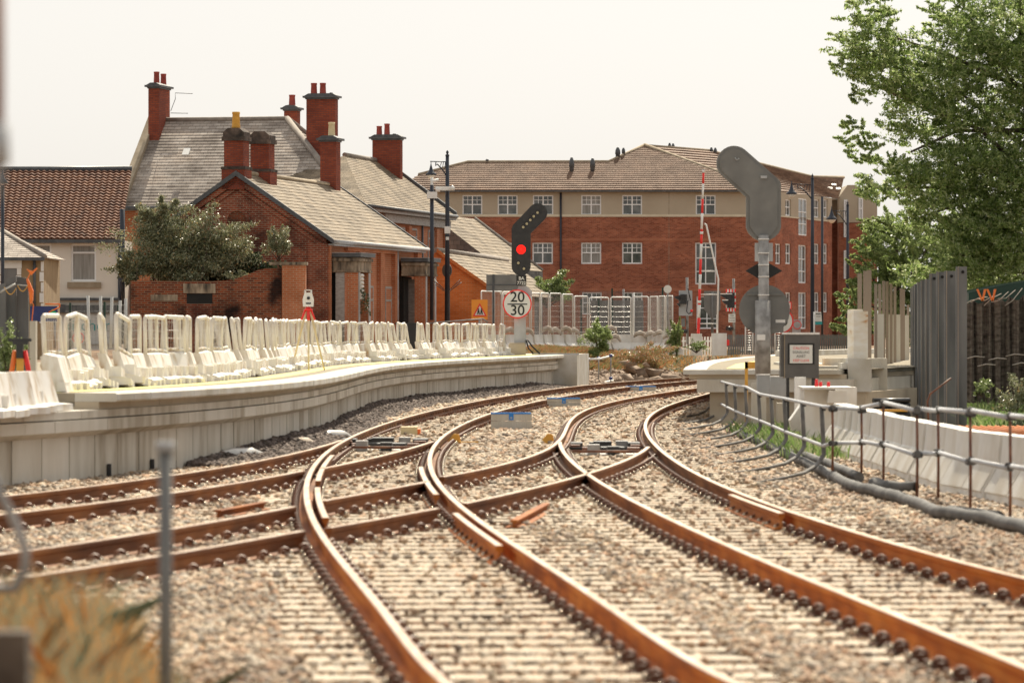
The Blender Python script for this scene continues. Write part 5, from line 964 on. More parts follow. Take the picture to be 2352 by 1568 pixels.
mb = MB(); mb.box(X_(1021, 159.5), X_(1034, 159.5), 159.5, 159.7, Z_(536, 159.5), Z_(520, 159.5)); mb.box(X_(1024, 159.5), X_(1031, 159.5), 159.5, 159.7, Z_(551, 159.5), Z_(544, 159.5)); obj('control_box', mb, 'whitepaint', label='small pale control box strapped to the lamp post', cat='box')
mb = MB()
for s in (-1, 1):
    for k in (0, 1): mb.tube([P(1027+s*(3+k*4), 668-0*k, 159.7), P(1027+s*(30+k*3), 642+k*6, 159.7)], .012, 4)
    for j in range(9): t_ = j/9; mb.tube([P(1027+s*(3+27*t_), 668-26*t_, 159.7), P(1027+s*(7+26*t_), 668-20*t_, 159.7)], .008, 4)
obj('ladder_bracket', mb, 'black', label='black V-shaped lattice bracket on the lamp post', cat='bracket')
# ------------------------------------------------------------------ windows
def window(parent, o, d, n, w, h, style='four', curtain=False, m='upvc'):
    o = np.array(o, float); d = np.array(d, float); n = np.array(n, float); up = np.array((0, 0, 1.)); mb = MB(); fr = .075; dp = -n*.07
    def bar(x0, x1, z0, z1, pr=0.0): mb.para(o+d*x0+up*z0+n*pr, d*(x1-x0), up*(z1-z0), dp)
    bar(0, w, 0, fr); bar(0, w, h-fr, h); bar(0, fr, fr, h-fr); bar(w-fr, w, fr, h-fr)
    if style == 'four': 
        bar(w/2-.035, w/2+.035, fr, h-fr); bar(fr, w/2-.035, h*.5-.0, h*.5+.06); bar(w/2+.035, w-fr, h*.5, h*.5+.06)
        for a in (fr, w/2+.035):
            ww = w/2-.035-fr; bar(a+ww/2-.014, a+ww/2+.014, h*.5+.06, h-fr, -.012); bar(a, a+ww/2-.014, h*.74, h*.74+.028, -.012); bar(a+ww/2+.014, a+ww, h*.74, h*.74+.028, -.012)
    elif style == 'tall':
        for z in (.30, .62): bar(fr, w-fr, h*z, h*z+.05)
        bar(w/2-.03, w/2+.03, fr, h*.3, -.01); bar(w/2-.03, w/2+.03, h*.3+.05, h*.62, -.01); bar(w/2-.03, w/2+.03, h*.62+.05, h-fr, -.01)
    elif style == 'slim':
        bar(fr, w-fr, h*.5, h*.5+.06); bar(w/2-.025, w/2+.025, fr, h*.5, -.01); bar(w/2-.025, w/2+.025, h*.5+.06, h-fr, -.01)
    elif style == 'top': bar(fr, w-fr, h*.74, h*.74+.07)
    fo = obj('window', mb, m, parent); mb = MB(); mb.para(o+d*fr+up*fr-n*.05, d*(w-2*fr), up*(h-2*fr), -n*.01); obj('pane', mb, 'curtain' if curtain else 'glass', fo); return fo
def holewall(o, d, n, W, z0, z1, holes, thick=.3):
    """flat wall from o along d with rectangular openings (x0,x1,z0,z1) and reveals"""
    mb = MB(); o = np.array(o, float); d = np.array(d, float); n = np.array(n, float); up = np.array((0, 0, 1.))
    xs = sorted({0, W, *[h[0] for h in holes], *[h[1] for h in holes]}); zs = sorted({z0, z1, *[h[2] for h in holes], *[h[3] for h in holes]})
    pt_ = lambda x, z, e=0: o+d*x+up*z-n*e
    for i in range(len(xs)-1):
        for j in range(len(zs)-1):
            cx, cz = (xs[i]+xs[i+1])/2, (zs[j]+zs[j+1])/2
            if any(h[0] < cx < h[1] and h[2] < cz < h[3] for h in holes): continue
            mb.quad(pt_(xs[i], zs[j]), pt_(xs[i+1], zs[j]), pt_(xs[i+1], zs[j+1]), pt_(xs[i], zs[j+1]))
    for x0, x1, a, b2 in holes:
        for p, q in (((x0, a), (x1, a)), ((x1, a), (x1, b2)), ((x1, b2), (x0, b2)), ((x0, b2), (x0, a))): mb.quad(pt_(*p), pt_(*q), pt_(*q, thick), pt_(*p, thick))
    return mb
# ------------------------------------------------------------------ flats
fl = thing('apartment_block', (0, 0, 0), label='long red brick apartment block with tan top storey and brown tiled roof', cat='building')
YF = 250.0; xf = lambda u: X_(u, YF); zf = lambda v: Z_(v, YF); xL = xf(930); xR = xf(1779); d = (1, 0, 0); n_ = (0, -1, 0)
mid = [(1150, 1197), (1223, 1270), (1335, 1381), (1429, 1475)]; top_ = [(1062, 1108), (1143, 1189), (1224, 1271), (1335, 1381), (1429, 1475), (1598, 1644)]
holesB = [(xf(a)-xL, xf(b2)-xL, zf(606), zf(557)) for a, b2 in mid]+[(xf(1597)-xL, xf(1645)-xL, zf(653), zf(557))]+[(xf(a)-xL, xf(b2)-xL, zf(722), zf(671)) for a, b2 in ((1337, 1382), (1430, 1476))]+[(xf(1600)-xL, xf(1648)-xL, zf(755), zf(680))]
holesT = [(xf(a)-xL, xf(b2)-xL, zf(494.2), zf(448)) for a, b2 in top_]
W = xR-xL
obj('brick_wall', holewall((xL, YF, 0), d, n_, W, .9, zf(497), holesB), 'brickM', fl); obj('rendered_wall', holewall((xL, YF, 0), d, n_, W, zf(494.8), zf(438), holesT), 'render', fl)
for i, (x0, x1, a, b2) in enumerate(holesB+holesT): window(fl, (xL+x0, YF+.09, a), d, n_, x1-x0, b2-a, 'tall' if b2-a > 1.6 else 'four', curtain=i in (2, 11))
mb = MB(); mb.box(xL, xR+.05, YF-.05, YF+.02, zf(498), zf(492.5)); obj('stone_band', mb, 'stoneband', fl)
mb = MB(); mb.box(xL, xR, YF-.012, YF+.002, zf(553.5), zf(547)); mb.box(xL, xR, YF-.012, YF+.002, zf(668), zf(662)); obj('brick_band', mb, 'brickband', fl)
mb = MB(); mb.box(xL-.3, xR+.3, YF-.40, YF-.28, zf(441), zf(436.5)); obj('gutter', mb, 'lead', fl); mb = MB(); mb.box(xL-.2, xR+.2, YF-.28, YF+.3, zf(442.5), zf(440)); obj('soffit', mb, 'stone', fl)
mb = MB(); mb.tube([(xf(1288), YF-.08, zf(440)), (xf(1288), YF-.08, 1)], .06, 8); obj('downpipe', mb, 'lampblue', fl)
mb = MB(); mb.box(xf(1536), xf(1537), YF-.004, YF+.0, zf(494), zf(440)); mb.box(xf(1536), xf(1537), YF-.004, YF, 1, zf(498)); obj('movement_joint', mb, 'oldstone', fl)
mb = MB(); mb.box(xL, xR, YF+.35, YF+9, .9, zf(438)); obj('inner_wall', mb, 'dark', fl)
# roof front slope plane through eaves, pitch
def onroof(u, v, y0=249.6, z0=None, tn=.466):
    z0 = zf(437) if z0 is None else z0; k = (V0-v)/F; Y = (z0-H-tn*y0)/(k-tn); return (X_(u, Y), Y, Z_(v, Y))
mb = MB()
bot = [(xf(u), 249.6, zf(437)) for u in (905, 1080, 1400, 1480, 1775)]; tp = [onroof(u, v) for u, v in ((960, 402), (1075, 373), (1398, 372.5), (1480, 335))]+[onroof(1481, 335)]
# split in strips so every top corner has its eaves point
def seg(b0, b1, t0, t1): ruled_roof(mb, [b0, b1], [t0, t1], n=14, lift=.09)
segb = [(xf(905), 249.6, zf(437)), (xf(1075), 249.6, zf(437)), (xf(1398), 249.6, zf(437)), (xf(1480), 249.6, zf(437)), (xf(1775), 249.6, zf(445))]
segt = [onroof(962, 402), onroof(1075, 373), onroof(1398, 372.5), onroof(1480, 335), onroof(1483, 335.5)]
pts_ = segt[:4]+[segb[4]]; ze_ = zf(437); zt_ = segt[3][2]; nC = 22; ey = 249.6
def xr_(z):
    L_ = [segb[0]]+segt[:4]; R_ = [segt[3], segb[4]]
    return np.interp(z, [p[2] for p in L_[:3]]+[L_[3][2]+.01, L_[4][2]], [p[0] for p in L_]), np.interp(z, [R_[1][2], R_[0][2]], [R_[1][0], R_[0][0]])
for k in range(nC):
    z0_, z1_ = ze_+(zt_-ze_)*k/nC, ze_+(zt_-ze_)*(k+1)/nC-.002; yA, yB = ey+(z0_-ze_)/.466, ey+(z1_-ze_)/.466; (a0, a1), (b0_, b1_) = xr_(z0_), xr_(z1_); nS = 12
    for q in range(nS):
        f0, f1 = q/nS, (q+1)/nS; A_ = a0+(a1-a0)*f0, a0+(a1-a0)*f1; B_ = b0_+(b1_-b0_)*f0, b0_+(b1_-b0_)*f1
        mb.quad((A_[0], yA-.03, z0_+.05), (A_[1], yA-.03, z0_+.05), (B_[1], yB, z1_), (B_[0], yB, z1_)); mb.quad((A_[0], yA, z0_-.01), (A_[1], yA, z0_-.01), (A_[1], yA-.03, z0_+.05), (A_[0], yA-.03, z0_+.05))
obj('roof', mb, 'tile', fl)
mb = MB(); 
wr = [(X_(1776, 250.2), 250.2, zf(446)), (X_(1850, 258), 258, Z_(449, 258)), (X_(1928, 266), 266, Z_(455, 266))]
wt = [(X_(1484, 256.5), 256.5, Z_(336, 256.5)), (X_(1628, 262), 262, Z_(347, 262)), (X_(1748, 268), 268, Z_(378, 268)), (X_(1865, 273), 273, Z_(407, 273)), (X_(1938, 276), 276, Z_(408.5, 276))]
ruled_roof(mb, wr, wt, n=16, lift=.08); obj('wing_roof', mb, 'tile', fl)
mb = MB(); mb.tube([(segt[3][0], segt[3][1], segt[3][2]+.04), (X_(1778, 250), 249.8, zf(447)+.08)], .13, 8); mb.tube([tuple(np.array(t)+(0, 0, .03)) for t in wt], .1, 6); mb.tube([tuple(np.array(t)+(0, 0, .03)) for t in segt[:4]], .1, 6); obj('ridge_tiles', mb, 'stone', fl)
# wing wall
a = np.array((xR, YF+.3)); b2 = np.array((X_(1911, 264), 264)); dd = (b2-a)/np.linalg.norm(b2-a); d2 = (dd[0], dd[1], 0); n2_ = (dd[1], -dd[0], 0); Wl = np.linalg.norm(b2-a)
def uw(u):  # distance along wing wall seen at picture column u
    k = (u-U0)/F; return (k*a[1]-a[0])/(dd[0]-k*dd[1])
def zw(u, v): s = uw(u); return Z_(v, a[1]+dd[1]*s)
hb = []; ht = []
for u0_, u1_ in ((1781, 1794), (1804, 1817), (1870, 1882), (1891, 1901)):
    hb.append((uw(u0_), uw(u1_), zw(u0_, 606), zw(u0_, 559))); 
    ht.append((uw(u0_), uw(u1_), zw(u0_, 499), zw(u0_, 457)))
    if u0_ > 1800: hb.append((uw(u0_), uw(u1_), zw(u0_, 717), zw(u0_, 671)))
hb += [(uw(1834), uw(1853), zw(1834, 650), zw(1834, 562)), (uw(1834), uw(1853), zw(1834, 755), zw(1834, 671))]; ht += [(uw(1834), uw(1853), zw(1834, 499), zw(1834, 455))]
zbd = zw(1840, 503)
obj('wing_brick_wall', holewall((a[0], a[1], 0), d2, n2_, Wl, .9, zbd, hb+[(uw(1834.), uw(1853.), zw(1834, 540), zbd-.001)]), 'brickM', fl); obj('wing_rendered_wall', holewall((a[0], a[1], 0), d2, n2_, Wl, zbd+.08, zf(438), [(h[0], h[1], max(h[2], zbd+.1), h[3]) for h in ht]), 'render', fl)
for h in hb: window(fl, (a[0]+dd[0]*h[0]-n2_[0]*.08, a[1]+dd[1]*h[0]-n2_[1]*.08, h[2]), d2, n2_, h[1]-h[0], h[3]-h[2], 'tall' if h[1]-h[0] > 1.5 and h[3]-h[2] > 1.5 else 'slim')
for h in ht[:-1]: window(fl, (a[0]+dd[0]*h[0]-n2_[0]*.08, a[1]+dd[1]*h[0]-n2_[1]*.08, max(h[2], zbd+.1)), d2, n2_, h[1]-h[0], h[3]-max(h[2], zbd+.1), 'slim')
hh_ = (uw(1834.), uw(1853.)); window(fl, (a[0]+dd[0]*hh_[0]-n2_[0]*.02, a[1]+dd[1]*hh_[0]-n2_[1]*.02, zw(1834, 540)), d2, n2_, hh_[1]-hh_[0], zw(1834, 455)-zw(1834, 540), 'tall')
mb = MB(); mb.para((a[0]+n2_[0]*.05, a[1]+n2_[1]*.05, zbd), (d2[0]*hh_[0], d2[1]*hh_[0], 0), (-n2_[0]*.1, -n2_[1]*.1, 0), (0, 0, .08)); mb.para((a[0]+n2_[0]*.05+d2[0]*hh_[1], a[1]+n2_[1]*.05+d2[1]*hh_[1], zbd), (d2[0]*(Wl-hh_[1]), d2[1]*(Wl-hh_[1]), 0), (-n2_[0]*.1, -n2_[1]*.1, 0), (0, 0, .08)); obj('stone_band', mb, 'stoneband', fl)
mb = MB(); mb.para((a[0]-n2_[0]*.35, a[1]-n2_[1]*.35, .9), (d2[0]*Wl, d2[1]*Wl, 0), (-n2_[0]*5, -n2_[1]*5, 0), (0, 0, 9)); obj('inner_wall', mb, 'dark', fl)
# projecting end block behind
mb = MB(); y = 266; mb.box(X_(1908, y), X_(1930, y), y+1.5, y+3, .9, Z_(505, y)); mb.box(X_(1927, y), X_(2015, y), y, y+8, .9, Z_(512, y)); obj('end_bay_wall', mb, 'brickM', fl)
mb = MB(); mb.box(X_(1908, y), X_(1930, y), y+1.5, y+3, Z_(504, y), Z_(457, y)); mb.prism([P(1927, 511, y), P(2015, 511, y), P(2015, 470, y), P(1966, 425, y), P(1947, 425, y), P(1927, 452, y)], (0, 8, 0)); obj('end_bay_render', mb, 'render', fl)
for u0_, u1_, v0_, v1_ in ((1938, 1947, 459, 545), (1972, 1982, 455, 505), (1938, 1947, 575, 640)): window(fl, (X_(u0_, y), y-.08, Z_(v1_, y)), (1, 0, 0), (0, -1, 0), X_(u1_, y)-X_(u0_, y), Z_(v0_, y)-Z_(v1_, y), 'slim')
# roof cowls
for i, (u, v, h) in enumerate(((1538, 348, 20), (1546, 349, 20), (1563, 356, 19), (1569, 357, 17), (1634, 356, 18), (1643, 357, 18), (1612, 374, 25), (1313, 393, 32), (1361, 393, 30), (1419, 362, 24), (1432, 357, 18), (1119, 373, 8))):
    p = onroof(u, v) if u < 1484 else P(u, v, 262); r = .09 if h < 24 else .13; hh2 = h*p[1]/F
    mb = MB(); mb.lathe(p, [(r, -.1), (r, hh2*.3), (r*1.25, hh2*.35), (r*1.1, hh2*.7), (r*.5, hh2*.97), (r*.1, hh2)], 8); obj('roof_cowl', mb, 'lead', fl)
# roof lights on wing roof
for u, v in ((1890, 433), (1915, 432), (1906, 440), (1925, 441)):
    p = P(u, v, 271-(v-432)*.25); mb = MB(); mb.para((p[0]-.14, p[1]-.3, p[2]+.15), (.28, .1, 0), (0, .25, .1), (0, 0, .03)); obj('roof_window', mb, 'whitepaint', fl)
# ------------------------------------------------------------------ station annex (local frame: x = away from gable centre to the right, y = along the building)
TH = -math.radians(11.8)
def frame(x, y): return dict(loc=(x, y, 0), rz=TH)
an = thing('station_annex', (-9.66, 150, 0), TH, label='low old brick station building with slate roof, gable end and two stone porches', cat='building')
hw = 3.2; ze, za = 5.22, 7.38; Ln_ = 14.4
mb = MB(); mb.prism([(-hw, 0, .9), (hw, 0, .9), (hw, 0, ze-.05), (0, 0, za-.08), (-hw, 0, ze-.05)], (0, Ln_, 0), True); 
obj('brick_wall', mb, 'brickA', an)
mb = MB(); mb.prism([(hw+.004, .05, .9), (hw+.012, .05, .9), (hw+.012, .05, ze-.2), (hw+.004, .05, ze-.2)], (0, Ln_-.06, 0)); obj('side_wall_sun_tone', mb, 'brickO', an)  # brighter brick than the gable: sunlight on this side is put into the colour
mb = MB(); mb.box(hw-.6, hw+.10, -.10, .5, .9, ze-.3); obj('corner_pier', mb, 'brickA', an)
# roof slopes
sl_ = (za-ze)/hw; ov = .32
mb = MB()
for s in (1, -1): ruled_roof(mb, [(s*(hw+ov), -.12, ze-ov*sl_+.0), (s*(hw+ov), Ln_+.1, ze-ov*sl_)], [(0, -.12, za+.03), (0, Ln_+.1, za+.03)], .24, .018)
obj('roof', mb, 'slateB', an)
mb = MB(); mb.tube([(0, 1, za+.07), (0, Ln_+.05, za+.07)], .08, 8)
obj('ridge_tiles', mb, 'stone', an)
for s in (1, -1):
    for yy, dy in ((-.22, .1), (Ln_+.1, .12)): mb = MB(); mb.prism([(s*(hw+ov+.02), yy, ze-ov*sl_-.10), (s*(hw+ov+.02), yy, ze-ov*sl_+.06), (0, yy, za+.1), (0, yy, za-.08)], (0, dy, 0)); obj('bargeboard', mb, 'lead', an)
mb = MB()
for s in (1, -1):  # brick verge moulding on the gable
    mb.prism([(s*(hw+.05), -.12, ze-.30), (s*(hw+.05), -.12, ze-.10), (0, -.12, za-.10), (0, -.12, za-.32)], (0, .12, 0)); mb.prism([(s*(hw+.0), -.06, ze-.50), (s*(hw), -.06, ze-.36), (0, -.06, za-.38), (0, -.06, za-.55)], (0, .06, 0))
obj('verge_moulding', mb, 'brickA', an)
mb = MB(); cz = Z_(508, 150); 
for k in range(28):
    a0, a1 = 2*PI*k/28, 2*PI*(k+1)/28; mb.prism([(r*math.cos(q), -.05, cz+r*math.sin(q)) for r, q in ((.36, a0), (.48, a0), (.48, a1), (.36, a1))], (0, .05, 0))
obj('round_recess', mb, 'brickA', an); mb = MB(); mb.prism([(.36*math.cos(2*PI*k/24), -.003, cz+.36*math.sin(2*PI*k/24)) for k in range(24)], (0, .002, 0)); obj('blocked_opening', mb, 'brickW', an)
mb = MB(); mb.tube([(hw+ov+.05, -.1, ze-ov*sl_-.03), (hw+ov+.05, Ln_+.1, ze-ov*sl_-.03)], .07, 8); mb.box(hw+.02, hw+ov-.02, 0, Ln_, ze-ov*sl_-.16, ze-ov*sl_-.1); obj('gutter', mb, 'gutter', an)
mb = MB(); mb.tube([(hw+.12, 10.4, ze-.3), (hw+.12, 10.4, .9)], .05, 8); obj('downpipe', mb, 'gutter', an)
mb = MB()
for y0, y1 in ((0.02, .25), (4.4, 5.2), (7.6, 8.2), (9.9, 10.25), (13.6, 14.3)): mb.box(hw+.013, hw+.16, y0, y1, .9, ze-.35)
mb.box(hw+.013, hw+.17, 2.6, 10.2, ze-.5, ze-.22); obj('pilaster', mb, 'brickO', an)
for y0, y1 in ((6.1, 6.5), (8.9, 9.4)): window(an, (hw+.03, y0, 1.4), (0, 1, 0), (1, 0, 0), y1-y0+.5, 2.1, 'top', m='woodwhite')
def porch(y0, nm, lab):
    p = .92; L_ = 1.95; x0 = hw+.17
    mb = MB(); mb.box(x0, x0+p+.12, y0-.12, y0+L_+.12, 4.45, 4.58); obj('porch_roof', mb, 'lead', an); mb = MB(); mb.box(x0, x0+p+.14, y0-.14, y0+L_+.14, 4.583, 4.60); obj('roof_edge', mb, 'gutter', an)
    mb = MB(); mb.box(x0, x0+p, y0, y0+L_, 3.92, 4.44); mb.box(x0, x0+p+.06, y0-.06, y0+L_+.06, 4.30, 4.40); mb.box(x0, x0+p+.03, y0-.03, y0+L_+.03, 3.92, 3.99); obj('entablature', mb, 'oldstone', an)
    mb = MB(); mb.box(x0+p-.42, x0+p-.02, y0+.02, y0+.4, .9, 3.915); mb.box(x0+p-.42, x0+p-.02, y0+L_-.42, y0+L_-.03, .9, 3.915); obj('pillar', mb, 'brickO', an)
    mb = MB(); mb.box(x0+p-.019, x0+p-.0, y0+.1, y0+.32, .9, 3.9); mb.box(x0+p-.019, x0+p, y0+L_-.36, y0+L_-.1, .9, 3.9); obj('pillar_strip', mb, 'gutter', an)
    mb = MB(); mb.box(x0-.15, x0+.01, y0+.3, y0+L_-.3, .9, 3.9); obj('doorway', mb, 'dark', an)
    mb = MB(); mb.box(x0+.1, x0+.42, y0+.02, y0+.05, 2.0, 3.9) if nm else mb.box(x0+.06, x0+.36, y0+.9, y0+.93, .9, 3.8); obj('stained_panel', mb, 'woodwhite', an)
porch(.35, 1, ''); porch(10.85, 0, '')
mb = MB()
for k in range(7): mb.tube([(hw+.17+.93, .55, 3.8-k*.13), (hw+.17+.93, .95, 3.8-k*.13)], .065, 8)
obj('wrapped_bundle', mb, 'whitebar', an)
mb = MB(); mb.lathe((hw+.5, 3.2, 4.0), [(.02, -.1), (.16, -.05), (.18, .03), (.05, .14), (.02, .2)], 10); obj('flood_lamp', mb, 'black', an)
mb = MB(); mb.tube([(hw+1.4, 13.1, 4.15), (hw+1.42, 13.13, 4.15)], .26, 14); obj('satellite_dish', mb, 'cab', an)
def stack(parent, x, y, w, dp, z0, z1, m='brickC', cap='stone', pots=(), big=True, base=None, roundcap=False):
    """chimney: brick shaft, oversailing cap, pots"""
    c = MB(); c.box(x-w/2, x+w/2, y-dp/2, y+dp/2, z0, z1-.16); 
    if base: c.box(x-w/2-.07, x+w/2+.07, y-dp/2-.07, y+dp/2+.07, z0, base)
    ch = obj('chimney', c, m, parent)
    c = MB()
    if roundcap:
        c.box(x-w/2-.07, x+w/2+.07, y-dp/2-.07, y+dp/2+.07, z1-.45, z1-.3); c.box(x-w/2-.03, x+w/2+.03, y-dp/2-.03, y+dp/2+.03, z1-.3, z1-.14); c.prism([(x-w/2-.02, y-dp/2-.02, z1-.14), (x+w/2+.02, y-dp/2-.02, z1-.14), (x+w/2-.14, y-dp/2-.02, z1), (x-w/2+.14, y-dp/2-.02, z1)], (0, dp+.04, 0))
        if base: c.box(x-w/2-.09, x+w/2+.09, y-dp/2-.09, y+dp/2+.09, base, base+.1)
    else:
        c.box(x-w/2-.04, x+w/2+.04, y-dp/2-.04, y+dp/2+.04, z1-.16, z1-.1); c.box(x-w/2-.13, x+w/2+.13, y-dp/2-.13, y+dp/2+.13, z1-.1, z1-.02); c.prism([(x-w/2-.08, y-dp/2-.08, z1-.02), (x+w/2+.08, y-dp/2-.08, z1-.02), (x+w/2-.1, y-dp/2-.08, z1+.08), (x-w/2+.1, y-dp/2-.08, z1+.08)], (0, dp+.16, 0))
    obj('chimney_cap', c, 'soot' if roundcap else 'lead', ch)
    for px, py, h, r, pm in pots:
        c = MB(); c.lathe((x+px, y+py, z1+.0), [(r*1.15, 0), (r, .08), (r*.86, h*.85), (r*.95, h*.88), (r*.95, h), (r*.6, h+.005)], 12); obj('chimney_pot', c, pm, ch)
    return ch
s = 150/F
stack(an, -.12, .35, .70, .8, za-.55, Z_(295, 150.3), 'brickC', pots=((-.02, 0, .58, .15, 'ochre'),), base=Z_(390, 150.3), roundcap=True)
stack(an, .08, 3.1, .68, .8, za-.5, Z_(303, 153), 'brickC', pots=(), base=Z_(396, 153), roundcap=True)
stack(an, 0, 13.3, .62, .7, za-.5, Z_(318, 163.3), 'brickC', pots=((.05, 0, .60, .14, 'creamclay'),))
# ------------------------------------------------------------------ main station house
mh2 = thing('station_house', (0, 0, 0), TH, label='large old station house with grey slate roof and tall red brick chimneys', cat='building')
ct, st_ = math.cos(-TH), math.sin(-TH)
def lc(x, y): return (x*ct-y*st_, x*st_+y*ct)   # world -> local
zr, zE = 10.63, 6.86; rl = lc(-14.87, 178.3); rr_ = lc(-9.33, 177.2)
xa, ya2 = rl; xb, yb2 = rr_[0], rl[1]
mb = MB(); run = 4.6; side = 4.0
ruled_roof(mb, [(xa, ya2-run, zE), (xb+side, ya2-run, zE)], [(xa, ya2, zr), (xb, ya2, zr)], .22, .018)
ruled_roof(mb, [(xb+side, ya2-run, zE), (xb+side, ya2+run, zE)], [(xb, ya2, zr), (xb+.01, ya2+.01, zr)], .22, .018)
ruled_roof(mb, [(xa, ya2+run, zE), (xb+side, ya2+run, zE)], [(xa, ya2, zr), (xb, ya2, zr)], .4, .018)
obj('roof', mb, 'slate', mh2)
mb = MB(); mb.tube([(xa, ya2, zr+.04), (xb, ya2, zr+.04)], .1, 8); mb.tube([(xb, ya2, zr+.04), (xb+side, ya2-run, zE+.05)], .13, 8); mb.tube([(xb, ya2, zr+.04), (xb+side, ya2+run, zE+.05)], .13, 8); obj('ridge_tiles', mb, 'ridge', mh2)
mb = MB(); mb.prism([(xa-.32, ya2-run-.05, zE-.05), (xa-.32, ya2-run-.05, zE+.28), (xa-.32, ya2, zr+.25), (xa-.32, ya2+run, zE+.28), (xa-.32, ya2+run, zE-.05)], (.34, 0, 0)); obj('gable_coping', mb, 'stone', mh2)
mb = MB(); mb.box(xa-.3, xb+side-.3, ya2-run+.3, ya2+run-.3, .9, zE-.02); mb.prism([(xa-.28, ya2-run+.3, zE-.03), (xa-.28, ya2, zr-.1), (xa-.28, ya2+run-.3, zE-.03)], (.2, 0, 0)); obj('brick_wall', mb, 'brickO', mh2)
mb = MB(); mb.tube([(xa, ya2-run-.08, zE-.02), (xb+side, ya2-run-.08, zE-.02)], .09, 8); obj('gutter', mb, 'lead', mh2)
for u, v in ((427, 357), (637, 355)):
    Y = 175.6; w = lc(X_(u, Y), Y); z = Z_(v, Y); mb = MB(); k = (zr-zE)/run; mb.para((w[0]-.14, w[1]-.3+.2, z-.12+.1), (.28, 0, 0), (0, .34, .34*k), (0, -.03, .05)); obj('roof_window', mb, 'whitepaint', mh2)
# right wing
we = lc(-5.5, 183.4); wx, wy = we; wl = 16; zr2 = 9.1
mb = MB(); ruled_roof(mb, [(wx+3.1, wy-wl, zE-.05), (wx+3.1, wy+.1, zE-.05)], [(wx, wy-7, zr2), (wx, wy+.1, zr2)], .22, .018); ruled_roof(mb, [(wx-3.1, wy-wl, zE-.05), (wx+3.1, wy-wl, zE-.05)], [(wx-.02, wy-7, zr2), (wx, wy-7, zr2)], .22, .018); ruled_roof(mb, [(wx-3, wy-wl, zE), (wx-3, wy+.1, zE)], [(wx, wy-7, zr2), (wx, wy+.1, zr2)], .4, .018); obj('wing_roof', mb, 'slateB', mh2)
mb = MB(); mb.tube([(wx, wy-7, zr2+.04), (wx, wy+.1, zr2+.04)], .1, 8); obj('ridge_tiles', mb, 'ridge', mh2)
mb = MB(); mb.prism([(wx+3.15, wy+.1, zE-.2), (wx+3.15, wy+.1, zE+.1), (wx, wy+.1, zr2+.16), (wx, wy+.1, zr2-.12)], (0, .18, 0)); obj('bargeboard', mb, 'lead', mh2)
mb = MB(); mb.box(wx-3, wx+2.75, wy-wl+4, wy, .9, zE-.1); mb.prism([(wx-2.9, wy-.2, zE-.12), (wx+2.7, wy-.2, zE-.12), (wx, wy-.2, zr2-.1)], (0, .2, 0)); mb.box(wx-3, wx+2.7, wy-wl, wy-wl+4, .9, zE-.3); obj('wing_wall', mb, 'brickO', mh2)
mb = MB(); mb.box(wx+2.76, wx+3.15, wy-wl, wy+.1, zE-.28, zE-.12); mb.box(wx+2.76, wx+2.95, wy-wl+4, wy, zE-.62, zE-.3); obj('eaves_board', mb, 'woodwhite', mh2)
mb = MB(); mb.tube([(wx+3.2, wy-wl, zE-.1), (wx+3.2, wy+.1, zE-.1)], .07, 8); mb.tube([(wx+2.85, wy-5, zE-.6), (wx+2.85, wy-5, 2)], .05, 6); obj('gutter', mb, 'lead', mh2)
for yy in (wy-9, wy-6.8, wy-3.6): window(mh2, (wx+2.79, yy, 4.6), (0, 1, 0), (1, 0, 0), 1.1, 1.5, 'top', m='woodwhite')
mb = MB(); mb.box(wx+2.76, wx+2.9, wy-7.6, wy-7.1, .9, zE-.7); mb.box(wx+2.76, wx+2.9, wy-2.5, wy-2, .9, zE-.7); mb.box(wx+2.76, wx+2.9, wy-.6, wy, .9, zE-.7); obj('pilaster', mb, 'brickO', mh2)
def stackpx(u0_, u1_, vt, vb, Y, w, dp, pots, **k):
    x, y = lc(X_((u0_+u1_)/2, Y), Y); stack(mh2, x, y, w, dp, Z_(vb, Y)-.6, Z_(vt, Y), 'brickC', pots=pots, **k)
stackpx(341, 390, 197, 300, 178.0, .46, 1.6, ((-.02, -.3, .56, .13, 'redclay'), (.04, .5, .52, .13, 'redclay')))
stackpx(702, 778, 220, 350, 176.0, 1.22, .5, ((-.35, 0, .52, .14, 'redclay'), (.03, 0, .52, .14, 'redclay'), (.38, 0, .12, .07, 'lead')))
stackpx(651, 691, 247, 320, 184.0, .58, .55, ((.0, 0, .54, .15, 'redclay'), (-.1, -.1, .1, .1, 'lead')))
stackpx(853, 927, 314, 400, 182.0, 1.22, .45, ((-.36, 0, .45, .13, 'redclay'), (-.02, 0, .55, .13, 'redclay'), (.3, 0, .12, .08, 'lead')))
mb = MB(); x, y = lc(X_(392, 178), 178); z = Z_(250, 178); mb.tube([(x, y, z-.1), (x+.2, y, z+.4), (x+.2, y, Z_(214, 178)), (x+.95, y, Z_(216, 178))], .014, 5); mb.tube([(x, y, Z_(260, 178)), (x+.75, y, Z_(261, 178))], .014, 5); obj('aerial', mb, 'lead', mh2)
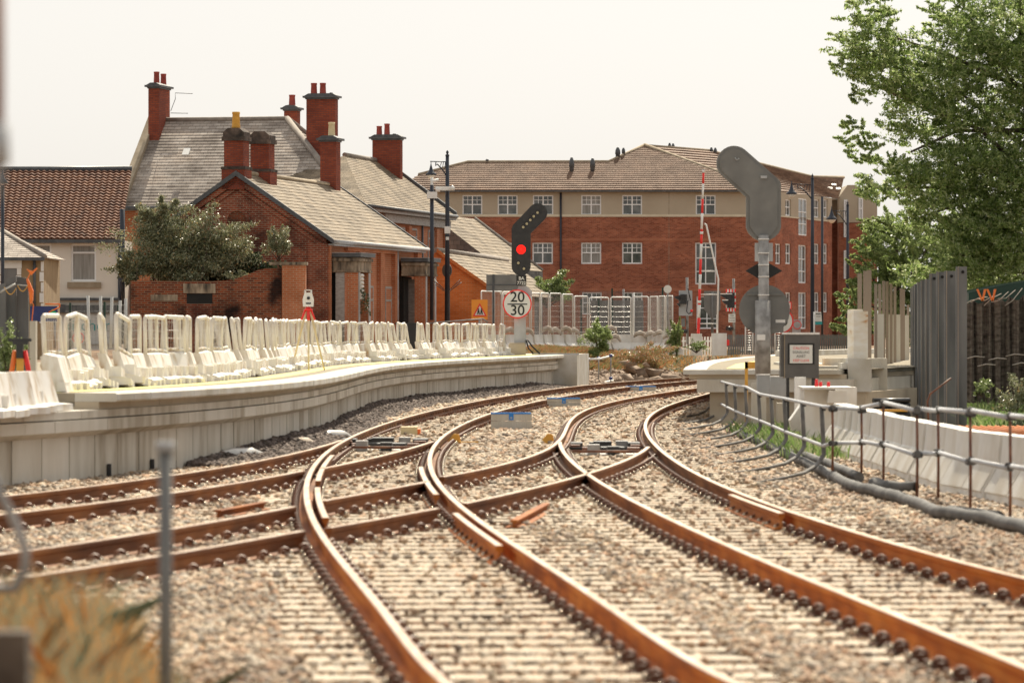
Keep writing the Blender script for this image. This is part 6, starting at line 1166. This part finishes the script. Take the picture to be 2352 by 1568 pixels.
# ------------------------------------------------------------------ yard wall
yw_ = thing('yard_wall', (0, 0, 0), label='weathered dark red brick yard wall with curved top and a small dark opening', cat='wall'); Yv = 145.0
top = [(300, 645), (486, 646), (520, 644), (545, 639), (570, 630), (592, 620), (612, 616), (650, 615)]
mb = MB(); mb.prism([P(300, 815, Yv)]+[P(u, v, Yv) for u, v in top]+[P(650, 815, Yv)], (0, .35, 0)); obj('brickwork', mb, 'brickW', yw_)
mb = MB(); mb.box(X_(648, Yv), X_(702, Yv), Yv-.1, Yv+.5, 1, Z_(609, Yv)); obj('pier', mb, 'brickB' if False else 'brickO', yw_); mb = MB(); mb.box(X_(618, Yv), X_(706, Yv), Yv-.16, Yv+.5, Z_(608.8, Yv), Z_(602, Yv)); obj('pier_cap', mb, 'oldstone', yw_)
mb = MB(); mb.box(X_(429, Yv), X_(488, Yv), Yv-.012, Yv-.002, Z_(697, Yv), Z_(674, Yv)); obj('opening', mb, 'dark', yw_); mb = MB(); mb.box(X_(421, Yv), X_(495, Yv), Yv-.04, Yv-.003, Z_(673.5, Yv), Z_(651, Yv)); mb.box(X_(346, Yv), X_(408, Yv), Yv-.02, Yv-.003, Z_(691, Yv), Z_(676, Yv)); obj('stone_lintel', mb, 'oldstone', yw_)
mb = MB(); mb.box(X_(427, Yv), X_(487, Yv), Yv-.012, Yv-.002, 1, Z_(697.5, Yv)); obj('infill_bricks', mb, 'brickA', yw_)
# ------------------------------------------------------------------ terrace house left
th = thing('terrace_house', (0, 0, 0), label='cream terraced house with big red-brown pantile roof at the far left', cat='building')
Ye, Yr2 = 166.0, 172.5; ze2 = Z_(549, Ye); zr3 = Z_(391, Yr2); x0 = X_(-60, Ye); x1 = X_(276, Ye); x0r = X_(-40, Yr2); x1r = X_(303, Yr2)
mb = MB(); ruled_roof(mb, [(x0, Ye-.25, ze2), (x1, Ye-.25, ze2)], [(x0r, Yr2, zr3), (x1r, Yr2, zr3)], .30, .07, roll=.23); obj('roof', mb, 'pantile', th)
mb = MB(); mb.tube([(x0r, Yr2, zr3+.03), (x1r, Yr2, zr3+.05)], .12, 8); mb.box(x0, x1+.1, Ye-.34, Ye-.22, ze2-.16, ze2-.02); obj('ridge_and_gutter', mb, 'lead', th)
fw = [(163, 221, 560, 646), (62, 118, 560, 644)]
hl = [(X_(a, Ye)-x0, X_(b2, Ye)-x0, Z_(d_, Ye), Z_(c_, Ye)) for a, b2, c_, d_ in fw]
obj('cream_wall', holewall((x0, Ye, 0), (1, 0, 0), (0, -1, 0), X_(272, Ye)-x0, Z_(699, Ye), ze2+.05, hl), 'cream', th)
for h in hl: window(th, (x0+h[0], Ye+.09, h[2]), (1, 0, 0), (0, -1, 0), h[1]-h[0], h[3]-h[2], 'top', curtain=True)
mb = MB(); mb.box(x0, X_(272, Ye), Ye+.3, Ye+6, .9, ze2); obj('inner_wall', mb, 'cream', th)
mb = MB(); 
for a, b2 in ((155, 232), (50, 128)): mb.box(X_(a, Ye), X_(b2, Ye), Ye-.12, Ye-.002, Z_(661, Ye), Z_(648, Ye))
obj('window_sill', mb, 'stone', th)
mb = MB(); mb.box(x0, X_(275, Ye), Ye-.25, Ye-.003, Z_(718, Ye), Z_(700, Ye)); mb.box(x0, X_(275, Ye), Ye-.2, Ye-.003, Z_(690, Ye), Z_(684, Ye)); obj('shop_cornice', mb, 'lead', th)
mb = MB(); mb.box(x0, X_(272, Ye), Ye-.05, Ye+.2, .9, Z_(718.5, Ye)); obj('shopfront', mb, 'cream', th); mb = MB(); mb.box(X_(158, Ye), X_(272, Ye), Ye-.12, Ye-.06, Z_(790, Ye), Z_(722, Ye)); obj('shop_sign', mb, 'signwhite', th)
text('kitchen', .62, 'teal', th, (X_(203, Ye), Ye-.14, Z_(748, Ye)), sx=1.05)
mb = MB(); mb.tube([P(275, 560, Ye-.1), P(275, 790, Ye-.1)], .07, 8); mb.tube([P(281, 480, Ye+.2), P(281, 790, Ye+.2)], .1, 8); obj('downpipe', mb, 'lampblue', th)
# small outbuilding
ob = thing('corner_building', (0, 0, 0), label='small tan stone building with slate hip roof and white quoins at the left edge', cat='building'); Yo = 135.0
x1o = X_(100, Yo); x0o = X_(-80, Yo); zo = Z_(592, Yo)
mb = MB(); mb.box(x0o, X_(99, Yo), Yo, Yo+5, .9, zo); obj('stone_wall', mb, 'tanwall', ob)
mb = MB(); ruled_roof(mb, [(x0o, Yo-.2, zo+.0), (X_(106, Yo), Yo-.2, zo)], [(x0o, Yo+2.6, Z_(538, Yo+2.6)+.25), (X_(4, Yo+2.6), Yo+2.6, Z_(538, Yo+2.6)+.1)], .22, .015); ruled_roof(mb, [(X_(106, Yo), Yo-.2, zo), (X_(106, Yo)+.1, Yo+5, zo)], [(X_(4, Yo+2.6), Yo+2.6, Z_(538, Yo+2.6)+.1), (X_(4, Yo+2.6)+.02, Yo+2.7, Z_(538, Yo+2.6)+.1)], .22, .015); obj('roof', mb, 'slate', ob)
mb = MB(); mb.tube([(X_(106, Yo), Yo-.2, zo+.03), (X_(4, Yo+2.6), Yo+2.6, Z_(538, Yo+2.6)+.14)], .07, 6); obj('hip_tiles', mb, 'ridge', ob)
mb = MB(); mb.box(x0o, X_(104, Yo), Yo-.28, Yo-.18, zo-.09, zo+.0); obj('gutter', mb, 'lead', ob)
mb = MB()
for k in range(6): z1_ = zo-.12-k*.33; w = 9 if k % 2 else 6; mb.box(X_(100-w, Yo), X_(100.5, Yo), Yo-.03, Yo-.002, z1_-.3, z1_)
mb.box(X_(0, Yo), X_(50, Yo), Yo-.03, Yo-.002, Z_(616, Yo), Z_(597, Yo))
for k in range(4): mb.box(X_(0, Yo), X_(6+k % 2*2, Yo), Yo-.03, Yo-.002, Z_(630+k*16, Yo), Z_(616.5+k*16, Yo)); mb.box(X_(39-k % 2*2, Yo), X_(49, Yo), Yo-.03, Yo-.002, Z_(631+k*16, Yo), Z_(616.5+k*16, Yo))
obj('white_quoins', mb, 'whitepaint', ob); mb = MB(); mb.box(X_(8, Yo), X_(38, Yo), Yo-.02, Yo-.001, 1, Z_(617, Yo)); obj('door', mb, 'sheet', ob); mb = MB(); mb.tube([P(79, 593, Yo-.06), P(79, 720, Yo-.06)], .045, 8); obj('downpipe', mb, 'lead', ob)
bs = thing('blue_sign', (0, 0, 0), label='dark blue sign board with a green cross at the left', cat='sign'); y = 120; mb = MB(); mb.box(X_(69, y), X_(132, y), y, y+.06, Z_(738, y), Z_(703, y)); obj('board', mb, 'navy', bs); mb = MB(); mb.box(X_(118.5, y), X_(125, y), y-.012, y-.002, Z_(728, y), Z_(710, y)); mb.box(X_(114.5, y), X_(118.4, y), y-.012, y-.002, Z_(722, y), Z_(715, y)); mb.box(X_(125.1, y), X_(129, y), y-.012, y-.002, Z_(722, y), Z_(715, y)); obj('green_cross', mb, mat('green_cross', [(.02, .4, .2), (.03, .5, .25)], 3), bs)
mb = MB(); mb.tube([P(75, 738, y+.1), P(75, 800, y+.1)], .04, 6); mb.tube([P(126, 738, y+.1), P(126, 800, y+.1)], .04, 6); obj('leg', mb, 'galv', bs)
t = thing('round_road_sign', (0, 0, 0), label='round sign with red ring in front of the shop window', cat='sign'); disc(180, 788-8-18, 0.1, 118, 'red', t, 'bolt', .01, 6); mb = MB(); mb.tube([P(180+12.5*math.cos(a_), 768-12.5*math.sin(a_)+8, 118) for a_ in np.linspace(0, 2*PI, 25)], .02, 6); obj('ring', mb, 'rededge', t); mb = MB(); mb.tube([P(180, 776, 118.1), P(180, 800, 118.1)], .03, 6); obj('pole', mb, 'galv', t); disc(180, 776, 11.5, 118.03, 'boxgrey', t, 'face', .01, 24)
# weldmesh fence with green posts and white posts
wf = thing('weldmesh_fence', (0, 0, 0), label='dark green weldmesh fence in front of the shop', cat='fence'); y = 112
for u, vt in ((161, 695), (240, 693), (272, 700), (290, 692)): mb = MB(); mb.box(X_(u-2.4, y), X_(u+2.4, y), y, y+.06, 1, Z_(vt, y)); obj('post', mb, 'greenpost', wf)
mb = MB()
for k in range(44): mb.tube([P(152+k*3.2, 698, y+.08), P(152+k*3.2, 800, y+.08)], .0045, 3, False)
for k in range(6): mb.tube([P(150, 700+k*15, y+.08), P(292, 700+k*15, y+.08)], .005, 3, False)
obj('mesh_panel', mb, 'grey', wf)
for i, (u, vt, ub) in enumerate(((202, 679, 205), (231, 680, 232), (257, 682, 254), (276, 690, 275), (289, 686, 288))):
    mb = MB(); mb.tube([P(u, vt, 100), P(ub, 800, 100)], .035, 8); obj('white_pole', mb, 'wire', label=f'{post_desc[i]} pale upright pole from the left, in front of the cream house', cat='pole', group='pale poles')
# grey panel left with orange lamp
gp = thing('grey_hoarding', (0, 0, 0), label='dark grey steel hoarding panels at the left edge with an orange strap', cat='hoarding'); y = 66
for k, (u0_, u1_, vl_, vr_) in enumerate(((-30, 14, 660, 650), (15, 37, 642, 634), (38, 66, 634, 640))): mb = MB(); prismUV(mb, [(u0_, 900), (u0_, vl_), (u1_-1, vr_), (u1_-1, 900)], y+k*.1, .08); obj('panel', mb, 'sheet', gp)
mb = MB(); prismUV(mb, [(60, 640), (64, 640), (76, 668), (75, 690), (69, 698), (66, 670)], y-.2, .08); mb.tube([P(70, 690, y-.2), P(77, 700, y-.2), P(74, 730, y-.2), P(71, 775, y-.2)], .008, 5); obj('orange_strap', mb, 'orange', gp)
mb = MB(); mb.tube([P(0, 672, y-.25), P(10, 665, y-.25), P(36, 652, y-.25)], .016, 6); mb.tube([P(40, 654, y-.25), P(64, 656, y-.25)], .01, 6); obj('tube', mb, 'wire', gp)
mb = MB(); mb.tube([P(u, 655+14*math.sin(PI*(u-40)/24), y-.26) for u in range(40, 65, 3)], .006, 5); mb.tube([P(u, 660+16*math.sin(PI*(u-10)/28), y-.26) for u in range(10, 39, 3)], .006, 5); obj('yellow_cord', mb, 'ochre', gp)
mb = MB(); prismUV(mb, [(60, 617), (74, 623), (84, 615), (86, 617), (72, 632)], y-.1, .02); mb.tube([P(69, 628, y-.1), P(64, 640, y-.1)], .008, 5); obj('orange_flag', mb, 'orange', label='small orange flag on top of the grey hoarding', cat='flag')
ab = MB(); ab.tube([P(104, 715, 119), P(137, 715, 119)], .022, 6); ab.tube([P(137, 714, 119), P(137, 722, 119)], .022, 6); ab.tube([P(137, 722, 119), P(112, 734, 119)], .022, 6); o = obj('orange_bracket', ab, 'orange', label='orange open bracket pointing left in front of the cream house', cat='bracket'); o.location = (0, 0, .0)
for v_ in o.data.vertices: v_.co.z += 17*119/F+.0
# concrete post and timber bits behind barriers at left
mb = MB(); mb.box(X_(68, 64), X_(82, 64), 64, 64.2, 1, Z_(737, 64)); obj('pale_post', mb, 'conc', label='square pale concrete post at the start of the barrier row', cat='post')
# ------------------------------------------------------------------ orange gable house and roofs right of annex
og = thing('orange_house', (0, 0, 0), label='bright orange brick gable wall and slate roofs behind the lamp post', cat='building')
mb = MB(); y = 165; mb.prism([P(1003, 800, y), P(1003, 579, y), P(1143, 675, y), P(1143, 800, y)], (1.5, 14, 0)); mb.prism([P(1003, 578, y), P(1003, 800, y), P(975, 800, y), P(975, 600, y)], (1.0, 8, 0)); obj('brick_wall', mb, 'brickB', og)
mb = MB(); ruled_roof(mb, [(P(1146, 676, y)[0], y-.1, Z_(676, y)), (2.2, 187, Z_(676, y))], [(P(1003, 577, y)[0], y-.1, Z_(577, y)), (-.2, 187, Z_(577, y))], .24, .018); obj('roof', mb, 'slateB', og)
mb = MB(); mb.prism([P(1003, 571, y-.15), P(1003, 580, y-.15), P(1148, 680, y-.15), P(1148, 672, y-.15)], (0, .2, 0)); obj('verge', mb, 'brickB', og); mb = MB(); mb.tube([(P(1003, 576, y)[0], y, Z_(576, y)+.03), (-.2, 187, Z_(576, y)+.03)], .1, 8); obj('ridge_tiles', mb, 'ridge', og)
bk = thing('rear_house', (0, 0, 0), label='grey slate roofed house behind the orange gable', cat='building'); 
A0 = np.array(P(985, 490, 186)); A1 = np.array(P(1150, 617, 186)); hvec = np.array((1.9, 9.2, 0))
mb = MB(); ruled_roof(mb, [A1, A1+hvec], [A0, A0+hvec], .24, .018); obj('roof', mb, 'slateB', bk)
mb = MB(); mb.prism([tuple(A0), tuple(A1), (A1[0], 186, .9), (A0[0], 186, .9)], tuple(hvec)); obj('gable_wall', mb, 'slateShade', bk)  # darker slate than the roof: shadow on this face is put into the colour
mb = MB(); mb.tube([tuple(A0+hvec+(0, 0, .05)), tuple(A1+hvec+(0, 0, .05))], .09, 6); obj('verge', mb, 'ridge', bk)
rsb = thing('road_sign', (0, 0, 0), label='large blank grey road sign back left of the signal', cat='sign'); y = 150; mb = MB(); mb.box(X_(1117, y), X_(1207, y), y, y+.04, Z_(668, y), Z_(630.5, y)); obj('board', mb, 'boxgrey', rsb)
for v_ in rsb.children[0].data.materials: pass
rsb.children[0].data.materials.clear(); rsb.children[0].data.materials.append(M['grey']); mb = MB(); mb.box(X_(1131, y), X_(1136, y), y-.05, y-.002, 1, Z_(630, y)); mb.box(X_(1117, y), X_(1207, y), y-.02, y-.002, Z_(655, y), Z_(653, y)); obj('post', mb, 'lead', rsb)
ps = thing('pedestrian_sign', (0, 0, 0), label='orange board with red triangle of walking figures, behind the barriers', cat='sign'); y = 156; mb = MB(); mb.box(X_(1083, y), X_(1120, y), y, y+.03, Z_(733, y), Z_(688, y)); obj('board', mb, 'signorange', ps)
mb = MB(); prismUV(mb, [(1102, 696), (1118, 726), (1086, 726)], y-.02, .018); obj('triangle', mb, 'rededge', ps); mb = MB(); prismUV(mb, [(1102, 702), (1113.5, 723.5), (1090.5, 723.5)], y-.03, .009); obj('face', mb, 'signwhite', ps)
mb = MB()
for c_ in (1099, 1106): mb.prism([P(c_-1.6, 712, y-.04), P(c_+1.6, 712, y-.04), P(c_+3, 722, y-.04), P(c_+1, 722, y-.04), P(c_, 717, y-.04), P(c_-1.5, 722, y-.04), P(c_-3, 722, y-.04)], (0, .009, 0)); mb.prism([P(c_-1.3, 711.5, y-.04), P(c_+1.3, 711.5, y-.04), P(c_+1.3, 708.5, y-.04), P(c_-1.3, 708.5, y-.04)], (0, .009, 0))
obj('figures', mb, 'ink', ps); mb = MB(); mb.tube([P(1101, 733, y+.05), P(1101, 790, y+.05)], .04, 6); obj('leg', mb, 'galv', ps)
gr = thing('guard_rail', (0, 0, 0), label='grey tubular guard rail between the station and the signal', cat='guard rail'); y = 150; mb = MB()
mb.tube([P(985, 742, y), P(1060, 736, y), P(1110, 732, y), P(1120, 740, y)], .03, 6)
for k in range(26): u = 1045+k*3; mb.tube([P(u, 740, y), P(u, 775, y)], .01, 4)
obj('rails', mb, 'galv', gr)
mb = MB(); y = 147; mb.box(X_(911, y), X_(958, y), y, y+.6, 1.0, Z_(745, y)); mb.box(X_(908, y), X_(960, y), y-.03, y+.64, Z_(745, y), Z_(741, y)); obj('dark_bin', mb, 'blk', label='dark bin with lid against the station porch', cat='bin')
# green fence posts near the flats
gf = thing('green_mesh_fence', (0, 0, 0), label='thin green mesh fence between the weeds and the flats', cat='fence'); y = 200
for u, vt in ((1406, 666), (1522, 664), (1335, 690), (1375, 690)): mb = MB(); mb.box(X_(u-2, y), X_(u+2, y), y, y+.06, 1, Z_(vt-4, y)); obj('post', mb, 'greenpost', gf)
mb = MB()
for k in range(75): mb.tube([P(1332+k*2.8, 668, y+.1), P(1332+k*2.8, 790, y+.1)], .006, 3, False)
obj('mesh_panel', mb, 'grey', gf)
for i, (u, vt) in enumerate(((1432, 664), (1456, 672))): mb = MB(); mb.tube([P(u, vt, 180), P(u, 790, 180)], .045 if i == 0 else .035, 8); obj('pale_pole', mb, 'galv' if i == 0 else 'whitepaint', label=['grey pole behind the mesh-topped barriers', 'thin white pole behind the mesh-topped barriers'][i], cat='pole', group='poles behind the barriers')
lg = thing('lean_to', (0, 0, 0), label='grey boarded lean-to against the ground floor of the flats', cat='shed'); y = 230; mb = MB(); mb.box(X_(1360, y), X_(1478, y), y, y+3, 1, Z_(690, y)); obj('boards', mb, 'tanwall' if False else 'sheet', lg)
# ------------------------------------------------------------------ vegetation
bush('buddleia_bush', 425, 580, 160, 92, 147.0, 46000, .10, 'buddleia', 'large grey-green bush spilling over the yard wall', ry=.9, nclump=60, base=1.0)
bush('buddleia_bush', 365, 500, 62, 62, 147.2, 12000, .10, 'buddleia', 'upper spiky shoots of the bush against the slate roof', ry=.6, nclump=16, base=1.0)
bush('buddleia_bush', 300, 615, 42, 45, 146.2, 7000, .11, 'buddleia', 'leafy left spur of the bush overhanging the downpipe', ry=.5, nclump=10, base=1.0)
bush('ivy', 520, 610, 120, 46, 147.5, 18000, .11, 'ivy', 'dark ivy below the gable between bush and pier', ry=.4, nclump=16, base=1.0)
bush('small_buddleia', 640, 552, 38, 48, 146.0, 3200, .09, 'buddleia', 'small dry buddleia growing on the brick pier', ry=.4, nclump=16)
bush('small_buddleia', 545, 632, 48, 16, 145.2, 700, .08, 'buddleia', 'sparse pale sprigs on the curved wall top', ry=.25, nclump=10, trunk=False)
bush('creeper', 838, 690, 14, 48, 149.8, 260, .10, 'ivy', 'dark creeper inside the first station porch', ry=.3, nclump=8, trunk=False)
bush('left_bush', 25, 810, 42, 62, 63, 3600, .045, 'leaf2', 'leafy green bush in front of the grey hoarding at the left', ry=.3, nclump=18, base=.9)
def tree(name, uc, y, label, blobs, n, size, m, trunk, limbs, ydepth):
    t = thing(name, (X_(trunk[0], y), y, .0), label=label, cat='tree'); L0 = np.array(t.location); P_ = []
    wts = np.array([b[2]*b[3] for b in blobs], float); wts /= wts.sum()
    for (u, v, ru, rv), w in zip(blobs, wts):
        k = int(n*w); nc = max(7, int(ru*rv/95)); sx, sz = ru*y/F, rv*y/F; c = np.array((X_(u, y), y, Z_(v, y)))
        cl = rng.normal(size=(nc, 3)); cl /= np.linalg.norm(cl, axis=1)[:, None]; cl *= rng.uniform(.2, .95, (nc, 1))**.6; cr_ = rng.uniform(.07, .20, nc)
        j = rng.integers(0, nc, k); d_ = rng.normal(size=(k, 3))*.55
        dr = rng.normal(size=(nc, 3)); dr[:, 2] = np.abs(dr[:, 2])*.5; dr[:, 0] += cl[:, 0]*1.2-.5; dr /= np.linalg.norm(dr, axis=1)[:, None]; tt = rng.uniform(-.6, 1, (k, 1))
        mS = max(sx, sz); p = cl[j]*np.array((sx, ydepth, sz))+dr[j]*tt*mS*.38+d_*(cr_[j]*mS)[:, None]*(.62-.42*np.clip(tt, 0, 1)); P_.append(p+c-L0)
    p = np.concatenate(P_); o = bpy.data.objects.new('crown', leaves('crown', p, np.full(len(p), size), m, .36)); C.objects.link(o); o.parent = t
    mb = MB(); mb.tube([(X_(a_, y)-L0[0], dy, Z_(b_, y)) for a_, b_, dy in trunk[1]], trunk[2], 10); obj('trunk', mb, 'bark', t)
    mb = MB()
    for lb2 in [q_[:-1] if len(q_) > 3 else q_ for q_ in limbs]:
        k = len(lb2); mb.tube([(X_(a_, y)-L0[0], random.uniform(-.3, .3) if i else 0, Z_(b_, y)) for i, (a_, b_) in enumerate(lb2)], [.05*(1-i/k)+.008 for i in range(k)], 7)
    obj('limbs', mb, 'bark', t); return t
blobs = [(2000, 60, 70, 75), (1955, 150, 48, 26), (2040, 175, 90, 75), (2120, 270, 105, 80), (1975, 225, 30, 22), (1985, 345, 45, 40), (2210, 130, 110, 110), (2300, 60, 110, 110), (2060, 400, 75, 55), (2180, 400, 110, 80), (2290, 300, 110, 110), (2350, 180, 100, 120), (2180, 20, 60, 50), (2110, 500, 50, 28), (2240, 520, 100, 80), (2330, 450, 90, 100), (2320, 600, 80, 70), (2200, 600, 60, 40), (2420, 350, 90, 200), (2420, 80, 90, 120), (2230, 550, 110, 75), (2130, 450, 90, 60), (2320, 520, 110, 90), (2000, 110, 95, 70), (1960, 300, 45, 40), (2010, 440, 60, 35), (2150, 640, 90, 50), (2260, 640, 90, 50), (2270, 400, 130, 90), (2150, 200, 110, 90)]
tree('large_ash_tree', 2300, 98, 'large leafy tree filling the upper right corner', blobs, 150000, .105, 'leaf', (2400, [(2400, 960, 0), (2395, 700, 0), (2380, 450, 0), (2360, 200, 0), (2340, -40, 0)], [.3, .26, .2, .13, .06]),
     [[(2390, 560), (2300, 520), (2200, 470), (2110, 500), (2075, 520)], [(2385, 470), (2290, 400), (2200, 380), (2110, 320), (2040, 290)], [(2370, 350), (2290, 280), (2190, 200), (2120, 120)], [(2380, 420), (2250, 300), (2100, 240), (2010, 200), (1940, 150)], [(2360, 230), (2280, 130), (2230, 40), (2210, -20)], [(2385, 500), (2200, 430), (2060, 430), (1990, 395)], [(2395, 650), (2300, 600), (2200, 585)], [(2340, 200), (2180, 130), (2060, 90), (2000, 30)], [(2360, 300), (2200, 300), (2090, 350), (1985, 350)]], 1.5)
tree('round_green_tree', 2050, 172, 'dense mid-green tree between the flats and the sheet piles', [(2060, 515, 75, 50), (2190, 560, 80, 70), (2010, 570, 50, 50), (2060, 560, 85, 75), (2000, 620, 60, 60), (2090, 650, 90, 80), (1965, 690, 45, 50), (2030, 700, 80, 70), (1950, 745, 42, 25), (2150, 700, 60, 90), (2120, 600, 60, 60), (2200, 680, 70, 90), (2090, 740, 100, 50)], 60000, .17, 'leaf3', (2060, [(2060, 800, 0), (2062, 680, 0), (2058, 540, 0)], [.25, .18, .06]),
     [[(2061, 700), (2010, 650), (1985, 600)], [(2060, 660), (2110, 610), (2130, 560)], [(2061, 720), (1990, 700), (1950, 735)], [(2062, 700), (2150, 660), (2200, 640)]], 2.5)
tree('dark_hedge_tree', 2290, 108, 'dark tree mass behind the woven screen', [(2290, 640, 90, 60), (2380, 600, 80, 80), (2250, 600, 60, 50)], 20000, .12, 'leaf2', (2330, [(2330, 900, 0), (2330, 640, 0)], [.15, .06]), [[(2330, 700), (2290, 650)]], 1.2)
# grass at right
r = np.stack([rng.uniform(8.5, 14, 16000), rng.uniform(78, 104, 16000)], 1); k = r[:, 0] > .104*r[:, 1]; r = r[k]; r = np.c_[r, hgt(r[:, 0], r[:, 1])]
o = bpy.data.objects.new('bank_grass', blades('bank_grass', r, .35, .03, 'greengrass', .5)); C.objects.link(o); tag(o, 'rough green grass on the slope below the woven screen', 'grass', kind='stuff')
bush('weed_bush', 2335, 905, 55, 48, 82, 2400, .07, 'buddleia', 'pale leafy weeds at the right edge below the screen', ry=.5, nclump=16); bush('weed_bush', 2255, 885, 26, 26, 83, 900, .06, 'leaf2', 'bright green weeds at the foot of the screen', ry=.4); bush('weed_bush', 2340, 985, 40, 40, 70, 900, .06, 'ivy', 'dark bramble behind the rusty mesh at the right edge', ry=.4)
r = np.stack([rng.uniform(3.9, 5.0, 1500), rng.uniform(60, 78, 1500)], 1); r = np.c_[r, np.zeros(len(r))]; o = bpy.data.objects.new('cess_grass', blades('cess_grass', r, .25, .02, 'greengrass', .5)); C.objects.link(o); tag(o, 'green tufts behind the bent-post fence', 'grass', kind='stuff')
# foreground dry grass
n = 9000; y = rng.uniform(11, 20.5, n); x = X_(rng.uniform(-60, 520, n), y); k = rng.uniform(0, 1, n) < sstep(520, 330, x/y*F+U0); x, y = x[k], y[k]
hm = .30+.12*np.sin(x*3)
o = bpy.data.objects.new('dry_grass', blades('dry_grass', np.stack([x, y, hgt(x, y)], 1), .27, .005, 'drygrass', .5)); C.objects.link(o); tag(o, 'dry orange and blue-green grass in the blurred left foreground', 'grass', kind='stuff')
# ------------------------------------------------------------------ foreground posts
fp = thing('foreground_pole', (X_(380, 14), 14, 0), label='thin grey pole with pale cap in the blurred left foreground', cat='pole'); mb = MB(); mb.tube([P(380, 1035, 14), P(381, 1700, 14)], .0215, 12); mb.tube([P(380, 1345, 14), P(380, 1349, 14)], .0235, 12); loc(obj('pole', mb, 'grey', fp), fp); mb = MB(); mb.tube([P(380, 1014, 14), P(380, 1036, 14)], .031, 12); loc(obj('cap', mb, 'boxgrey', fp), fp)
mb = MB(); mb.tube([P(u, v, 13) for u, v in ((-30, 1060), (0, 1135), (35, 1200), (58, 1260), (58, 1310), (35, 1350), (0, 1352), (-40, 1330))], .0155, 10); obj('bent_tube', mb, 'galv', label='out-of-focus bent grey tube at the left edge', cat='tube')
mb = MB(); y = 11; mb.box(X_(-60, y), X_(62, y), y, y+.12, -.1, Z_(1452, y)); obj('dark_stump', mb, 'tanwall' if False else 'bark', label='blurred dark wooden stump in the bottom left corner', cat='stump')
np_ = thing('near_mast', (X_(-15, 9), 9, 0), label='very blurred brown and grey mast cut by the left frame edge', cat='mast'); y = 9
mb = MB(); mb.tube([(-.06, 0, -.1), (-.06, 0, Z_(460, y)), (-.004, 0, Z_(440, y)), (-.004, 0, Z_(380, y))], .024, 12); obj('lower_tube', mb, 'galv', np_); mb = MB(); mb.tube([(0, 0, Z_(380, y)), (0, 0, Z_(285, y))], .034, 14); obj('collar', mb, 'boxgrey', np_)
mb = MB(); mb.tube([(-.005, 0, Z_(285, y)), (-.005, 0, Z_(-60, y))], .028, 12); obj('upper_tube', mb, mat('brown_paint', [(.22, .11, .08), (.3, .17, .12)], 4), np_)
mb = MB(); yl = 95; mb.lathe(P(6, 422, yl), [(.1, 0), (.13, .02), (.05, .12), (.02, .24), (.005, .35)], 10); mb.tube([P(6, 425, yl), P(6, 800, yl)], .04, 8); obj('lamp_finial', mb, 'lampblue', label='pointed dark lamp top just inside the left edge above the pantiles', cat='lamp')
# ------------------------------------------------------------------ camera, light, world
cam = bpy.data.cameras.new('camera'); co = bpy.data.objects.new('camera', cam); C.objects.link(co); co.location = (0, 0, H); co.rotation_euler = (PI/2, 0, 0)
cam.sensor_width = 36; cam.lens = F/2352*36; cam.shift_y = -(784-V0)/2352; cam.clip_start = .5; cam.clip_end = 6000
cam.dof.use_dof = True; cam.dof.focus_distance = 138; cam.dof.aperture_fstop = 4.2
bpy.context.scene.camera = co
SX, SY, SZ = .13, .669, .731
sun = bpy.data.lights.new('sun', 'SUN'); sun.energy = 4.3; sun.angle = math.radians(.6); sun.color = (1, .90, .72); so = bpy.data.objects.new('sun', sun); C.objects.link(so)
from mathutils import Vector
so.rotation_euler = Vector((SX, SY, SZ)).to_track_quat('Z', 'Y').to_euler()
wd = bpy.data.worlds.new('World'); bpy.context.scene.world = wd; wd.use_nodes = True; nt = wd.node_tree; bg = nt.nodes['Background']
sk = nt.nodes.new('ShaderNodeTexSky'); sk.sky_type = 'NISHITA'; sk.sun_disc = False; sk.sun_elevation = math.asin(SZ); sk.sun_rotation = math.atan2(SX, SY); sk.dust_density = 3.0; sk.air_density = .8; sk.ozone_density = .6
hs = nt.nodes.new('ShaderNodeHueSaturation'); hs.inputs['Saturation'].default_value = .28; L(nt, sk, 0, hs, 'Color')
wm = nt.nodes.new('ShaderNodeMix'); wm.data_type = 'RGBA'; wm.blend_type = 'MULTIPLY'; wm.inputs[0].default_value = 1; wm.inputs[7].default_value = (1, .945, .90, 1); L(nt, hs, 0, wm, 6)
hz = nt.nodes.new('ShaderNodeMix'); hz.data_type = 'RGBA'; hz.inputs[0].default_value = .68; hz.inputs[7].default_value = (5.65, 5.57, 5.25, 1); L(nt, wm, 2, hz, 6); L(nt, hz, 2, bg, 'Color'); bg.inputs['Strength'].default_value = .088
sc_ = bpy.context.scene; sc_.view_settings.view_transform = 'Standard'; sc_.view_settings.look = 'None'; sc_.view_settings.exposure = 0.78; sc_.view_settings.gamma = 1
sc_.render.engine = 'CYCLES'; sc_.cycles.max_bounces = 8
